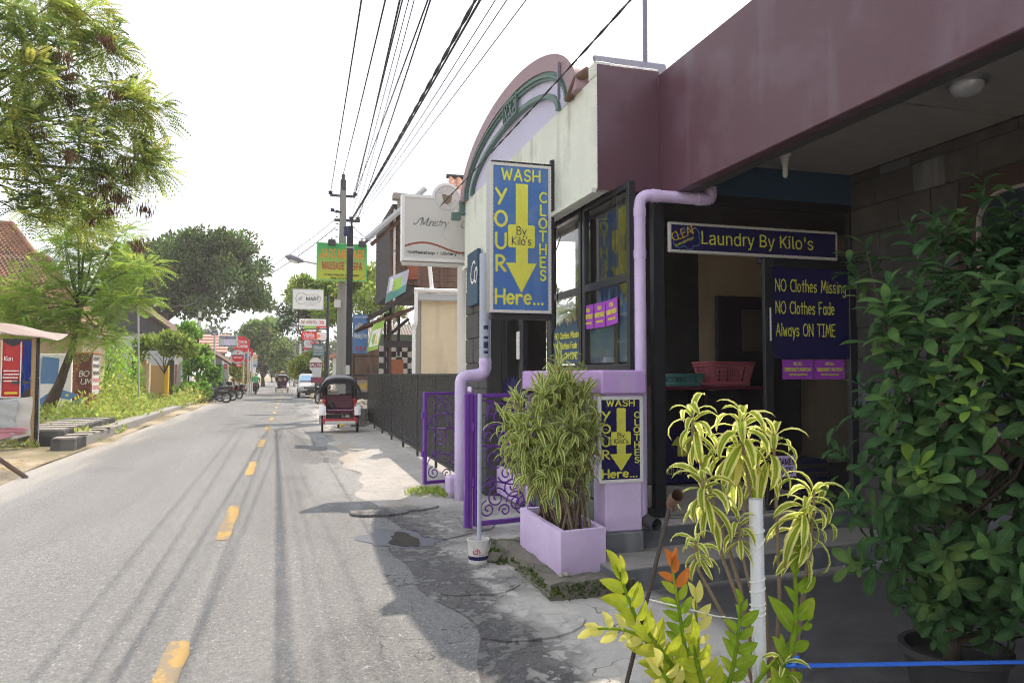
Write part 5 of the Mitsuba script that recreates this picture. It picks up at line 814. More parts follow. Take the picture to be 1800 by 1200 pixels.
labels[part(None, 'lamp_pole', tube([np.array([(-6.24, 36.0, 0.54)[0], 36, 0]), np.array((-6.37, 36.0, 4.75))], .035, 8), 'pale_grey', True)] = {'label': 'thin grey pole standing left of the tan gate wall', 'category': 'pole'}
# grey gabled house
GH = thing('gabled_house', 'grey house with dark gable behind the overgrown gate', 'house'); A_, B_, C_ = np.array((-11.13, 50.0, 6.94)), np.array((-6.62, 50.0, 4.22)), np.array((-9.37, 50.0, 3.97))
x0, x1, zt, zg = (-12.56, 50.0, 3.52)[0], (-6.71, 50.0, 3.59)[0], (-7.0, 50.0, 4.04)[2], (-9.0, 50.0, 5.63)[2]; ap = (-9.41, 50.0, 5.97)[0]
part(GH, 'wall', bx(x0, x1, 50, 58, 0, zt), 'pale_grey'); v, f = ext(Polygon([(x0, 0), (x1, 0), (ap, zg - zt + .4)]), .2); part(GH, 'gable', (np.stack([v[:, 0], 50 - v[:, 2] * .5, zt + v[:, 1]], 1), f), 'dark_grey')
L_ = np.array([ap, 0, zg + .55]); 
for sx in (1, -1):
    e = np.array([x1 + .35, 0, zt - .15]) if sx > 0 else np.array([x0 - .35, 0, zt - .15]); part(GH, 'roof', grid(lambda u, v: (L_[0] + (e[0] - L_[0]) * u, 49.6 + 9 * v, L_[2] + (e[2] - L_[2]) * u + .03 * np.sin(v * 120)), 5, 60, .10), 'sheet_metal' if sx < 0 else 'brown_wood', True)
part(GH, 'window', bx(x1 - 1.6, x1 - .8, 49.97, 50.0, zt - 1.0, zt - .3), 'glass_dark')
# green shop with pink tiled roof
GS = thing('green_shop', 'small green walled shop with pink tiled roof behind the parked motorbikes', 'shop building'); x0, x1 = (-4.96, 50.0, 1.85)[0], (-4.07, 50.0, 1.85)[0]; zt = (-4.37, 50.0, 2.2)[2]
part(GS, 'wall', bx(x0, x1, 50, 56, 0, zt), 'shop_green'); part(GS, 'wall', bx(x0 - .02, x1 + .02, 49.98, 56, zt, zt + .6), 'pale_grey'); r0, r1 = np.array((-6.09, 51.0, 4.1)), np.array((-3.62, 51.0, 2.94))
e_ = np.array((-3.78, 53.0, 4.2)); m = MB()
for i in range(6):
    for j in range(14): z0, y0 = r1[2] + (e_[2] - r1[2]) * i / 6, 50.5 + .45 * i; xx = r0[0] + (e_[0] - r0[0]) * j / 14; w = (e_[0] - r0[0]) / 14; m.add([(xx, y0 - .05, z0 + .06), (xx + w * .96, y0 - .05, z0 + .06), (xx + w * .96, y0 + .45, z0 + (e_[2] - r1[2]) / 6), (xx, y0 + .45, z0 + (e_[2] - r1[2]) / 6), (xx, y0 - .05, z0 - .04), (xx + w * .96, y0 - .05, z0 - .04)], [(0, 1, 2, 3), (4, 5, 1, 0)])
part(GS, 'roof', m.get(), 'pale_tile', kind='stuff'); d0, d1 = np.array((-4.89, 48.5, 3.14)), np.array((-3.4, 48.5, 2.19))
part(GS, 'awning', grid(lambda u, v: (d0[0] + (d1[0] - d0[0]) * u, 48.3 + 2 * v, d0[2] + (d1[2] - d0[2]) * u + .2 * v + .03 * np.sin(v * 40)), 12, 20, .06), 'brown_wood', True)
labels[part(None, 'shop_gate', cb((-4.26, 52.0, 1.86)[0], (-3.78, 52.0, 1.86)[0], 52, 52.1, .1, (-4.03, 52.0, 2.52)[2]), 'off_white')] = {'label': 'white sheet gate beside the green shop', 'category': 'gate'}
def board(name, lab, o, p, face, frame=None, depth=.12, items=(), cat='sign', fw=.03, group=None, posts=(), pm='black_metal', fdir='S'):
    """a sign board facing down the street: o = lower left, p = upper right corner; items: (text, height as share, x share, y share, width share, material, bold)"""
    k = thing(name, lab, cat, group); o, p = np.array(o, float), np.array(p, float); w, h = p[0] - o[0], p[2] - o[2]; Mb = F((o[0], o[1], o[2]), fdir); fw *= h
    part(k, 'panel', on(cb(0, w, 0, h, -depth, 0, .006), Mb), face)
    if frame: part(k, 'frame', on(ext(sbox(-.001, -.001, w + .001, h + .001).difference(sbox(fw, fw, w - fw, h - fw)), .015), Mb @ mv(0, 0, -.004)), frame)
    for it in items:
        if isinstance(it[0], str): t, hh, xs, ys, ws, mm = it[:6]; part(k, 'lettering', on(printed(t, hh * h, len(it) < 7, ws * w if ws else None, .006), Mb @ mv(xs * w, ys * h, .002)), mm)
        else: g, mm = it; part(k, 'motif', on(ext(affinity.scale(g, w, h, origin=(0, 0)), .005), Mb @ mv(0, 0, .002)), mm)
    for q in posts: part(k, 'post', tube(q, .045, 8), pm, True)
    return k
def cir(cx, cy, r, w=.0): c = Point(cx, cy).buffer(r, 12); return c.difference(Point(cx, cy).buffer(r - w, 12)) if w else c
board('shop_sign', 'white shop board with dark heading above the old awning', (-4.0, 47.0, 3.2), (-2.97, 47.0, 3.85), 'pale_grey', 'white_paint', .15, [('PRAMBANAN', .24, .06, .70, .86, 'sign_navy'), (sbox(.3, .15, .65, .62), 'pvc_lilac'), (unary_union([sbox(.08, .18 + .14 * i, .9, .22 + .14 * i) for i in range(3)]), 'white_paint'), (sbox(.02, .03, .98, .10), 'sign_navy')], posts=([((-4.19, 47.0, 3.49)[0], 47, 0), np.array((-4.2, 47.0, 3.89))], ), pm='off_white')
board('shop_sign', 'small dark blue sign on a pole over the pink tiled roof', (-4.6, 49.0, 3.95), (-4.22, 49.0, 4.17), 'sign_navy', None, .1, [('WARUNG', .4, .1, .3, .8, 'white_paint')], posts=([((-4.38, 49.0, 2.19)[0], 49.1, 0), np.array((-4.41, 49.0, 3.99)) + [0, .1, 0]],))
board('notice', 'small white notice with red band on the white gate', (-4.22, 51.9, 1.93), (-3.85, 51.9, 2.23), 'bright_red', 'white_paint', .03, [('TUTUP', .4, .15, .3, .7, 'white_paint')])
def disc_sign(lab, c, r, mm, rim, items, y):
    k = thing('round_sign', lab, 'sign', 'round advertising signs on the left roadside'); Mb = F(c); part(k, 'disc', on(ext(Point(0, 0).buffer(r, 20), .14), Mb @ mv(0, 0, -.14)), mm)
    if rim: part(k, 'rim', on(ext(cir(0, 0, r * 1.02, r * .14), .02), Mb), rim)
    for t, h, x, yy, w, m_ in items:
        if isinstance(t, str): part(k, 'lettering', on(printed(t, h * r, True, w * r, .01), Mb @ mv(x * r, yy * r, .006)), m_)
        else: part(k, 'motif', on(ext(affinity.scale(t, r, r, origin=(0, 0)), .008), Mb @ mv(0, 0, .004)), m_)
    part(k, 'post', tube([(c[0] + r * .8, c[1] + .2, 0), (c[0] + r * .8, c[1] + .2, c[2] + r * .6)], .05, 8), 'off_white', True); return k
disc_sign('upper red round sign with white script above the star sign', (-3.51, 60.0, 3.83), .62, 'bright_red', None, [('Coca', .4, -.6, .15, 1.2, 'white_paint'), ('Cola', .4, -.5, -.4, 1.2, 'white_paint')], 60)
disc_sign('red round sign behind the star sign on the left roadside', (-3.25, 63.0, 3.27), .48, 'bright_red', None, [('Coca', .5, -.6, -.2, 1.2, 'white_paint')], 63)
star = Polygon([(.2 * (1 if i % 2 else .42) * math.sin(i * math.pi / 5), .62 - .2 * (1 if i % 2 else .42) * math.cos(i * math.pi / 5)) for i in range(10)])
disc_sign('round white and red sign with a red star nearest the road', (-3.61, 58.0, 2.84), .5, 'off_white', 'silver_paint', [(star, 0, 0, 0, 0, 'bright_red'), (Point(0, 0).buffer(.84).intersection(sbox(-1, -.75, 1, .22)), 0, 0, 0, 0, 'bright_red'), (sbox(-.82, .18, .82, .3), 0, 0, 0, 0, 'navy'), ('BINTANG', .22, -.55, -.2, 1.1, 'white_paint')], 58)
disc_sign('smaller blue and red round sign right of the star sign', (-3.36, 62.0, 2.8), .46, 'bright_red', 'silver_paint', [(Point(0, 0).buffer(.84).intersection(sbox(-1, -.05, 1, .9)), 0, 0, 0, 0, 'steel_blue')], 62)
board('shop_sign', 'small red board under the round signs', (-3.75, 58.0, 2.1), (-3.33, 58.0, 2.34), 'bright_red', None, .1, [('BIR', .5, .25, .25, .5, 'white_paint')])
k = thing('white_gate_tower', 'tall white gate column with poster near the far end of the left side', 'column'); x0, x1, zt = (-3.45, 72.0, 2.48)[0], (-2.96, 72.0, 2.48)[0], (-3.17, 72.0, 3.51)[2]; part(k, 'column', cb(x0, x1, 72, 72.8, 0, zt, .03), 'white_paint'); part(k, 'poster', cb((-3.16, 71.0, 2.46)[0], (-2.78, 71.0, 2.47)[0], 71.5, 71.6, (-2.97, 71.0, 2.21)[2], (-2.98, 71.0, 3.38)[2]), 'pale_grey'); part(k, 'poster_print', cb((-3.16, 71.0, 2.46)[0] + .05, (-2.78, 71.0, 2.47)[0] - .05, 71.48, 71.5, (-2.97, 71.0, 2.21)[2] + .05, (-2.97, 71.0, 2.46)[2]), 'steel_blue'); part(k, 'poster_print', cb((-3.16, 71.0, 2.46)[0] + .05, (-2.78, 71.0, 2.47)[0] - .05, 71.48, 71.5, (-2.98, 71.0, 2.97)[2], (-2.98, 71.0, 3.23)[2]), 'orange')
for c, rx, rz, cc, lab in (((-3.96, 60.0, 1.69), .5, .9, (.30, .34, .08), 'yellow green garden plant behind the parked motorbikes'), ((-3.71, 62.0, 1.69), .4, .9, (.36, .22, .08), 'reddish brown garden plant beside the yellow one'), ((-3.35, 64.0, 1.23), .35, .6, (.40, .38, .05), 'yellow leaved hedge plant at the white column')):
    k = thing('garden_plant', lab, 'plant'); c = np.array(c); part(k, 'stems', limbs((c[0], c[1], 0), c + sphere_pts(5) * rx * .6, .03), 'bark', True); foliage(k, 'crown', crown(c, (rx, .5, rz), 700, .3, cc, 14, .4))
# ---------------------------------------------------------------- trees far left and at the end of the street
tree('shade_tree', 'huge dark green spreading tree rising behind the left houses', (-17, 76, 0), (-7.46, 76.0, 10.04), (5.9, 5.0, 4.9), 23000, .42, (.095, .15, .052), .45, clumps=110, spread=.25, light=.5)
tree('shade_tree', 'rounded mid green tree at the bend beyond the white column', ((-3.21, 100.0, 1.38)[0], 100, 0), (-3.25, 100.0, 4.12), (3.3, 3, 4.2), 6500, .55, (.17, .25, .085), .3, clumps=60, spread=.28)
tree('shade_tree', 'dark tree filling in behind the gabled house', (-26, 80, 0), (-12.04, 80.0, 9.23), (5.5, 5, 5), 8000, .6, (.075, .11, .045), .4, clumps=50)
for i, (c, rad, cc, lab) in enumerate([((-1.04, 170.0, 3.08), (5, 4, 3.5), (.14, .19, .10), 'distant tree at the vanishing point of the street'), ((-3.2, 150.0, 3.44), (4, 4, 5), (.13, .18, .08), 'distant tree left of the street end'), ((2.22, 150.0, 3.46), (5, 4, 4.5), (.15, .22, .09), 'distant bright tree right of the street end'), ((1.53, 62.0, 6.01), (2.6, 2.5, 2.4), (.09, .14, .07), 'dark tree behind the hanging shop signs'), ((4.47, 48.0, 6.16), (3.0, 2.5, 1.9), (.27, .36, .09), 'light green tree behind the black square pole'), ((1.82, 52.0, 6.84), (1.8, 2, 1.2), (.25, .36, .09), 'light green tree top behind the white shop sign'), ((1.32, 60.0, 1.69), (1.2, 1.2, 1.4), (.27, .34, .07), 'yellow green bush beside the parked silver car')]):
    c = np.array(c); tree('street_tree', lab, (c[0], c[1], 0), c, rad, 6000 if i > 2 else 2600, .30 if i > 2 else .7, cc, .16, clumps=26, spread=.36)
P_ = [crown((x, y, z), (8, 6, z * .9), 1300, 1.1, (.09, .13, .06), 18, .4) for x, y, z in [(-30, 60, 4.5), (-38, 75, 5), (-50, 90, 5), (-24, 110, 5), (-14, 150, 4.5), (-30, 150, 5), (14, 150, 5), (22, 110, 5.5), (26, 80, 5), (40, 130, 6), (-70, 100, 6), (-60, 50, 5), (-40, 40, 4.5), (3, 240, 6), (-8, 230, 6), (14, 220, 6)]]
foliage(None, 'tree_line', join(*P_)); labels['tree_line'] = {'label': 'far belt of trees closing the horizon', 'category': 'trees', 'kind': 'stuff'}

# ---------------------------------------------------------------- right side: black fence
FN = thing('black_fence', 'long black picket fence along the right pavement', 'fence'); ys_ = np.linspace(10.75, 24.2, 8)
for i in range(8): part(FN, 'post', bx(2.385, 2.425, ys_[i] - .02, ys_[i] + .02, 0, 1.6), 'black_metal')
for i in range(7):
    m = MB(); a, b = ys_[i] + .025, ys_[i + 1] - .025
    for y in np.arange(a + .01, b - .02, .044): m.box(2.395, 2.412, y, y + .028, .17, 1.575)
    part(FN, 'picket_panel', m.get(), 'black_metal', kind='stuff'); part(FN, 'rail', bx(2.38, 2.43, a, b, 1.575, 1.605), 'black_metal'); part(FN, 'rail', bx(2.38, 2.43, a, b, .13, .17), 'black_metal')
    m = MB(); 
# white coffee shop sign on a post
o, p = np.array((1.59, 11.2, 3.3)), np.array((2.64, 11.2, 4.38)); s_ = (p[0] - o[0]) / 120; Ms = F(o) @ np.diag([s_, s_, s_, 1]); K_ = thing('coffee_sign', 'big white rounded sign board on a post beside the laundry wall', 'sign')
outl = unary_union([sbox(0, 0, 158, 115), Point(79, 112).buffer(27, 24)]); inn = unary_union([sbox(5, 5, 153, 110), Point(79, 112).buffer(22.5, 24)])
part(K_, 'cabinet', on(ext(outl, 16), Ms @ mv(0, 0, -16.5)), 'white_paint'); part(K_, 'frame', on(ext(outl.difference(inn), 2), Ms @ mv(0, 0, -.6)), 'white_paint'); part(K_, 'face', on(ext(inn, .5), Ms @ mv(0, 0, -.4)), 'off_white')
PR = lambda g, m, n='motif', z=.15: part(K_, n, on(ext(g, .4), Ms @ mv(0, 0, z)), m)
wave = [(x, 25 + 7.5 * math.sin((x - 18) / 62 * math.pi * .92 + .6)) for x in np.linspace(5, 153, 40)]; PR(LineString(wave).buffer(1.6), 'brick_red'); PR(cir(79, 112, 21.5, .8), 'pale_grey')
PR(Polygon([(70, 118), (75, 120), (79, 117), (85, 119), (88, 116), (86, 106), (80, 101), (73, 104)]), 'stem_brown'); PR(unary_union([LineString([(79 + 10 * math.sin(t), 119 + 4 * math.cos(t)), (79 + 19 * math.sin(t), 117 + 13 * math.cos(t))]).buffer(.3) for t in np.linspace(-1.2, 1.2, 7)] + [LineString([(83, 100), (93, 109)]).buffer(1.2)]), 'pale_grey', z=.25)
def script(t, h): return hand(t, h, .075, .1, 22)
GL.setdefault('m', (.7, []))
g = script('inistry', 12.5); m_ = affinity.skew(unary_union([LineString(q).buffer(.045) for q in ([(-.9, .25), (-.75, .05), (-.5, .2), (-.35, .75), (0, 1), (.05, 0)], [(0, 1), (.35, .1), (.75, 1), (.72, .1), (.9, 0)])]), xs=18, origin=(0, 0)); m_ = affinity.scale(m_, 14, 14, origin=(0, 0))
PR(affinity.translate(m_, 32, 62), 'dark_grey', 'lettering'); PR(affinity.translate(affinity.scale(g, .9, 1, origin=(0, 0)), 46, 62), 'dark_grey', 'lettering'); PR(affinity.translate(hand('Coffee', 13, .075, .1, 20), 103, 61), 'dark_grey', 'lettering')
for t, x, w in (('Coffeeshop', 10, 47), ('Library', 67, 29), ('Guesthouse', 106, 44)): part(K_, 'lettering', on(printed(t, 5.2, True, w, .4), Ms @ mv(x, 12.5, .2)), 'black_ink')
for x in (62, 100.5): PR(Point(x, 15).buffer(1.1), 'black_ink')
PR(LineString([(80 + 10 * math.sin(t * 2.2), 18 + 14 * t) for t in np.linspace(0, 3.2, 30)]).buffer(.35), 'pale_grey', z=.1)
part(K_, 'base_rail', on(cb(2, 156, -7, -1, -14, -3, .8), Ms), 'off_white'); xp = (2.55, 11.2, 2.09)[0]; part(K_, 'post', tube([(xp, 11.28, 0), (xp, 11.28, o[2] - .04)], .085, 18), 'off_white', True)
# cream extension wall and timber cafe
CW = thing('cream_wall', 'plain cream painted wall with pipe and gutter behind the black fence', 'wall'); x0, zt = (2.79, 16.5, 3.2)[0], (2.79, 16.5, 3.24)[2]
part(CW, 'wall', bx(x0, 5.5, 16.5, 16.7, 0, zt), 'beige_wall'); part(CW, 'grey_edge', bx(x0 - .11, x0 - .005, 16.52, 16.7, 0, zt), 'stone_grey'); part(CW, 'fascia', cb(x0 - .15, 5.5, 16.3, 16.49, zt - .02, zt + .14, .01), 'pale_grey'); part(CW, 'gutter', tube([(x0 - .2, 16.25, zt + .19), (5.5, 16.25, zt + .19)], .05, 10), 'white_paint', True)
part(CW, 'downpipe', tube(bend([(x0 - .16, 16.25, zt + .19), (x0 - .16, 16.25, zt - .55), (x0 - .19, 16.35, zt - .65), (x0 - .19, 16.35, 0)], .08), .04, 10), 'white_paint', True); part(CW, 'downpipe', tube([(x0 + .22, 16.4, zt + .2), (x0 + .14, 16.4, zt + .95)], .045, 10), 'white_paint', True)
CF = thing('timber_cafe', 'two storey brown timber cafe with balcony behind the cream wall', 'cafe building')
y = 20; xa, xb = (2.54, 20.0, 4.74)[0], (3.44, 20.0, 4.78)[0]; z0, z1 = (2.76, 20.0, 3.98)[2], (2.74, 20.0, 5.85)[2]
part(CF, 'wall', bx(xa + .06, 7, 20.06, 24, z0 - .2, z1 + .3), 'dark_room')
for i in range(16): w = (xb + 1.6 - xa) / 16; part(CF, 'wall_plank', cb(xa + i * w + .004, xa + (i + 1) * w - .004, 20 + R.uniform(0, .015), 20.05, z0, z1, .006), 'brown_wood')
part(CF, 'shutter', MB().mesh(cb(xb - .45, xb + .3, 19.95, 19.99, z0 + .15, z1 - .55)).mesh(cb(xb - .40, xb - .1, 19.93, 19.95, z0 + .25, z1 - .65)).mesh(cb(xb - .05, xb + .25, 19.93, 19.95, z0 + .25, z1 - .65)).get(), 'brick_red')
for px in (686, 692): x = {686: (2.53, 19.8, 4.71)[0], 692: (2.62, 19.8, 4.71)[0]}[px]; part(CF, 'post', cb(x - .03, x + .03, 19.75, 19.82, 0 if px == 686 else 2.9, z1 + .1), 'brown_wood' if px == 686 else 'off_white')
e0, e1 = np.array((1.87, 19.5, 5.1)), np.array((2.76, 19.5, 5.93)); sl = (e1 - e0) / np.linalg.norm(e1 - e0)
part(CF, 'roof', grid(lambda u, v: (e0[0] + (e1[0] - e0[0]) * u * 1.7, 19.5 + .7 * v, e0[2] + (e1[2] - e0[2]) * u * 1.7 + .012 * np.sin(v * 200)), 6, 14, .05), 'sheet_metal', True); part(CF, 'barge_board', tube([e0 + [0, -.04, -.03], e0 + (e1 - e0) * 1.7 + [0, -.04, -.03]], .07, 4), 'pale_grey'); part(CF, 'eave_beam', tube([e0 + [.12, .1, -.16], e0 + (e1 - e0) * 1.6 + [.12, .1, -.16]], .05, 4), 'brown_wood')
part(CF, 'finial', MB().mesh(cb(e1[0] - .22, e1[0] + .1, 19.4, 19.7, e1[2] + .22, e1[2] + .38)).mesh(cb(e1[0] - .1, e1[0] - .02, 19.5, 19.6, e1[2] - .05, e1[2] + .22)).get(), 'stone_grey')
q0, q1 = np.array((3.04, 18.5, 3.75)), np.array((4.42, 18.5, 4.38))
for i in range(4): hh = (q1[2] - q0[2]) / 4; part(CF, 'balcony_board', cb(q0[0], q0[0] + 2.2, 18.5, 18.54, q0[2] + hh * i + .008, q0[2] + hh * (i + 1) - .008, .005), 'brown_wood')
for t in (.0, .55, 1.2): part(CF, 'balcony_post', cb(q0[0] + t, q0[0] + t + .1, 18.46, 18.5, q0[2], q1[2] + 1.0), 'brown_wood')
part(CF, 'balcony_window', bx(q0[0] + .1, q0[0] + .55, 19.0, 19.05, q1[2] + .02, q1[2] + .5), 'white_paint')
t0, t1 = np.array((4.52, 22.0, 7.5)), np.array((5.61, 22.0, 7.27)); m = MB()
for i in range(4):
    for j in range(9): xx, yy, zz = t0[0] + .24 * j - .05 * i, 22 - .25 * i, t0[2] - .17 * i; m.mesh(grid(lambda u, v: (xx + .24 * u, yy - .3 * v, zz - .19 * v + .04 * np.sin(u * 6.28)), 7, 2, .015))
part(CF, 'tile_roof', m.get(), 'roof_tile', True, kind='stuff'); part(CF, 'ridge', tube([t0 + [-.05, .03, .05], t0 + [3, .03, .05]], .07, 8), 'dark_grey', True)
# lean-to with its roofs, banner, checkered wall
l0, l1 = np.array((1.73, 18.5, 2.8)), np.array((2.98, 18.5, 3.28)); part(CF, 'lean_to_roof', grid(lambda u, v: (l0[0] + (l1[0] - l0[0]) * u, 18.5 + 3 * v, l0[2] + (l1[2] - l0[2]) * u + .015 * np.sin(v * 140)), 5, 60, .05), 'brown_wood', True)
l2, l3 = np.array((2.03, 18.2, 3.13)), np.array((2.95, 18.2, 3.71)); part(CF, 'lean_to_roof', grid(lambda u, v: (l2[0] + (l3[0] - l2[0]) * u, 18.2 + 3 * v, l2[2] + (l3[2] - l2[2]) * u), 5, 4, .10), 'dark_room')
for px in (676, 683, 700): x = {676: (2.57, 21.2, 2.51)[0], 683: (2.66, 21.2, 2.51)[0], 700: (2.95, 21.2, 2.51)[0]}[px]; part(CF, 'post', cb(x - .035, x + .035, 21.2, 21.28, 0 if px < 700 else 2.1, 3.3), 'dark_room')
zc0, zc1 = (2.63, 19.0, 2.42)[2], (2.62, 19.0, 3.0)[2]; xk = (2.29, 19.0, 2.41)[0]; part(CF, 'cross_beam', cb(xk, xk + 1.2, 19, 19.08, zc0 - .15, zc0 + .02), 'dark_room'); part(CF, 'brace', tube([(xk + .05, 19, zc0 + .1), (xk + .6, 19, zc1)], .04, 4), 'dark_room')
part(CF, 'sheet_roof', grid(lambda u, v: (xk + 1.8 * u, 23.4 + 2 * v, zc0 + .10 + .75 * v + .03 * np.sin(u * 120)), 120, 3, .01), 'sheet_metal', True)
xc, zc = (2.61, 23.0, 2.46)[0], (2.61, 23.0, 2.46)[2]; T_ = .175
part(CF, 'back_wall', bx(xc, xc + 2.2, 23.1, 23.2, 0, zc + .35), 'green_stone')
for i in range(9):
    for j in range(11):
        if .5 < i * T_ - .62 and j > 1 and i * T_ < 1.3 and i > 6: continue
        part(CF, 'wall_tile', cb(xc + i * T_ + .003, xc + (i + 1) * T_ - .003, 23.085, 23.1, zc - (j + 1) * T_ + .003, zc - j * T_ - .003, .003), ('white_tile', 'black_paint')[(i + j) % 2])
xt = (2.14, 26.8, 2.44)[0]; part(CF, 'terrace_rail', MB().box(xt, xt + 1.1, 26.8, 26.85, 1.52, 1.58).box(xt, xt + .05, 26.8, 26.85, 0, 2.3).box(xt + .5, xt + .54, 26.8, 26.85, 0, 1.9).box(xt, xt + 1.1, 26.8, 26.85, 2.2, 2.24).get(), 'black_metal'); part(CF, 'terrace_wall', bx(xt + .1, xt + 2.5, 29, 29.1, 0, 3), 'brown_wood'); part(CF, 'terrace_wall', bx(xt, xt + 1.2, 27.0, 27.1, 0, 1.0), 'dark_room')
part(CF, 'terrace_panel', cb(2.62, 3.0, 20.6, 20.65, .3, 2.0), 'terracotta')
def slantcloth(name, lab, c4, mm, prints):
    """c4: lower left, lower right, upper right, upper left"""
    c4 = [np.array(c, float) for c in c4]; k = thing(name, lab, 'banner')
    def pt(u, v, off=0): 
        q = [c4[0][i] * (1 - u) * (1 - v) + c4[1][i] * u * (1 - v) + c4[2][i] * u * v + c4[3][i] * (1 - u) * v for i in range(3)]; q[1] = q[1] - off + .03 * np.sin(u * 7 + v * 4); return q
    part(k, 'cloth', grid(lambda u, v: pt(u, v), 16, 16, .004), mm, True)
    for (u0, u1, v0, v1, m2) in prints: part(k, 'print', grid(lambda u, v: pt(u0 + (u1 - u0) * u, v0 + (v1 - v0) * v, .01), 8, 8, .002), m2, True)
    return k
slantcloth('cafe_banner', 'pale green slanted banner below the timber balcony', [(2.17, 18.0, 3.28), (2.66, 18.0, 3.58), (2.74, 18.0, 4.12), (2.26, 18.0, 3.91)], 'pvc_grey', [(.0, 1, 0, .35, 'basket_teal'), (.3, .7, .3, .8, 'lime_green'), (.1, .25, .4, .9, 'white_paint')])
slantcloth('cafe_banner', 'lime green and white banner hung from the lean-to roof', [(1.77, 18.3, 2.13), (2.04, 18.3, 2.2), (2.2, 18.3, 2.91), (1.93, 18.3, 2.79)], 'lime_green', [(.1, .9, .15, .75, 'white_paint'), (.2, .5, .2, .6, 'lime_green'), (.6, .75, .2, .7, 'yellow')])
board('washing_sign', 'blue vertical banner with red arrows right of the black square pole', (1.74, 22.0, 2.19), (2.17, 22.0, 3.31), 'steel_blue', None, .06, [('Laundry service', .045, .08, .92, .85, 'white_paint'), ('Washing', .12, .08, .40, .5, 'white_paint'), ('Time', .12, .62, .40, .33, 'white_paint'), (unary_union([rrect(.3, .60, .62, .78, .03), Point(.2, .66).buffer(.07)]), 'pale_grey'), (Point(.46, .69).buffer(.07), 'navy'), (unary_union([Polygon([(x, .07), (x + .1, .07), (x + .2, .125), (x + .1, .18), (x, .18), (x + .1, .125)]) for x in (.18, .42, .66)]), 'bright_red')])
board('warung_sign', 'greyish green board with yellow lettering behind the rickshaw', (1.99, 25.0, 1.01), (2.53, 25.0, 1.39), 'stone_grey', None, .05, [('CUMI', .5, .12, .25, .7, 'yellow')])
labels[part(None, 'rubble_heap', (lambda t: (np.array(t.vertices) * [.7, .8, .55] * (1 + .7 * (meshkit.fbm(np.array(t.vertices) * 3 + 3, 3)[:, None] - .5)) + [2.1, 24.8, .2], np.array(t.faces)))(trimesh.creation.icosphere(4, 1.0)), 'stone_grey')] = {'label': 'heap of grey rubble at the end of the black fence', 'category': 'rubble'}
labels[part(None, 'cement_block', cb((2.04, 21.54, -0.0)[0] - .25, (2.04, 21.54, -0.0)[0] + .2, 23.2, 24.3, 0, .55, .02), 'concrete_pole')] = {'label': 'grey cement block beside the end of the black fence', 'category': 'block'}
# ---------------------------------------------------------------- poles
x, yp = 1.80, 27.9; zt = (1.53, 27.9, 8.9)[2]
UP = thing('utility_pole', 'tall concrete power pole with insulators on the right pavement', 'utility pole'); part(UP, 'shaft', tube([(x, yp, 0), (x, yp, 2), (x + .01, yp, zt - .6)], [.21, .19, .11], 14), 'concrete_pole', True); part(UP, 'cap', lathe([(.10, zt - .6), (.10, zt - .2), (.06, zt - .18), (.06, zt), (0, zt)], 12, (x + .01, yp, 0)), 'dark_grey', 40)
za, zb_ = (1.54, 27.9, 8.12)[2], (1.55, 27.9, 7.22)[2]
part(UP, 'crossarm', MB().box(x - .45, x + .45, yp - .05, yp + .05, za - .05, za + .02).box(x - .3, x + .62, yp - .05, yp + .05, zb_ - .05, zb_ + .03).box(x - .3, x + .02, yp - .1, yp - .04, za - .66, za - .6).get(), 'dark_grey')
for dx, z in ((-.44, za), (.44, za), (-.36, za - .63), (.3, zb_), (.55, zb_)): part(UP, 'insulator', lathe([(0, z + .02), (.05, z + .02), (.09, z + .05), (.05, z + .08), (.09, z + .11), (.05, z + .14), (0, z + .15)], 10, (x + dx, yp, 0)), 'navy', 40)
for z in np.linspace(zb_ - 1.6, za - .6, 9): part(UP, 'step_bolt', tube([(x - .17 + R.uniform(-.02, .02), yp - .12, z), (x - .26, yp - .12, z + .02)], .02, 5), 'dark_grey')
part(UP, 'box', cb(x - .28, x - .06, yp - .3, yp - .16, (1.58, 27.9, 3.99)[2], (1.58, 27.9, 4.26)[2]), 'off_white')
SP = thing('square_pole', 'black square steel pole standing before the massage sign', 'pole'); xs = 1.93; zt2 = (1.86, 26.0, 6.63)[2]; part(SP, 'shaft', cb(xs - .10, xs + .10, 25.9, 26.1, 0, zt2, .01), 'black_metal'); part(SP, 'tip', cb(xs + .02, xs + .08, 25.95, 26.01, zt2, zt2 + .32, .004), 'black_metal'); part(SP, 'floodlight', MB().mesh(cb(xs - .22, xs - .05, 25.8, 25.95, zt2 - .35, zt2 - .02, .03)).get(), 'navy'); part(SP, 'plate', bx(xs - .11, xs + .02, 25.88, 25.895, (1.91, 26.0, 1.58)[2], (1.91, 26.0, 1.89)[2]), 'off_white'); part(SP, 'clamp', bx(xs - .11, xs + .13, 25.88, 26.12, zt2 - .75, zt2 - .72), 'off_white')
mr = [('JARI MENARI', .235, .06, .60, .88, 'orange'), ('MASSAGE', .20, .10, .30, .44, 'red_paint'), ('&', .2, .585, .30, .06, 'red_paint'), ('SPA', .20, .70, .30, .2, 'red_paint'), ('Jl. Prawirotaman No. 11 Yogyakarta', .055, .14, .13, .70, 'black_ink'), ('Phone : (0274) 417 111', .055, .28, .04, .44, 'black_ink')]
JS = board('massage_sign', 'green and yellow massage board on the concrete power pole', (0.88, 27.5, 4.94), (2.65, 27.5, 6.29), 'sign_green', 'sign_green', .12, mr)
jo, jp = np.array((0.88, 27.5, 4.94)), np.array((2.65, 27.5, 6.29))
def jgrad(p, n, uv): return MX((.50, .52, .05), (.06, .40, .12), SS(float(jo[2]), float(jp[2]), p.z))
M('massage_face', mikit.proc(jgrad), .45); scene[JS + '__panel']['bsdf'] = {'type': 'ref', 'id': 'massage_face'}
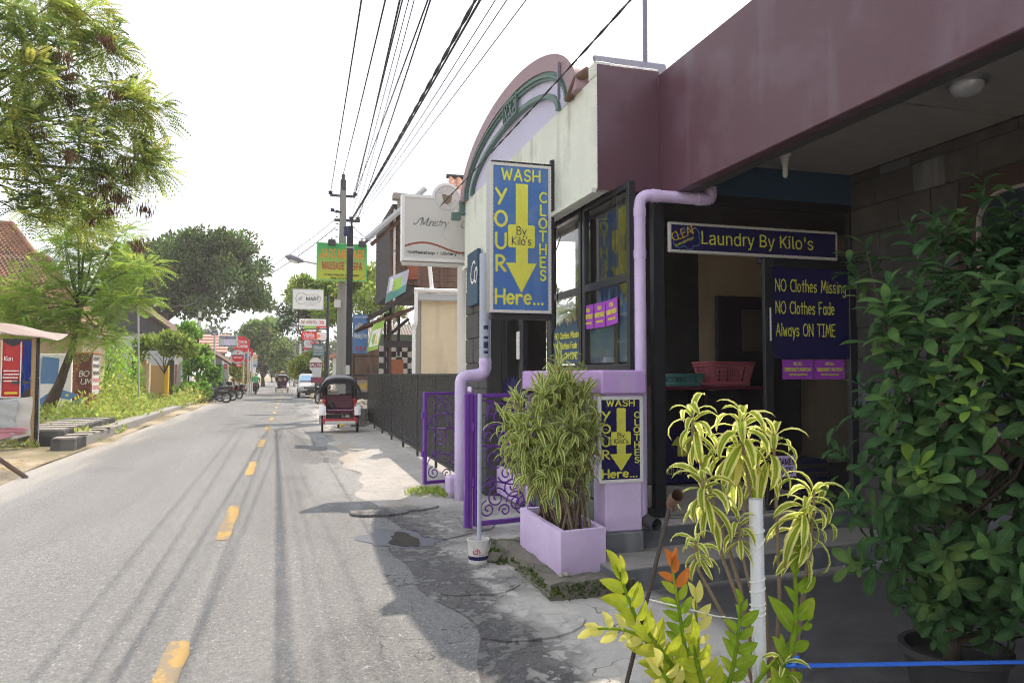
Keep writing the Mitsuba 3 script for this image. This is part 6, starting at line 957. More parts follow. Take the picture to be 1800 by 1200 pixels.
for t in (.29, .89): xx = jo[0] + (jp[0] - jo[0]) * t; part(JS, 'flood_lamp', MB().mesh(cb(xx - .13, xx + .13, 27.15, 27.35, jp[2] - .14, jp[2] + .08, .03)).tube([(xx, 27.3, jp[2] + .08), (xx, 27.3, jp[2] + .16), (xx, 27.55, jp[2] + .16), (xx, 27.55, jp[2])], .02, 5).get(), 'dark_grey')
key_ = affinity.scale(unary_union([Point(.45, .53).buffer(.29), rrect(.5, .33, 1.46, .73, .2)]), .62, 1, origin=(0, 0)); 
MT = board('hanging_sign', 'white mart sign with keyhole outline hung from a black pole', (0.09, 33.0, 4.34), (1.37, 33.0, 5.2), 'white_paint', 'pale_grey', .18, [('MART', .18, .42, .44, .42, 'black_ink'), (key_.difference(key_.buffer(-.012)), 'black_ink'), (sbox(.42, .21, .76, .225), 'dark_grey'), (affinity.rotate(affinity.scale(Point(.25, .53).buffer(.1), .6, 1.2), -30), 'pale_grey')])
xm = (1.55, 33.0, 2.99)[0]; part(MT, 'post', tube([(xm, 33.1, 0), (xm, 33.1, (1.56, 33.0, 5.06)[2])], .055, 8), 'black_metal'); 
for pz in ((1.56, 33.0, 4.94)[2], (1.56, 33.0, 4.4)[2]): part(MT, 'bracket', tube([((1.37, 33.0, 4.93)[0], 33.1, pz), (xm, 33.1, pz)], .025, 6), 'black_metal')
def hang(lab, o, p, face, frame, items, xp_=None, yy=0, **kw):
    k = board('hanging_sign', lab, o, p, face, frame, .12, items, **kw); o, p = np.array(o), np.array(p)
    if xp_ is not None: part(k, 'post', tube([(xp_, o[1] + .1, 0), (xp_, o[1] + .1, p[2] + .25)], .05, 8), 'black_metal'); part(k, 'bracket', MB().tube([(o[0], o[1] + .1, p[2] + .12), (xp_, o[1] + .1, p[2] + .16)], .025, 5).tube([(o[0] + .1, o[1] + .1, p[2] - .02), (o[0] + .1, o[1] + .1, p[2] + .13)], .015, 5).get(), 'black_metal')
    return k
chev = unary_union([Polygon([(x, .25), (x + .05, .25), (x + .11, .5), (x + .05, .75), (x, .75), (x + .06, .5)]) for x in (.74, .83)])
hang('long white hostel sign with red letters and arrows', (0.4, 35.0, 3.77), (1.56, 35.0, 4.08), 'white_paint', None, [('DE HOSTEL', .42, .06, .3, .62, 'brick_red'), (chev, 'bright_red')], (1.67, 35.0, 3.07)[0])
hang('red cafe sign with white script below the hostel sign', (0.55, 38.0, 3.26), (1.27, 38.0, 3.66), 'bright_red', None, [('ViaVia', .5, .1, .35, .72, 'white_paint'), (sbox(.1, .15, .92, .2), 'white_paint')], (1.82, 38.0, 3.2)[0])
hang('white sign with a red arrow beside the red cafe sign', (1.29, 38.5, 3.29), (1.73, 38.5, 3.67), 'white_paint', None, [(Polygon([(.05, .2), (.45, .5), (.05, .8)]), 'orange')])
hang('red and white slanted board above the red cafe sign', (1.37, 41.0, 3.89), (1.86, 41.0, 4.17), 'white_paint', None, [(Polygon([(0, 1), (1, 1), (1, .55), (.35, .55), (.15, 0), (0, 0)]), 'bright_red')], None)
hang('lime green board behind the hostel sign', (0.79, 46.0, 4.12), (1.5, 46.0, 4.5), 'lime_green', None, [(Polygon([(.1, 0), (.4, .3), (1, .4), (1, 0)]), 'white_paint')], (1.51, 46.0, 3.52)[0])
hang('pink and grey round board under the red cafe sign', (0.83, 46.0, 3.14), (1.64, 46.0, 3.59), 'pale_grey', None, [(Point(.7, .6).buffer(.34), 'basket_pink'), (cir(.5, .6, .55, .1), 'off_white')], (1.71, 46.0, 3.53)[0])
hang('dark slate board with chalk lettering', (1.12, 40.0, 2.51), (1.74, 40.0, 3.16), 'teal_glass', 'black_metal', [('Bebek', .3, .1, .55, .7, 'pale_grey'), (sbox(.05, .38, .95, .43), 'pale_grey'), (unary_union([sbox(.1, .12 + i * .09, .85, .15 + i * .09) for i in range(2)]), 'pale_grey')], (1.83, 40.0, 3.28)[0])
hang('red flag shaped sign at the far end of the sign row', (1.01, 60.0, 2.87), (1.55, 60.0, 3.8), 'bright_red', None, [(sbox(.1, .35, 1.0, .62), 'white_paint'), ('By Tan', .16, .15, .42, .7, 'steel_blue')], (1.5, 60.0, 4.1)[0])
k = thing('hanging_sign', 'round beer sign shaped like a glass with dark red band', 'sign'); c = np.array((1.36, 42.0, 2.09)); Mb = F(c); part(k, 'disc', on(ext(affinity.scale(Point(0, 0).buffer(.35, 20), 1, 1.15), .12), Mb @ mv(0, 0, -.12)), 'off_white'); part(k, 'band', on(ext(sbox(-.34, -.12, .36, .12), .03), Mb), 'vinyl_maroon'); part(k, 'lettering', on(printed('BALI HAI', .14, True, .62, .008), Mb @ mv(-.31, -.07, .03)), 'off_white'); part(k, 'glass', on(ext(Polygon([(-.22, -.14), (.3, -.14), (.24, -.85), (-.16, -.85)]), .03), Mb @ mv(.02, 0, -.01)), 'pale_grey'); part(k, 'base', on(ext(sbox(-.25, -.98, .36, -.66), .04), Mb), 'vinyl_maroon'); part(k, 'post', tube([c + [.5, .1, -c[2]], c + [.5, .1, .5]], .05, 8), 'black_metal')
board('wall_sign', 'white wall sign with large serif letters behind the concrete pole', (2.64, 44.0, 3.32), (3.08, 44.0, 4.47), 'off_white', None, .1, [('Lik', .28, .1, .55, .8, 'black_ink'), (unary_union([sbox(0, .12, 1, .2), sbox(0, .27, 1, .31)]), 'brick_red'), (sbox(.05, .42, .95, .46), 'black_ink')])
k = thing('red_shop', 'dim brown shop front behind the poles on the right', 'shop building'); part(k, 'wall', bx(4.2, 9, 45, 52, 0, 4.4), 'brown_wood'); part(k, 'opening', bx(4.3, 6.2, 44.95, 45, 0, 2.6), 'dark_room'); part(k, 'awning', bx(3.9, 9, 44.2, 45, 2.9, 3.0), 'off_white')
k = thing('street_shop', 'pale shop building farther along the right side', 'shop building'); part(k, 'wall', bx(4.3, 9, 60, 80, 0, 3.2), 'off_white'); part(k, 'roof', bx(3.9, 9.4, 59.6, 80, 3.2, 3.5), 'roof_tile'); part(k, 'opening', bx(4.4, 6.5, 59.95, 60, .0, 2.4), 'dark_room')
board('far_sign', 'orange board across the far right of the street', (-1.43, 110.0, 2.24), (0.09, 110.0, 2.96), 'orange', None, .15, [('PIJAT', .4, .15, .3, .7, 'red_paint')], posts=([((0.02, 110.0, 2.24)[0], 110.1, 0), np.array((0.01, 110.0, 2.88)) + [0, .1, 0]],))
board('far_sign', 'dark blue board beside the orange one', (0.23, 100.0, 2.33), (1.06, 100.0, 2.91), 'sign_navy', 'yellow', .15, [('HOTEL', .4, .15, .35, .7, 'white_paint')], posts=([((1.07, 100.0, 2.18)[0], 100.1, 0), np.array((1.05, 100.0, 3.13)) + [0, .1, 0]],))
board('far_sign', 'pale blue strip board under the orange one', (-1.88, 125.0, 2.05), (0.28, 125.0, 2.33), 'steel_blue', None, .15)
def lamp(lab, base, arm0, head):
    k = thing('street_lamp', lab, 'street lamp'); a0, h = np.array(arm0, float), np.array(head, float); part(k, 'arm', tube([a0, a0 * .4 + h * .6 + [0, 0, .06], h], .035, 7), 'pale_grey', True); d = (h - a0) / np.linalg.norm(h - a0); part(k, 'lamp_head', tube([h - d * .05, h + d * .12, h + d * .45, h + d * .62], [.05, .12, .13, .03], 10), 'grey_steel', True); part(k, 'lens', tube([h + d * .12 - [0, 0, .05], h + d * .45 - [0, 0, .06]], [.10, .11], 10), 'lampshade', True)
    if base is not None: part(k, 'pole', tube([base, (base[0], base[1], a0[2] + .4)], .09, 9), 'concrete_pole', True)
lamp('street lamp on the arm of the concrete power pole', None, (1.7, 28.0, (1.46, 27.8, 5.31)[2]), (0.39, 28.3, 5.71))
lamp('second street lamp behind the hanging signs', ((2.19, 58.0, 4.03)[0], 58, 0), (2.06, 58.0, 4.45), (0.57, 57.0, 5.05)); lamp('farthest street lamp on its slim pole', ((0.64, 95.0, 5.54)[0], 95, 0), (0.64, 95.0, 5.47), (0.17, 94.0, 5.63))
for i, (q, t, lab) in enumerate([((0.98, 75.0, -0.2), (0.93, 75.0, 4.72), 'white concrete pole beyond the parked silver car'), ((1.24, 66.0, 0.01), (1.14, 66.0, 4.59), 'grey concrete pole left of the hanging signs')]): k = thing('utility_pole', lab, 'utility pole'); part(k, 'shaft', tube([(q[0], q[1], 0), (q[0], q[1], t[2])], [.16, .1], 9), 'off_white' if i == 0 else 'concrete_pole', True); part(k, 'crossarm', bx(q[0] - .6, q[0] + .6, q[1] - .05, q[1] + .05, t[2] - .4, t[2] - .3), 'dark_grey')
k = thing('utility_pole', 'slim dark pole with meter boxes on the left roadside', 'utility pole'); q = np.array((-5.15, 47.0, 3.48)); zt3 = (-5.13, 47.0, 5.97)[2]; part(k, 'shaft', tube([(q[0], 47, 0), (q[0] + .06, 47, zt3)], .06, 8), 'dark_grey', True)
for pz in ((-5.11, 47.0, 5.07)[2], (-5.1, 47.0, 4.54)[2]): part(k, 'meter_box', cb(q[0] + .05, q[0] + .2, 46.8, 46.95, pz - .2, pz + .15), 'off_white')
# ---------------------------------------------------------------- wires
def wire(p, q, sag, r, lab, grp, n=40, twist=0):
    p, q = np.array(p, float), np.array(q, float); t = np.linspace(0, 1, n); c = p * (1 - t[:, None]) + q * t[:, None]; c[:, 2] -= 4 * sag * t * (1 - t)
    if twist: m = MB(); tt = np.linspace(0, 1, 200); cc = np.stack([np.interp(tt, t, c[:, i]) for i in range(3)], 1); [m.mesh(tube(cc + r * .7 * np.stack([np.cos(tt * twist + ph), 0 * tt, np.sin(tt * twist + ph)], 1), r * .75, 5)) for ph in (0, 3.14)]; k = part(None, 'overhead_cable', m.get(), 'cable', True)
    else: k = part(None, 'overhead_cable', tube(c, r, 6), 'cable', True)
    labels[k] = {'label': lab, 'category': 'cable', 'group': grp}
near = [((0.76, 9.0, 6.09), 590, 345, .011), ((1.03, 9.0, 6.13), 592, 312, .011), ((1.2, 9.0, 6.15), 597, 343, .013), ((1.27, 9.2, 6.26), 596, 345, .010), ((1.31, 9.0, 6.17), 600, 386, .006), ((1.37, 9.0, 6.18), 602, 386, .006), ((1.54, 9.0, 6.2), 597, 350, .011), ((1.57, 9.0, 6.21), 603, 386, .011), ((1.85, 8.0, 5.76), 614, 388, .017), ((1.93, 8.0, 5.77), 616, 392, .015), ((2.08, 8.0, 5.79), 616, 396, .006), ((2.19, 8.0, 5.81), 616, 398, .006), ((2.45, 8.0, 5.85), 617, 400, .006)]
far_ = [(x - .44, yp, za + .1), (x, yp, zt), (x + .44, yp, za + .1), (x + .40, yp, za + .1), (x + .3, yp, zb_ + .1), (x + .45, yp, zb_ + .1), (x + .42, yp, za + .05), (x + .55, yp, zb_ + .1), (xs + .04, 26, zt2 + .25), (xs + .05, 26, zt2 + .2), (xs + .06, 26, zt2 + .15), (xs + .07, 26, zt2 + .1), (xs + .08, 26, zt2)]
names_ = ['outermost left', 'second from the left, highest on the pole', 'third from the left', 'close beside the third', 'thin fifth', 'thin sixth', 'first of a close pair', 'second of a close pair', 'thick black left', 'thick black right', 'very thin one right of the thick black pair', 'very thin middle', 'outermost right thin']
for i, ((pn, _, _, r), pf) in enumerate(zip(near, far_)):
    pn, pf = np.array(pn), np.array(pf); d = pn - pf; e = pf + d * 1.75; wire(e, pf, .12 + .03 * (i % 3), r, names_[i] + ' overhead cable above the road', 'overhead cables over the right side of the road', 60, 160 if i == 8 else 0)
wire((2.3, 4.75, 4.26), (xs, 25.9, (1.91, 25.9, 4.57)[2]), .22, .0075, 'twisted black cable passing before the arch and the white coffee sign', 'service cables', 60, 220); wire((x, 27.9, (1.57, 27.9, 4.97)[2]), (xs, 25.9, (1.88, 25.9, 4.59)[2]), .05, .012, 'short cable between the two poles', 'service cables')
wire((x + .2, yp, zb_), np.array((2.75, 20.0, 5.05)), .3, .012, 'cable from the concrete pole to the timber cafe roof', 'service cables'); wire((x + .2, yp, (1.56, 27.9, 6.68)[2]), (2.17, 19.5, 5.16), .1, .01, 'lower cable from the concrete pole to the timber cafe', 'service cables')
for i, (a_, b_) in enumerate([((-5.13, 47.0, 5.91), (-7.44, 40.0, 6.76)), ((-5.13, 47.0, 5.84), (-7.67, 40.0, 6.19)), ((-5.12, 47.0, 5.77), (-7.26, 42.0, 5.87)), ((-5.13, 47.0, 5.87), (-4.68, 60.0, 4.67)), ((-5.13, 47.0, 5.94), (1.55, 27.9, 6.93)), ((-5.13, 47.0, 6.0), (1.55, 27.9, 7.24)), ((-1.28, 60.0, 8.42), (1.57, 27.9, 5.26))]): wire(a_, b_, (.5, .7, .5, .1, .6, .5, .4)[i], .014 if i < 5 else .01, ('upper', 'middle', 'lowest', 'short right hand', 'first long', 'second long', 'lone low')[i] + ' cable running from the slim left pole across the trees', 'cables on the left side')
# cross-street cables from pole to roof, whose shadows fall on the road
M('hood_vinyl', (.20, .21, .235), .5)

# ---------------------------------------------------------------- cycle rickshaws
def wheel(k, c, r, w=.035, rim='chrome', spokes=14, axis='x'):
    c = np.array(c, float); a = np.linspace(0, 2 * np.pi, 33); P = np.stack([0 * a, r * np.cos(a), r * np.sin(a)], 1)
    wk = part(k, 'wheel', tube(P * (r - w * .5) / r + c, w * .75, 8, False), 'rubber', True); P2 = P * (r - w * 1.2) / r + c; part(wk, 'rim', tube(P2, .012, 6, False), rim, True)
    sr = .003 if spokes > 10 else .016
    m = MB(); [m.tube([c, c + np.array([0, math.cos(t), math.sin(t)]) * (r - w * 1.2)], sr, 5) for t in np.linspace(0, 6.283, spokes, endpoint=False)]; m.tube([c - [.05, 0, 0], c + [.05, 0, 0]], .03, 10); part(wk, 'spokes', m.get(), 'silver_paint')
def place_thing(k, M4):
    for q in [s for s in scene if s.startswith(k + '__')]: scene[q]['to_world'] = T(M4 @ (np.array(scene[q]['to_world'].matrix) if 'to_world' in scene[q] else np.eye(4)))
def copy_thing(k, label, M4, swap=None, category=None):
    n = key(k.split('_0')[0] if k[-3:].isdigit() else k); labels[n] = {**labels[k], 'label': label}
    for q in [s for s in scene if s.startswith(k + '__')]:
        d = dict(scene[q]); d['to_world'] = T(M4)
        if swap and d['bsdf']['id'] in swap: d['bsdf'] = {'type': 'ref', 'id': swap[d['bsdf']['id']]}
        scene[n + q[len(k):]] = d
    return n
def rickshaw(label, body, fend):
    """two wheels and the seat in front (towards -y), the rider's wheel behind"""
    k = thing('cycle_rickshaw', label, 'cycle rickshaw', 'cycle rickshaws'); 
    wheel(k, (-.47, -.35, .29), .29); wheel(k, (.47, -.35, .29), .29); wheel(k, (0, 1.35, .33), .33)
    for s in (-1, 1):
        t = np.linspace(-.25, 1.05, 12) * np.pi; fn = lambda u, v: (s * (.38 + .17 * v + 0 * u), -.33 + (.36 + .05 * np.sin(v * 3.1)) * np.cos((-.15 + 1.05 * u) * np.pi), .36 + .40 * np.sin(np.clip((-.15 + 1.05 * u), -.2, 1.2) * np.pi))
        part(k, 'mudguard', grid(fn, 14, 5, .012), fend, True); part(k, 'side_panel', cb(s * .40 - .02, s * .40 + .02, -.5, .42, .38, .78, .01), body); part(k, 'arm_rest', cb(s * .42 - .05, s * .42 + .05, -.1, .42, .78, .92, .03), body)
        part(k, 'hood_post', MB().tube([(s * .45, .30, .8), (s * .44, .22, 1.48)], .018, 6).tube([(s * .45, .40, .8), (s * .47, .55, 1.42)], .018, 6).get(), 'black_metal'); part(k, 'hood_side', grid(lambda u, v: (s * (.46 + .02 * np.sin(v * 3)), .24 + .34 * u, .92 + .56 * v), 4, 6, .01), body if s < 0 else 'black_metal', True)
    part(k, 'seat', cb(-.38, .38, -.12, .40, .50, .60, .04), 'vinyl_maroon', 40); part(k, 'backrest', on(cb(-.39, .39, -.04, .04, 0, .42, .03), mv(0, .40, .60, rx=-.18)), 'vinyl_maroon', 40); part(k, 'seat_front', cb(-.37, .37, -.16, -.12, .36, .5, .01), 'black_metal'); part(k, 'cushion_piping', tube([(-.36, -.13, .6), (.36, -.13, .6)], .012, 6), 'pvc_lilac', True)
    part(k, 'footboard', cb(-.42, .42, -.78, -.12, .30, .34, .01), body); part(k, 'front_bar', cb(-.46, .46, -.82, -.76, .27, .40, .01), body); part(k, 'front_plate', cb(-.40, .40, -.845, -.821, .25, .34, .005), 'off_white'); part(k, 'bell_lamp', lathe([(0, 0), (.05, .01), (.055, .05), (.03, .08), (0, .085)], 12, (.05, -.86, .19)), 'yellow', True); part(k, 'plate_print', on(printed('1 AB', .06, True, .2), F((.05, -.165, .40))), 'white_paint')
    def hood(u, v): a_ = (u - .5) * 2; return .56 * np.sign(a_) * np.abs(a_) ** .7, -.26 + .98 * v, 1.12 + .44 * (1 - np.abs(a_) ** 2.8) * (.80 + .22 * np.sin(np.pi * (v * .8 + .1)))
    part(k, 'hood', grid(hood, 26, 9, .025), 'hood_vinyl', True); fr_ = [(x_, -.27, 1.10 + .44 * .80 * (1 - abs(x_ / .56) ** 4)) for x_ in np.linspace(-.56, .56, 21)]; part(k, 'hood_valance', MB().tube(fr_, .03, 6).mesh(grid(lambda u, v: (np.interp(u, np.linspace(0, 1, 21), [q[0] for q in fr_]), -.265 + .02 * v, np.interp(u, np.linspace(0, 1, 21), [q[2] for q in fr_]) - .13 * v), 21, 3, .008)).get(), 'black_metal', True)
    part(k, 'hood_back', MB().mesh(grid(lambda u, v: (-.5 + .17 * u, .60 + 0 * u, .95 + .5 * v), 3, 3, .01)).mesh(grid(lambda u, v: (.33 + .17 * u, .60 + 0 * u, .95 + .5 * v), 3, 3, .01)).mesh(grid(lambda u, v: (-.4 + .8 * u, .605 + 0 * u, 1.36 + .14 * v), 3, 3, .01)).get(), 'hood_vinyl')
    part(k, 'rear_window', MB().mesh(cb(-.4, .4, .56, .58, .98, 1.03)).mesh(cb(-.4, -.34, .56, .58, 1.03, 1.5)).mesh(cb(.34, .4, .56, .58, 1.03, 1.5)).get(), 'black_metal'); part(k, 'bag', cb(-.34, -.12, -.02, .2, .60, .82, .08), 'dark_grey', 40); part(k, 'roll', tube([(-.3, .42, 1.05), (.0, .42, 1.05)], .05, 10), 'off_white', True)
    part(k, 'frame', MB().tube([(0, .45, .40), (0, 1.0, .45), (0, 1.35, .33)], .022, 8).tube([(0, .55, .95), (0, .95, .5)], .02, 8).tube([(0, .95, .45), (0, 1.15, .85)], .02, 8).tube([(0, 1.12, .8), (0, 1.35, .33)], .014, 6).tube([(-.47, -.35, .29), (.47, -.35, .29)], .016, 6).get(), body, True); part(k, 'saddle', lathe([(0, .84), (.08, .84), (.1, .88), (0, .92)], 12, (0, 1.15, 0)), 'black_metal', True); part(k, 'push_bar', tube([(-.42, .62, .98), (.42, .62, .98)], .02, 8), 'chrome', True)
    return k
RK = rickshaw('dark red cycle rickshaw parked facing the viewer on the right roadside', 'red_paint', 'white_paint')
RK2 = copy_thing(RK, 'distant cycle rickshaw being ridden towards the viewer with a hatted rider', mv(-.58, 66.0, .0), {'red_paint': 'off_white', 'vinyl_maroon': 'vinyl_maroon', 'dark_grey': 'black_metal'})
place_thing(RK, mv(1.36, 21.55, .0, rz=-.04, s=1.0))
# ---------------------------------------------------------------- people (continuous bodies from hulls of joint spheres)
import manifold3d as m3
def body(bones, edge=.035, it=6):
    def sp(p, r): return m3.Manifold.sphere(r, 16).translate([float(v) for v in p])
    acc = None
    for (p, r), (q, s) in bones: h = m3.Manifold.batch_hull([sp(p, r), sp(q, s)]); acc = h if acc is None else acc + h
    mm = acc.refine_to_length(edge).to_mesh(); t = trimesh.Trimesh(mm.vert_properties[:, :3], mm.tri_verts); trimesh.smoothing.filter_taubin(t, iterations=it); return np.array(t.vertices), np.array(t.faces)
def head(k, c, fwd, skin='skin', helmet=None, hat=None, hair='black_ink'):
    c = np.array(c, float); M4 = mv(*c, rz=math.atan2(fwd[1], fwd[0])); s = trimesh.creation.icosphere(3, .1); v = np.array(s.vertices) * [1.0, .78, 1.2]; v[:, 0] += np.where((v[:, 2] < 0) & (v[:, 0] > 0), -.01, 0); part(k, 'head', on((v, np.array(s.faces)), M4), skin, True)
    hk = [q for q in scene if q.startswith(k + '__head')][-1]
    part(hk, 'nose', on(tube([(.095, 0, .02), (.12, 0, -.02), (.10, 0, -.03)], [.008, .016, .01], 6), M4), skin, True); part(hk, 'eyes', MB().mesh(on(cb(.09, .098, -.045, -.02, .01, .025, .003), M4)).mesh(on(cb(.09, .098, .02, .045, .01, .025, .003), M4)).get(), 'black_ink'); part(hk, 'mouth', on(cb(.088, .097, -.025, .025, -.065, -.055, .002), M4), 'brick_red'); part(hk, 'ears', MB().mesh(on(cb(-.015, .02, -.088, -.075, -.02, .03, .005), M4)).mesh(on(cb(-.015, .02, .075, .088, -.02, .03, .005), M4)).get(), skin)
    cap = v[:, 2] > .01; tri = np.array(s.faces); hv = v * [1.08, 1.12, 1.08] + [-.012, 0, .006]; f_ = tri[np.all(v[tri][:, :, 2] - .5 * v[tri][:, :, 0] > .015, axis=1)]
    if helmet: hv2 = v * [1.3, 1.5, 1.15] + [0, 0, .02]; part(k, 'helmet', on((hv2, tri[np.all(v[tri][:, :, 2] - .25 * v[tri][:, :, 0] > -.035, axis=1)]), M4), helmet, True)
    else: part(k, 'hair', on((hv, f_), M4), hair, True)
    if hat: part(k, 'hat', on(lathe([(0, .17), (.09, .16), (.10, .09), (.22, .06), (.22, .05), (.09, .07)], 20), M4), hat, 40)
def hand_(k, c, d, skin='skin'):
    c = np.array(c, float); d = np.array(d, float) / np.linalg.norm(d); sd = np.cross(d, [0, 0, 1.0]); sd /= np.linalg.norm(sd) + 1e-9; b = [((c, .032), (c + d * .07, .03))]
    for i in range(4): o = c + d * .07 + sd * (.03 - .02 * i); b += [((o, .0095), (o + d * .045, .009)), ((o + d * .045, .009), (o + d * .06 - [0, 0, .03], .008))]
    b += [((c + sd * .03, .012), (c + sd * .06 + d * .04 - [0, 0, .01], .010))]; part(k, 'hand', body(b, .012, 3), skin, True)
PE = thing('person', 'person in a bright green jacket riding a motorcycle away on the left lane', 'person'); o = np.array([-2.5, 62.0, 0.0]); J = lambda *a: o + np.array(a)
bones = [((J(0, .0, .85), .16), (J(0, .12, 1.28), .17)), ((J(-.1, .12, 1.32), .1), (J(.1, .12, 1.32), .1)), ((J(0, .14, 1.36), .06), (J(0, .17, 1.46), .055))]
for s in (-1, 1): bones += [((J(s * .19, .13, 1.30), .07), (J(s * .27, .28, 1.08), .05)), ((J(s * .27, .28, 1.08), .05), (J(s * .26, .52, 1.03), .038))]
part(PE, 'jacket', body(bones), 'cloth_green', True); bones = []
for s in (-1, 1): bones += [((J(s * .09, .0, .84), .115), (J(s * .17, .38, .72), .085)), ((J(s * .17, .38, .72), .08), (J(s * .16, .30, .34), .055)), ((J(s * .16, .28, .32), .05), (J(s * .16, .44, .28), .04))]
bones += [((J(-.09, 0, .84), .12), (J(.09, 0, .84), .12))]; part(PE, 'trousers', body(bones), 'cloth_dark', True); head(PE, J(0, .19, 1.56), (0, 1), helmet='silver_paint')
for s in (-1, 1): hand_(PE, J(s * .26, .54, 1.03), (0, 1, 0))
PE2 = thing('person', 'person in a straw hat pedalling the distant cycle rickshaw', 'person'); o = np.array([-.58, 67.2, 0.0])
bones = [((J(0, .0, 1.0), .14), (J(0, -.08, 1.42), .15)), ((J(-.1, -.08, 1.46), .09), (J(.1, -.08, 1.46), .09)), ((J(0, -.08, 1.5), .06), (J(0, -.1, 1.6), .05))]
for s in (-1, 1): bones += [((J(s * .18, -.08, 1.44), .065), (J(s * .27, -.25, 1.2), .05)), ((J(s * .27, -.25, 1.2), .05), (J(s * .3, -.5, 1.05), .038))]
part(PE2, 'shirt', body(bones), 'brick_red', True); bones = [((J(-.08, 0, .98), .12), (J(.08, 0, .98), .12))]
for s in (-1, 1): bones += [((J(s * .09, .0, .96), .11), (J(s * .12, -.32, .72 + .08 * s), .08)), ((J(s * .12, -.32, .72 + .08 * s), .075), (J(s * .12, -.22, .36 + .1 * s), .05)), ((J(s * .12, -.22, .34 + .1 * s), .045), (J(s * .12, -.38, .30 + .1 * s), .04))]
part(PE2, 'trousers', body(bones), 'cloth_dark', True); head(PE2, J(0, -.12, 1.70), (0, -1), hat='straw')
for s in (-1, 1): hand_(PE2, J(s * .3, -.52, 1.04), (0, -1, -.1))
def stander(lab, x, y, shirt, trouser, face=(0, -1), hat=None):
    global o
    k = thing('person', lab, 'person'); o = np.array([x, y, 0.0]); b = [((J(0, 0, .95), .14), (J(0, 0, 1.30), .155)), ((J(-.1, 0, 1.34), .09), (J(.1, 0, 1.34), .09)), ((J(0, 0, 1.40), .06), (J(0, 0, 1.5), .05))]
    for s in (-1, 1): b += [((J(s * .19, 0, 1.34), .065), (J(s * .25, .02, 1.06), .05)), ((J(s * .25, .02, 1.06), .048), (J(s * .24, -.08, .84), .036))]
    part(k, 'shirt', body(b), shirt, True); b = [((J(-.08, 0, .92), .13), (J(.08, 0, .92), .13))]
    for s in (-1, 1): b += [((J(s * .09, 0, .9), .115), (J(s * .1, -.02, .5), .08)), ((J(s * .1, -.02, .5), .075), (J(s * .1, 0, .09), .05)), ((J(s * .1, 0, .06), .045), (J(s * .1, -.16, .045), .04))]
    part(k, 'trousers', body(b), trouser, True); head(k, J(0, -.01, 1.60), face, hat=hat)
    for s in (-1, 1): hand_(k, J(s * .24, -.09, .80), (0, -.2, -1))
stander('distant person in an orange shirt on the left roadside', -5.6, 104, 'orange', 'cloth_dark', hat='yellow'); stander('distant person in white on the left roadside', -4.9, 104, 'white_paint', 'cloth_dark')
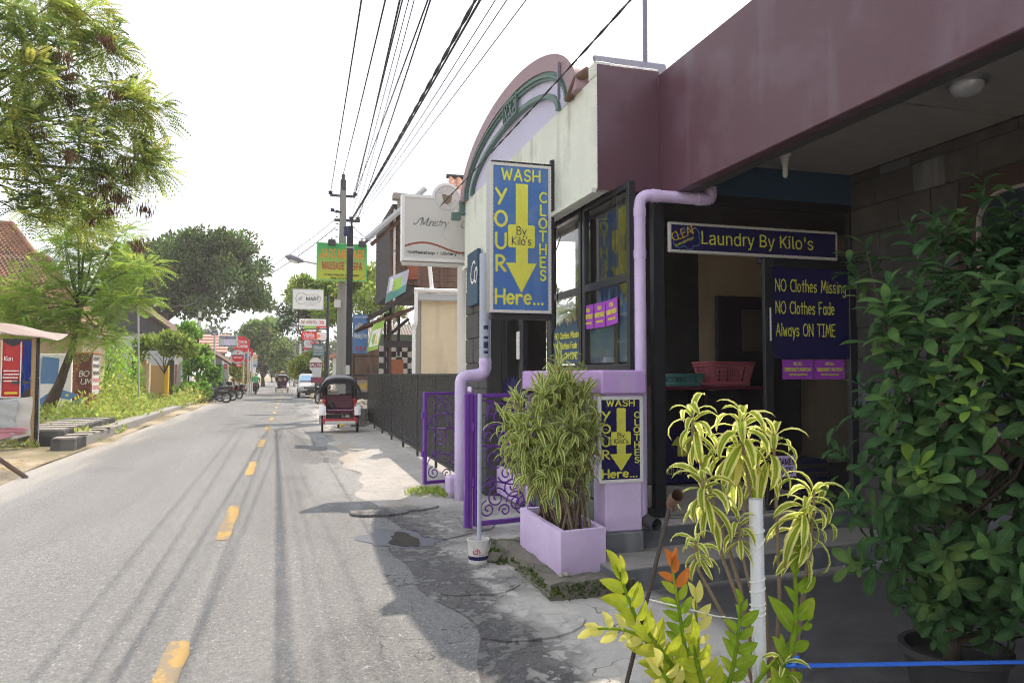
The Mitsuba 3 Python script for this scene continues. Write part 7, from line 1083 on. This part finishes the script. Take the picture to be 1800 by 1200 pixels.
# ---------------------------------------------------------------- motorcycles
def scooter(lab, paint):
    """the front wheel towards +y"""
    k = thing('motorcycle', lab, 'motorcycle', 'motorcycles on the left roadside'); wheel(k, (0, .62, .29), .29, .05, 'silver_paint', 8); wheel(k, (0, -.58, .29), .29, .06, 'silver_paint', 8)
    def shell(poly, hw, taper): v, f = ext(poly.buffer(.03, 4), 1.0); v = np.stack([(v[:, 2] - .5) * 2 * hw, v[:, 0], v[:, 1]], 1); v[:, 0] *= taper(v[:, 1], v[:, 2]); return v, f
    tail = Polygon([(-1.0, .84), (-.92, .92), (-.4, .80), (.02, .70), (.05, .50), (-.22, .46), (-.55, .62), (-.9, .75)]); part(k, 'body', shell(tail, .15, lambda y_, z_: np.where(y_ < -.7, .6, 1) * np.where(z_ < .45, .7, 1)), paint, 40)
    shield = Polygon([(.30, .30), (.18, .34), (.02, .30), (.02, .40), (.20, .46), (.34, .95), (.44, 1.02), (.50, .86), (.48, .60), (.40, .34)]); part(k, 'leg_shield', shell(shield, .2, lambda y_, z_: np.where(z_ > .9, .75, 1)), paint, 40); part(k, 'cowl', shell(Polygon([(.32, .96), (.30, 1.06), (.44, 1.08), (.54, .98), (.50, .88)]), .13, lambda y_, z_: 1.0 + 0 * y_), paint, 40)
    part(k, 'seat', grid(lambda u, w: ((w - .5) * .27, -.9 + .9 * u, .86 - .10 * u + .06 * np.sin(w * 3.14)), 10, 7, .05), 'black_ink', True); part(k, 'fork', MB().tube([(-.07, .62, .29), (-.06, .46, .8)], .022, 7).tube([(.07, .62, .29), (.06, .46, .8)], .022, 7).get(), 'silver_paint', True); part(k, 'handlebar', tube([(-.34, .34, 1.02), (-.2, .44, 1.0), (.2, .44, 1.0), (.34, .34, 1.02)], .018, 7), 'black_metal', True)
    part(k, 'front_mudguard', grid(lambda u, w: ((w - .5) * .13, .62 + .34 * np.cos((.05 + .7 * u) * np.pi), .29 + .34 * np.sin((.05 + .7 * u) * np.pi)), 10, 4, .01), paint, True); part(k, 'rear_mudguard', grid(lambda u, w: ((w - .5) * .14, -.58 + .36 * np.cos((.45 + .55 * u) * np.pi), .31 + .36 * np.sin((.45 + .55 * u) * np.pi)), 10, 4, .01), 'black_ink', True)
    part(k, 'headlight', lathe([(0, 0), (.07, .01), (.08, .05), (0, .07)], 14) if False else on(lathe([(0, .07), (.08, .05), (.09, 0), (0, -.02)], 14), mv(0, .5, .93, rx=-1.35)), 'lampshade', True); part(k, 'tail_light', cb(-.08, .08, -1.0, -.94, .70, .78, .02), 'bright_red'); part(k, 'number_plate', cb(-.11, .11, -.99, -.97, .52, .64, .004), 'black_paint'); part(k, 'exhaust', tube([(.16, -.05, .25), (.17, -.5, .30), (.18, -.95, .40)], [.025, .05, .055], 9), 'chrome', True)
    for s in (-1, 1): part(k, 'mirror', MB().tube([(s * .2, .44, 1.0), (s * .26, .42, 1.18)], .008, 5).mesh(on(lathe([(0, .012), (.06, .0), (0, -.012)], 12), mv(s * .27, .42, 1.22, rx=1.5))).get(), 'black_metal')
    part(k, 'side_trim', MB().mesh(cb(-.165, -.15, -.75, -.2, .66, .70, .006)).mesh(cb(.15, .165, -.75, -.2, .66, .70, .006)).get(), 'silver_paint'); part(k, 'grab_rail', tube([(-.1, -.72, .9), (-.1, -.98, .95), (.1, -.98, .95), (.1, -.72, .9)], .014, 6), 'silver_paint', True); part(k, 'engine', cb(-.12, .12, -.2, .22, .18, .34, .04), 'grey_steel'); part(k, 'stand', tube([(-.1, -.05, .25), (-.26, -.1, .0)], .012, 5), 'black_metal'); return k
MC = scooter('x', 'black_ink'); labels[MC] = {'label': 'motorcycle ridden away by the person in green', 'category': 'motorcycle'}
bikes = [((-3.46, 48.05, 0.0), 2.5, 'nearest parked motorcycle at the left kerb, its back to the road', 'black_ink'), ((-3.61, 44.41, 0.0), 2.7, 'parked dark motorcycle half hidden by the weeds', 'dark_grey'), ((-3.18, 51.17, 0.0), 2.3, 'parked black motorcycle farthest along the row', 'black_ink'), ((-4.11, 46.33, -0.0), 2.8, 'leftmost parked motorcycle in the weeds', 'silver_paint')]
for q, a_, lab, mm in bikes: n_ = copy_thing(MC, lab, mv(q[0] - .25, q[1] + .3, 0, rz=a_ - 1.55, ry=.0), {'black_ink': 'black_ink', } if mm == 'black_ink' else None); labels[n_] = {'label': lab, 'category': 'motorcycle', 'group': 'motorcycles parked on the left roadside'}; scene[n_ + '__body']['bsdf'] = {'type': 'ref', 'id': mm}; scene[n_ + '__leg_shield']['bsdf'] = {'type': 'ref', 'id': mm}
n_ = copy_thing(MC, 'dark motorcycle parked before the silver car on the right', mv(1.75, 43.0, 0, rz=2.7)); labels[n_] = {'label': 'dark motorcycle parked before the silver car on the right', 'category': 'motorcycle'}
place_thing(MC, mv(-2.5, 61.9, 0))
# ---------------------------------------------------------------- cars
def car(lab, paint, L=4.2, w=1.68, h=1.62):
    """its nose towards -y; the shell is lofted through cross sections"""
    k = thing('parked_car', lab, 'car', 'parked cars on the right'); hw = w / 2
    prof = [(-L / 2, .42, .62, .80), (-L / 2 + .08, .36, .80, .90), (-L / 2 + .9, .30, 1.02, .98), (-L / 2 + 1.15, .30, 1.06, 1.0), (L / 2 - .15, .32, 1.05, .98), (L / 2, .42, .95, .86)]
    def loft(sec):
        v = []
        for y_, zb__, zt__, s in sec:
            for a_ in np.linspace(0, 2 * np.pi, 28, endpoint=False): c_, s_2 = math.cos(a_), math.sin(a_); v.append((hw * s * np.sign(c_) * abs(c_) ** .35, y_, (zb__ + zt__) / 2 + (zt__ - zb__) / 2 * np.sign(s_2) * abs(s_2) ** .4))
        f = []; n_ = 28
        for i in range(len(sec) - 1): f += [(i * n_ + j, i * n_ + (j + 1) % n_, (i + 1) * n_ + (j + 1) % n_, (i + 1) * n_ + j) for j in range(n_)]
        f = np.array(f); f = np.vstack([f[:, [0, 1, 2]], f[:, [0, 2, 3]]]); c0 = np.array([[(0 * n_), j, j + 1] for j in range(1, n_ - 1)]); e = (len(sec) - 1) * n_; c1 = np.array([[e, e + j + 1, e + j] for j in range(1, n_ - 1)]); return np.array(v), np.vstack([f, c0, c1])
    part(k, 'body', loft(prof), paint, 35); part(k, 'cabin', loft([(-L / 2 + 1.0, .95, 1.08, .93), (-L / 2 + 1.65, .95, h - .06, .86), (-L / 2 + 2.0, .95, h, .86), (L / 2 - .5, .95, h - .02, .84), (L / 2 - .15, .95, 1.2, .9)]), paint, 35)
    ws = np.array([(-hw * .82, -L / 2 + 1.06, 1.12), (hw * .82, -L / 2 + 1.06, 1.12), (hw * .72, -L / 2 + 1.60, h - .13), (-hw * .72, -L / 2 + 1.60, h - .13)]); ws = ws - [0, .035, -.03]; part(k, 'windscreen', (ws, np.array([[0, 1, 2, 3]])), 'glass_sky')
    for s in (-1, 1):
        part(k, 'side_window', (np.array([(s * hw * .90, -L / 2 + 1.5, 1.1), (s * hw * .90, L / 2 - .7, 1.1), (s * hw * .87, L / 2 - .75, h - .16), (s * hw * .87, -L / 2 + 1.85, h - .16)]), np.array([[0, 1, 2, 3]])), 'glass_dark')
        part(k, 'headlight', cb(s * hw * .72 - .17, s * hw * .72 + .17, -L / 2 - .01, -L / 2 + .12, .66, .80, .04), 'lampshade', 40); part(k, 'fog_lamp', cb(s * hw * .7 - .1, s * hw * .7 + .1, -L / 2 - .02, -L / 2 + .04, .42, .50, .03), 'dark_grey'); part(k, 'mirror', cb(s * (hw + .08) - .09, s * (hw + .08) + .09, -L / 2 + 1.25, -L / 2 + 1.33, 1.08, 1.20, .03), paint)
        for y_ in (-L / 2 + .75, L / 2 - .75): wk = part(k, 'wheel', on(lathe([(0, -.1), (.2, -.1), (.31, -.09), (.32, 0), (.31, .09), (.2, .1), (0, .1)], 22), mv(s * (hw - .1), y_, .32, ry=1.5708)), 'rubber', 40); part(wk, 'rim', on(lathe([(0, .01), (.19, .0), (.2, -.02)], 14), mv(s * (hw + .006), y_, .32, ry=s * 1.5708)), 'silver_paint', 40)
    part(k, 'grille', cb(-.42, .42, -L / 2 - .015, -L / 2 + .03, .62, .74, .01), 'dark_grey'); part(k, 'lower_grille', cb(-.5, .5, -L / 2 - .015, -L / 2 + .03, .36, .50, .02), 'black_ink'); part(k, 'number_plate', cb(-.22, .22, -L / 2 - .03, -L / 2 - .016, .50, .60, .004), 'black_paint'); return k
CA = car('silver people carrier parked facing the viewer behind the rickshaw', 'silver_paint'); copy_thing(CA, 'farther silver grey car coming along the road', mv(.75 + .6, 103, 0), {'silver_paint': 'pale_grey'}); place_thing(CA, mv(1.36, 53.4, 0))

# ---------------------------------------------------------------- a little humid air
scene['air'] = {'type': 'homogeneous', 'albedo': {'type': 'rgb', 'value': [.96, .96, .96]}, 'sigma_t': .0008}
scene['haze'] = {'type': 'cube', 'to_world': T().translate([0, 420, 9.0]).scale([520, 500, 10.5]), 'bsdf': {'type': 'null'}, 'interior': {'type': 'ref', 'id': 'air'}}
scene['camera']['medium'] = {'type': 'ref', 'id': 'air'}; labels['haze'] = {'kind': 'stuff', 'label': 'pale humid haze over the whole street', 'category': 'haze'}
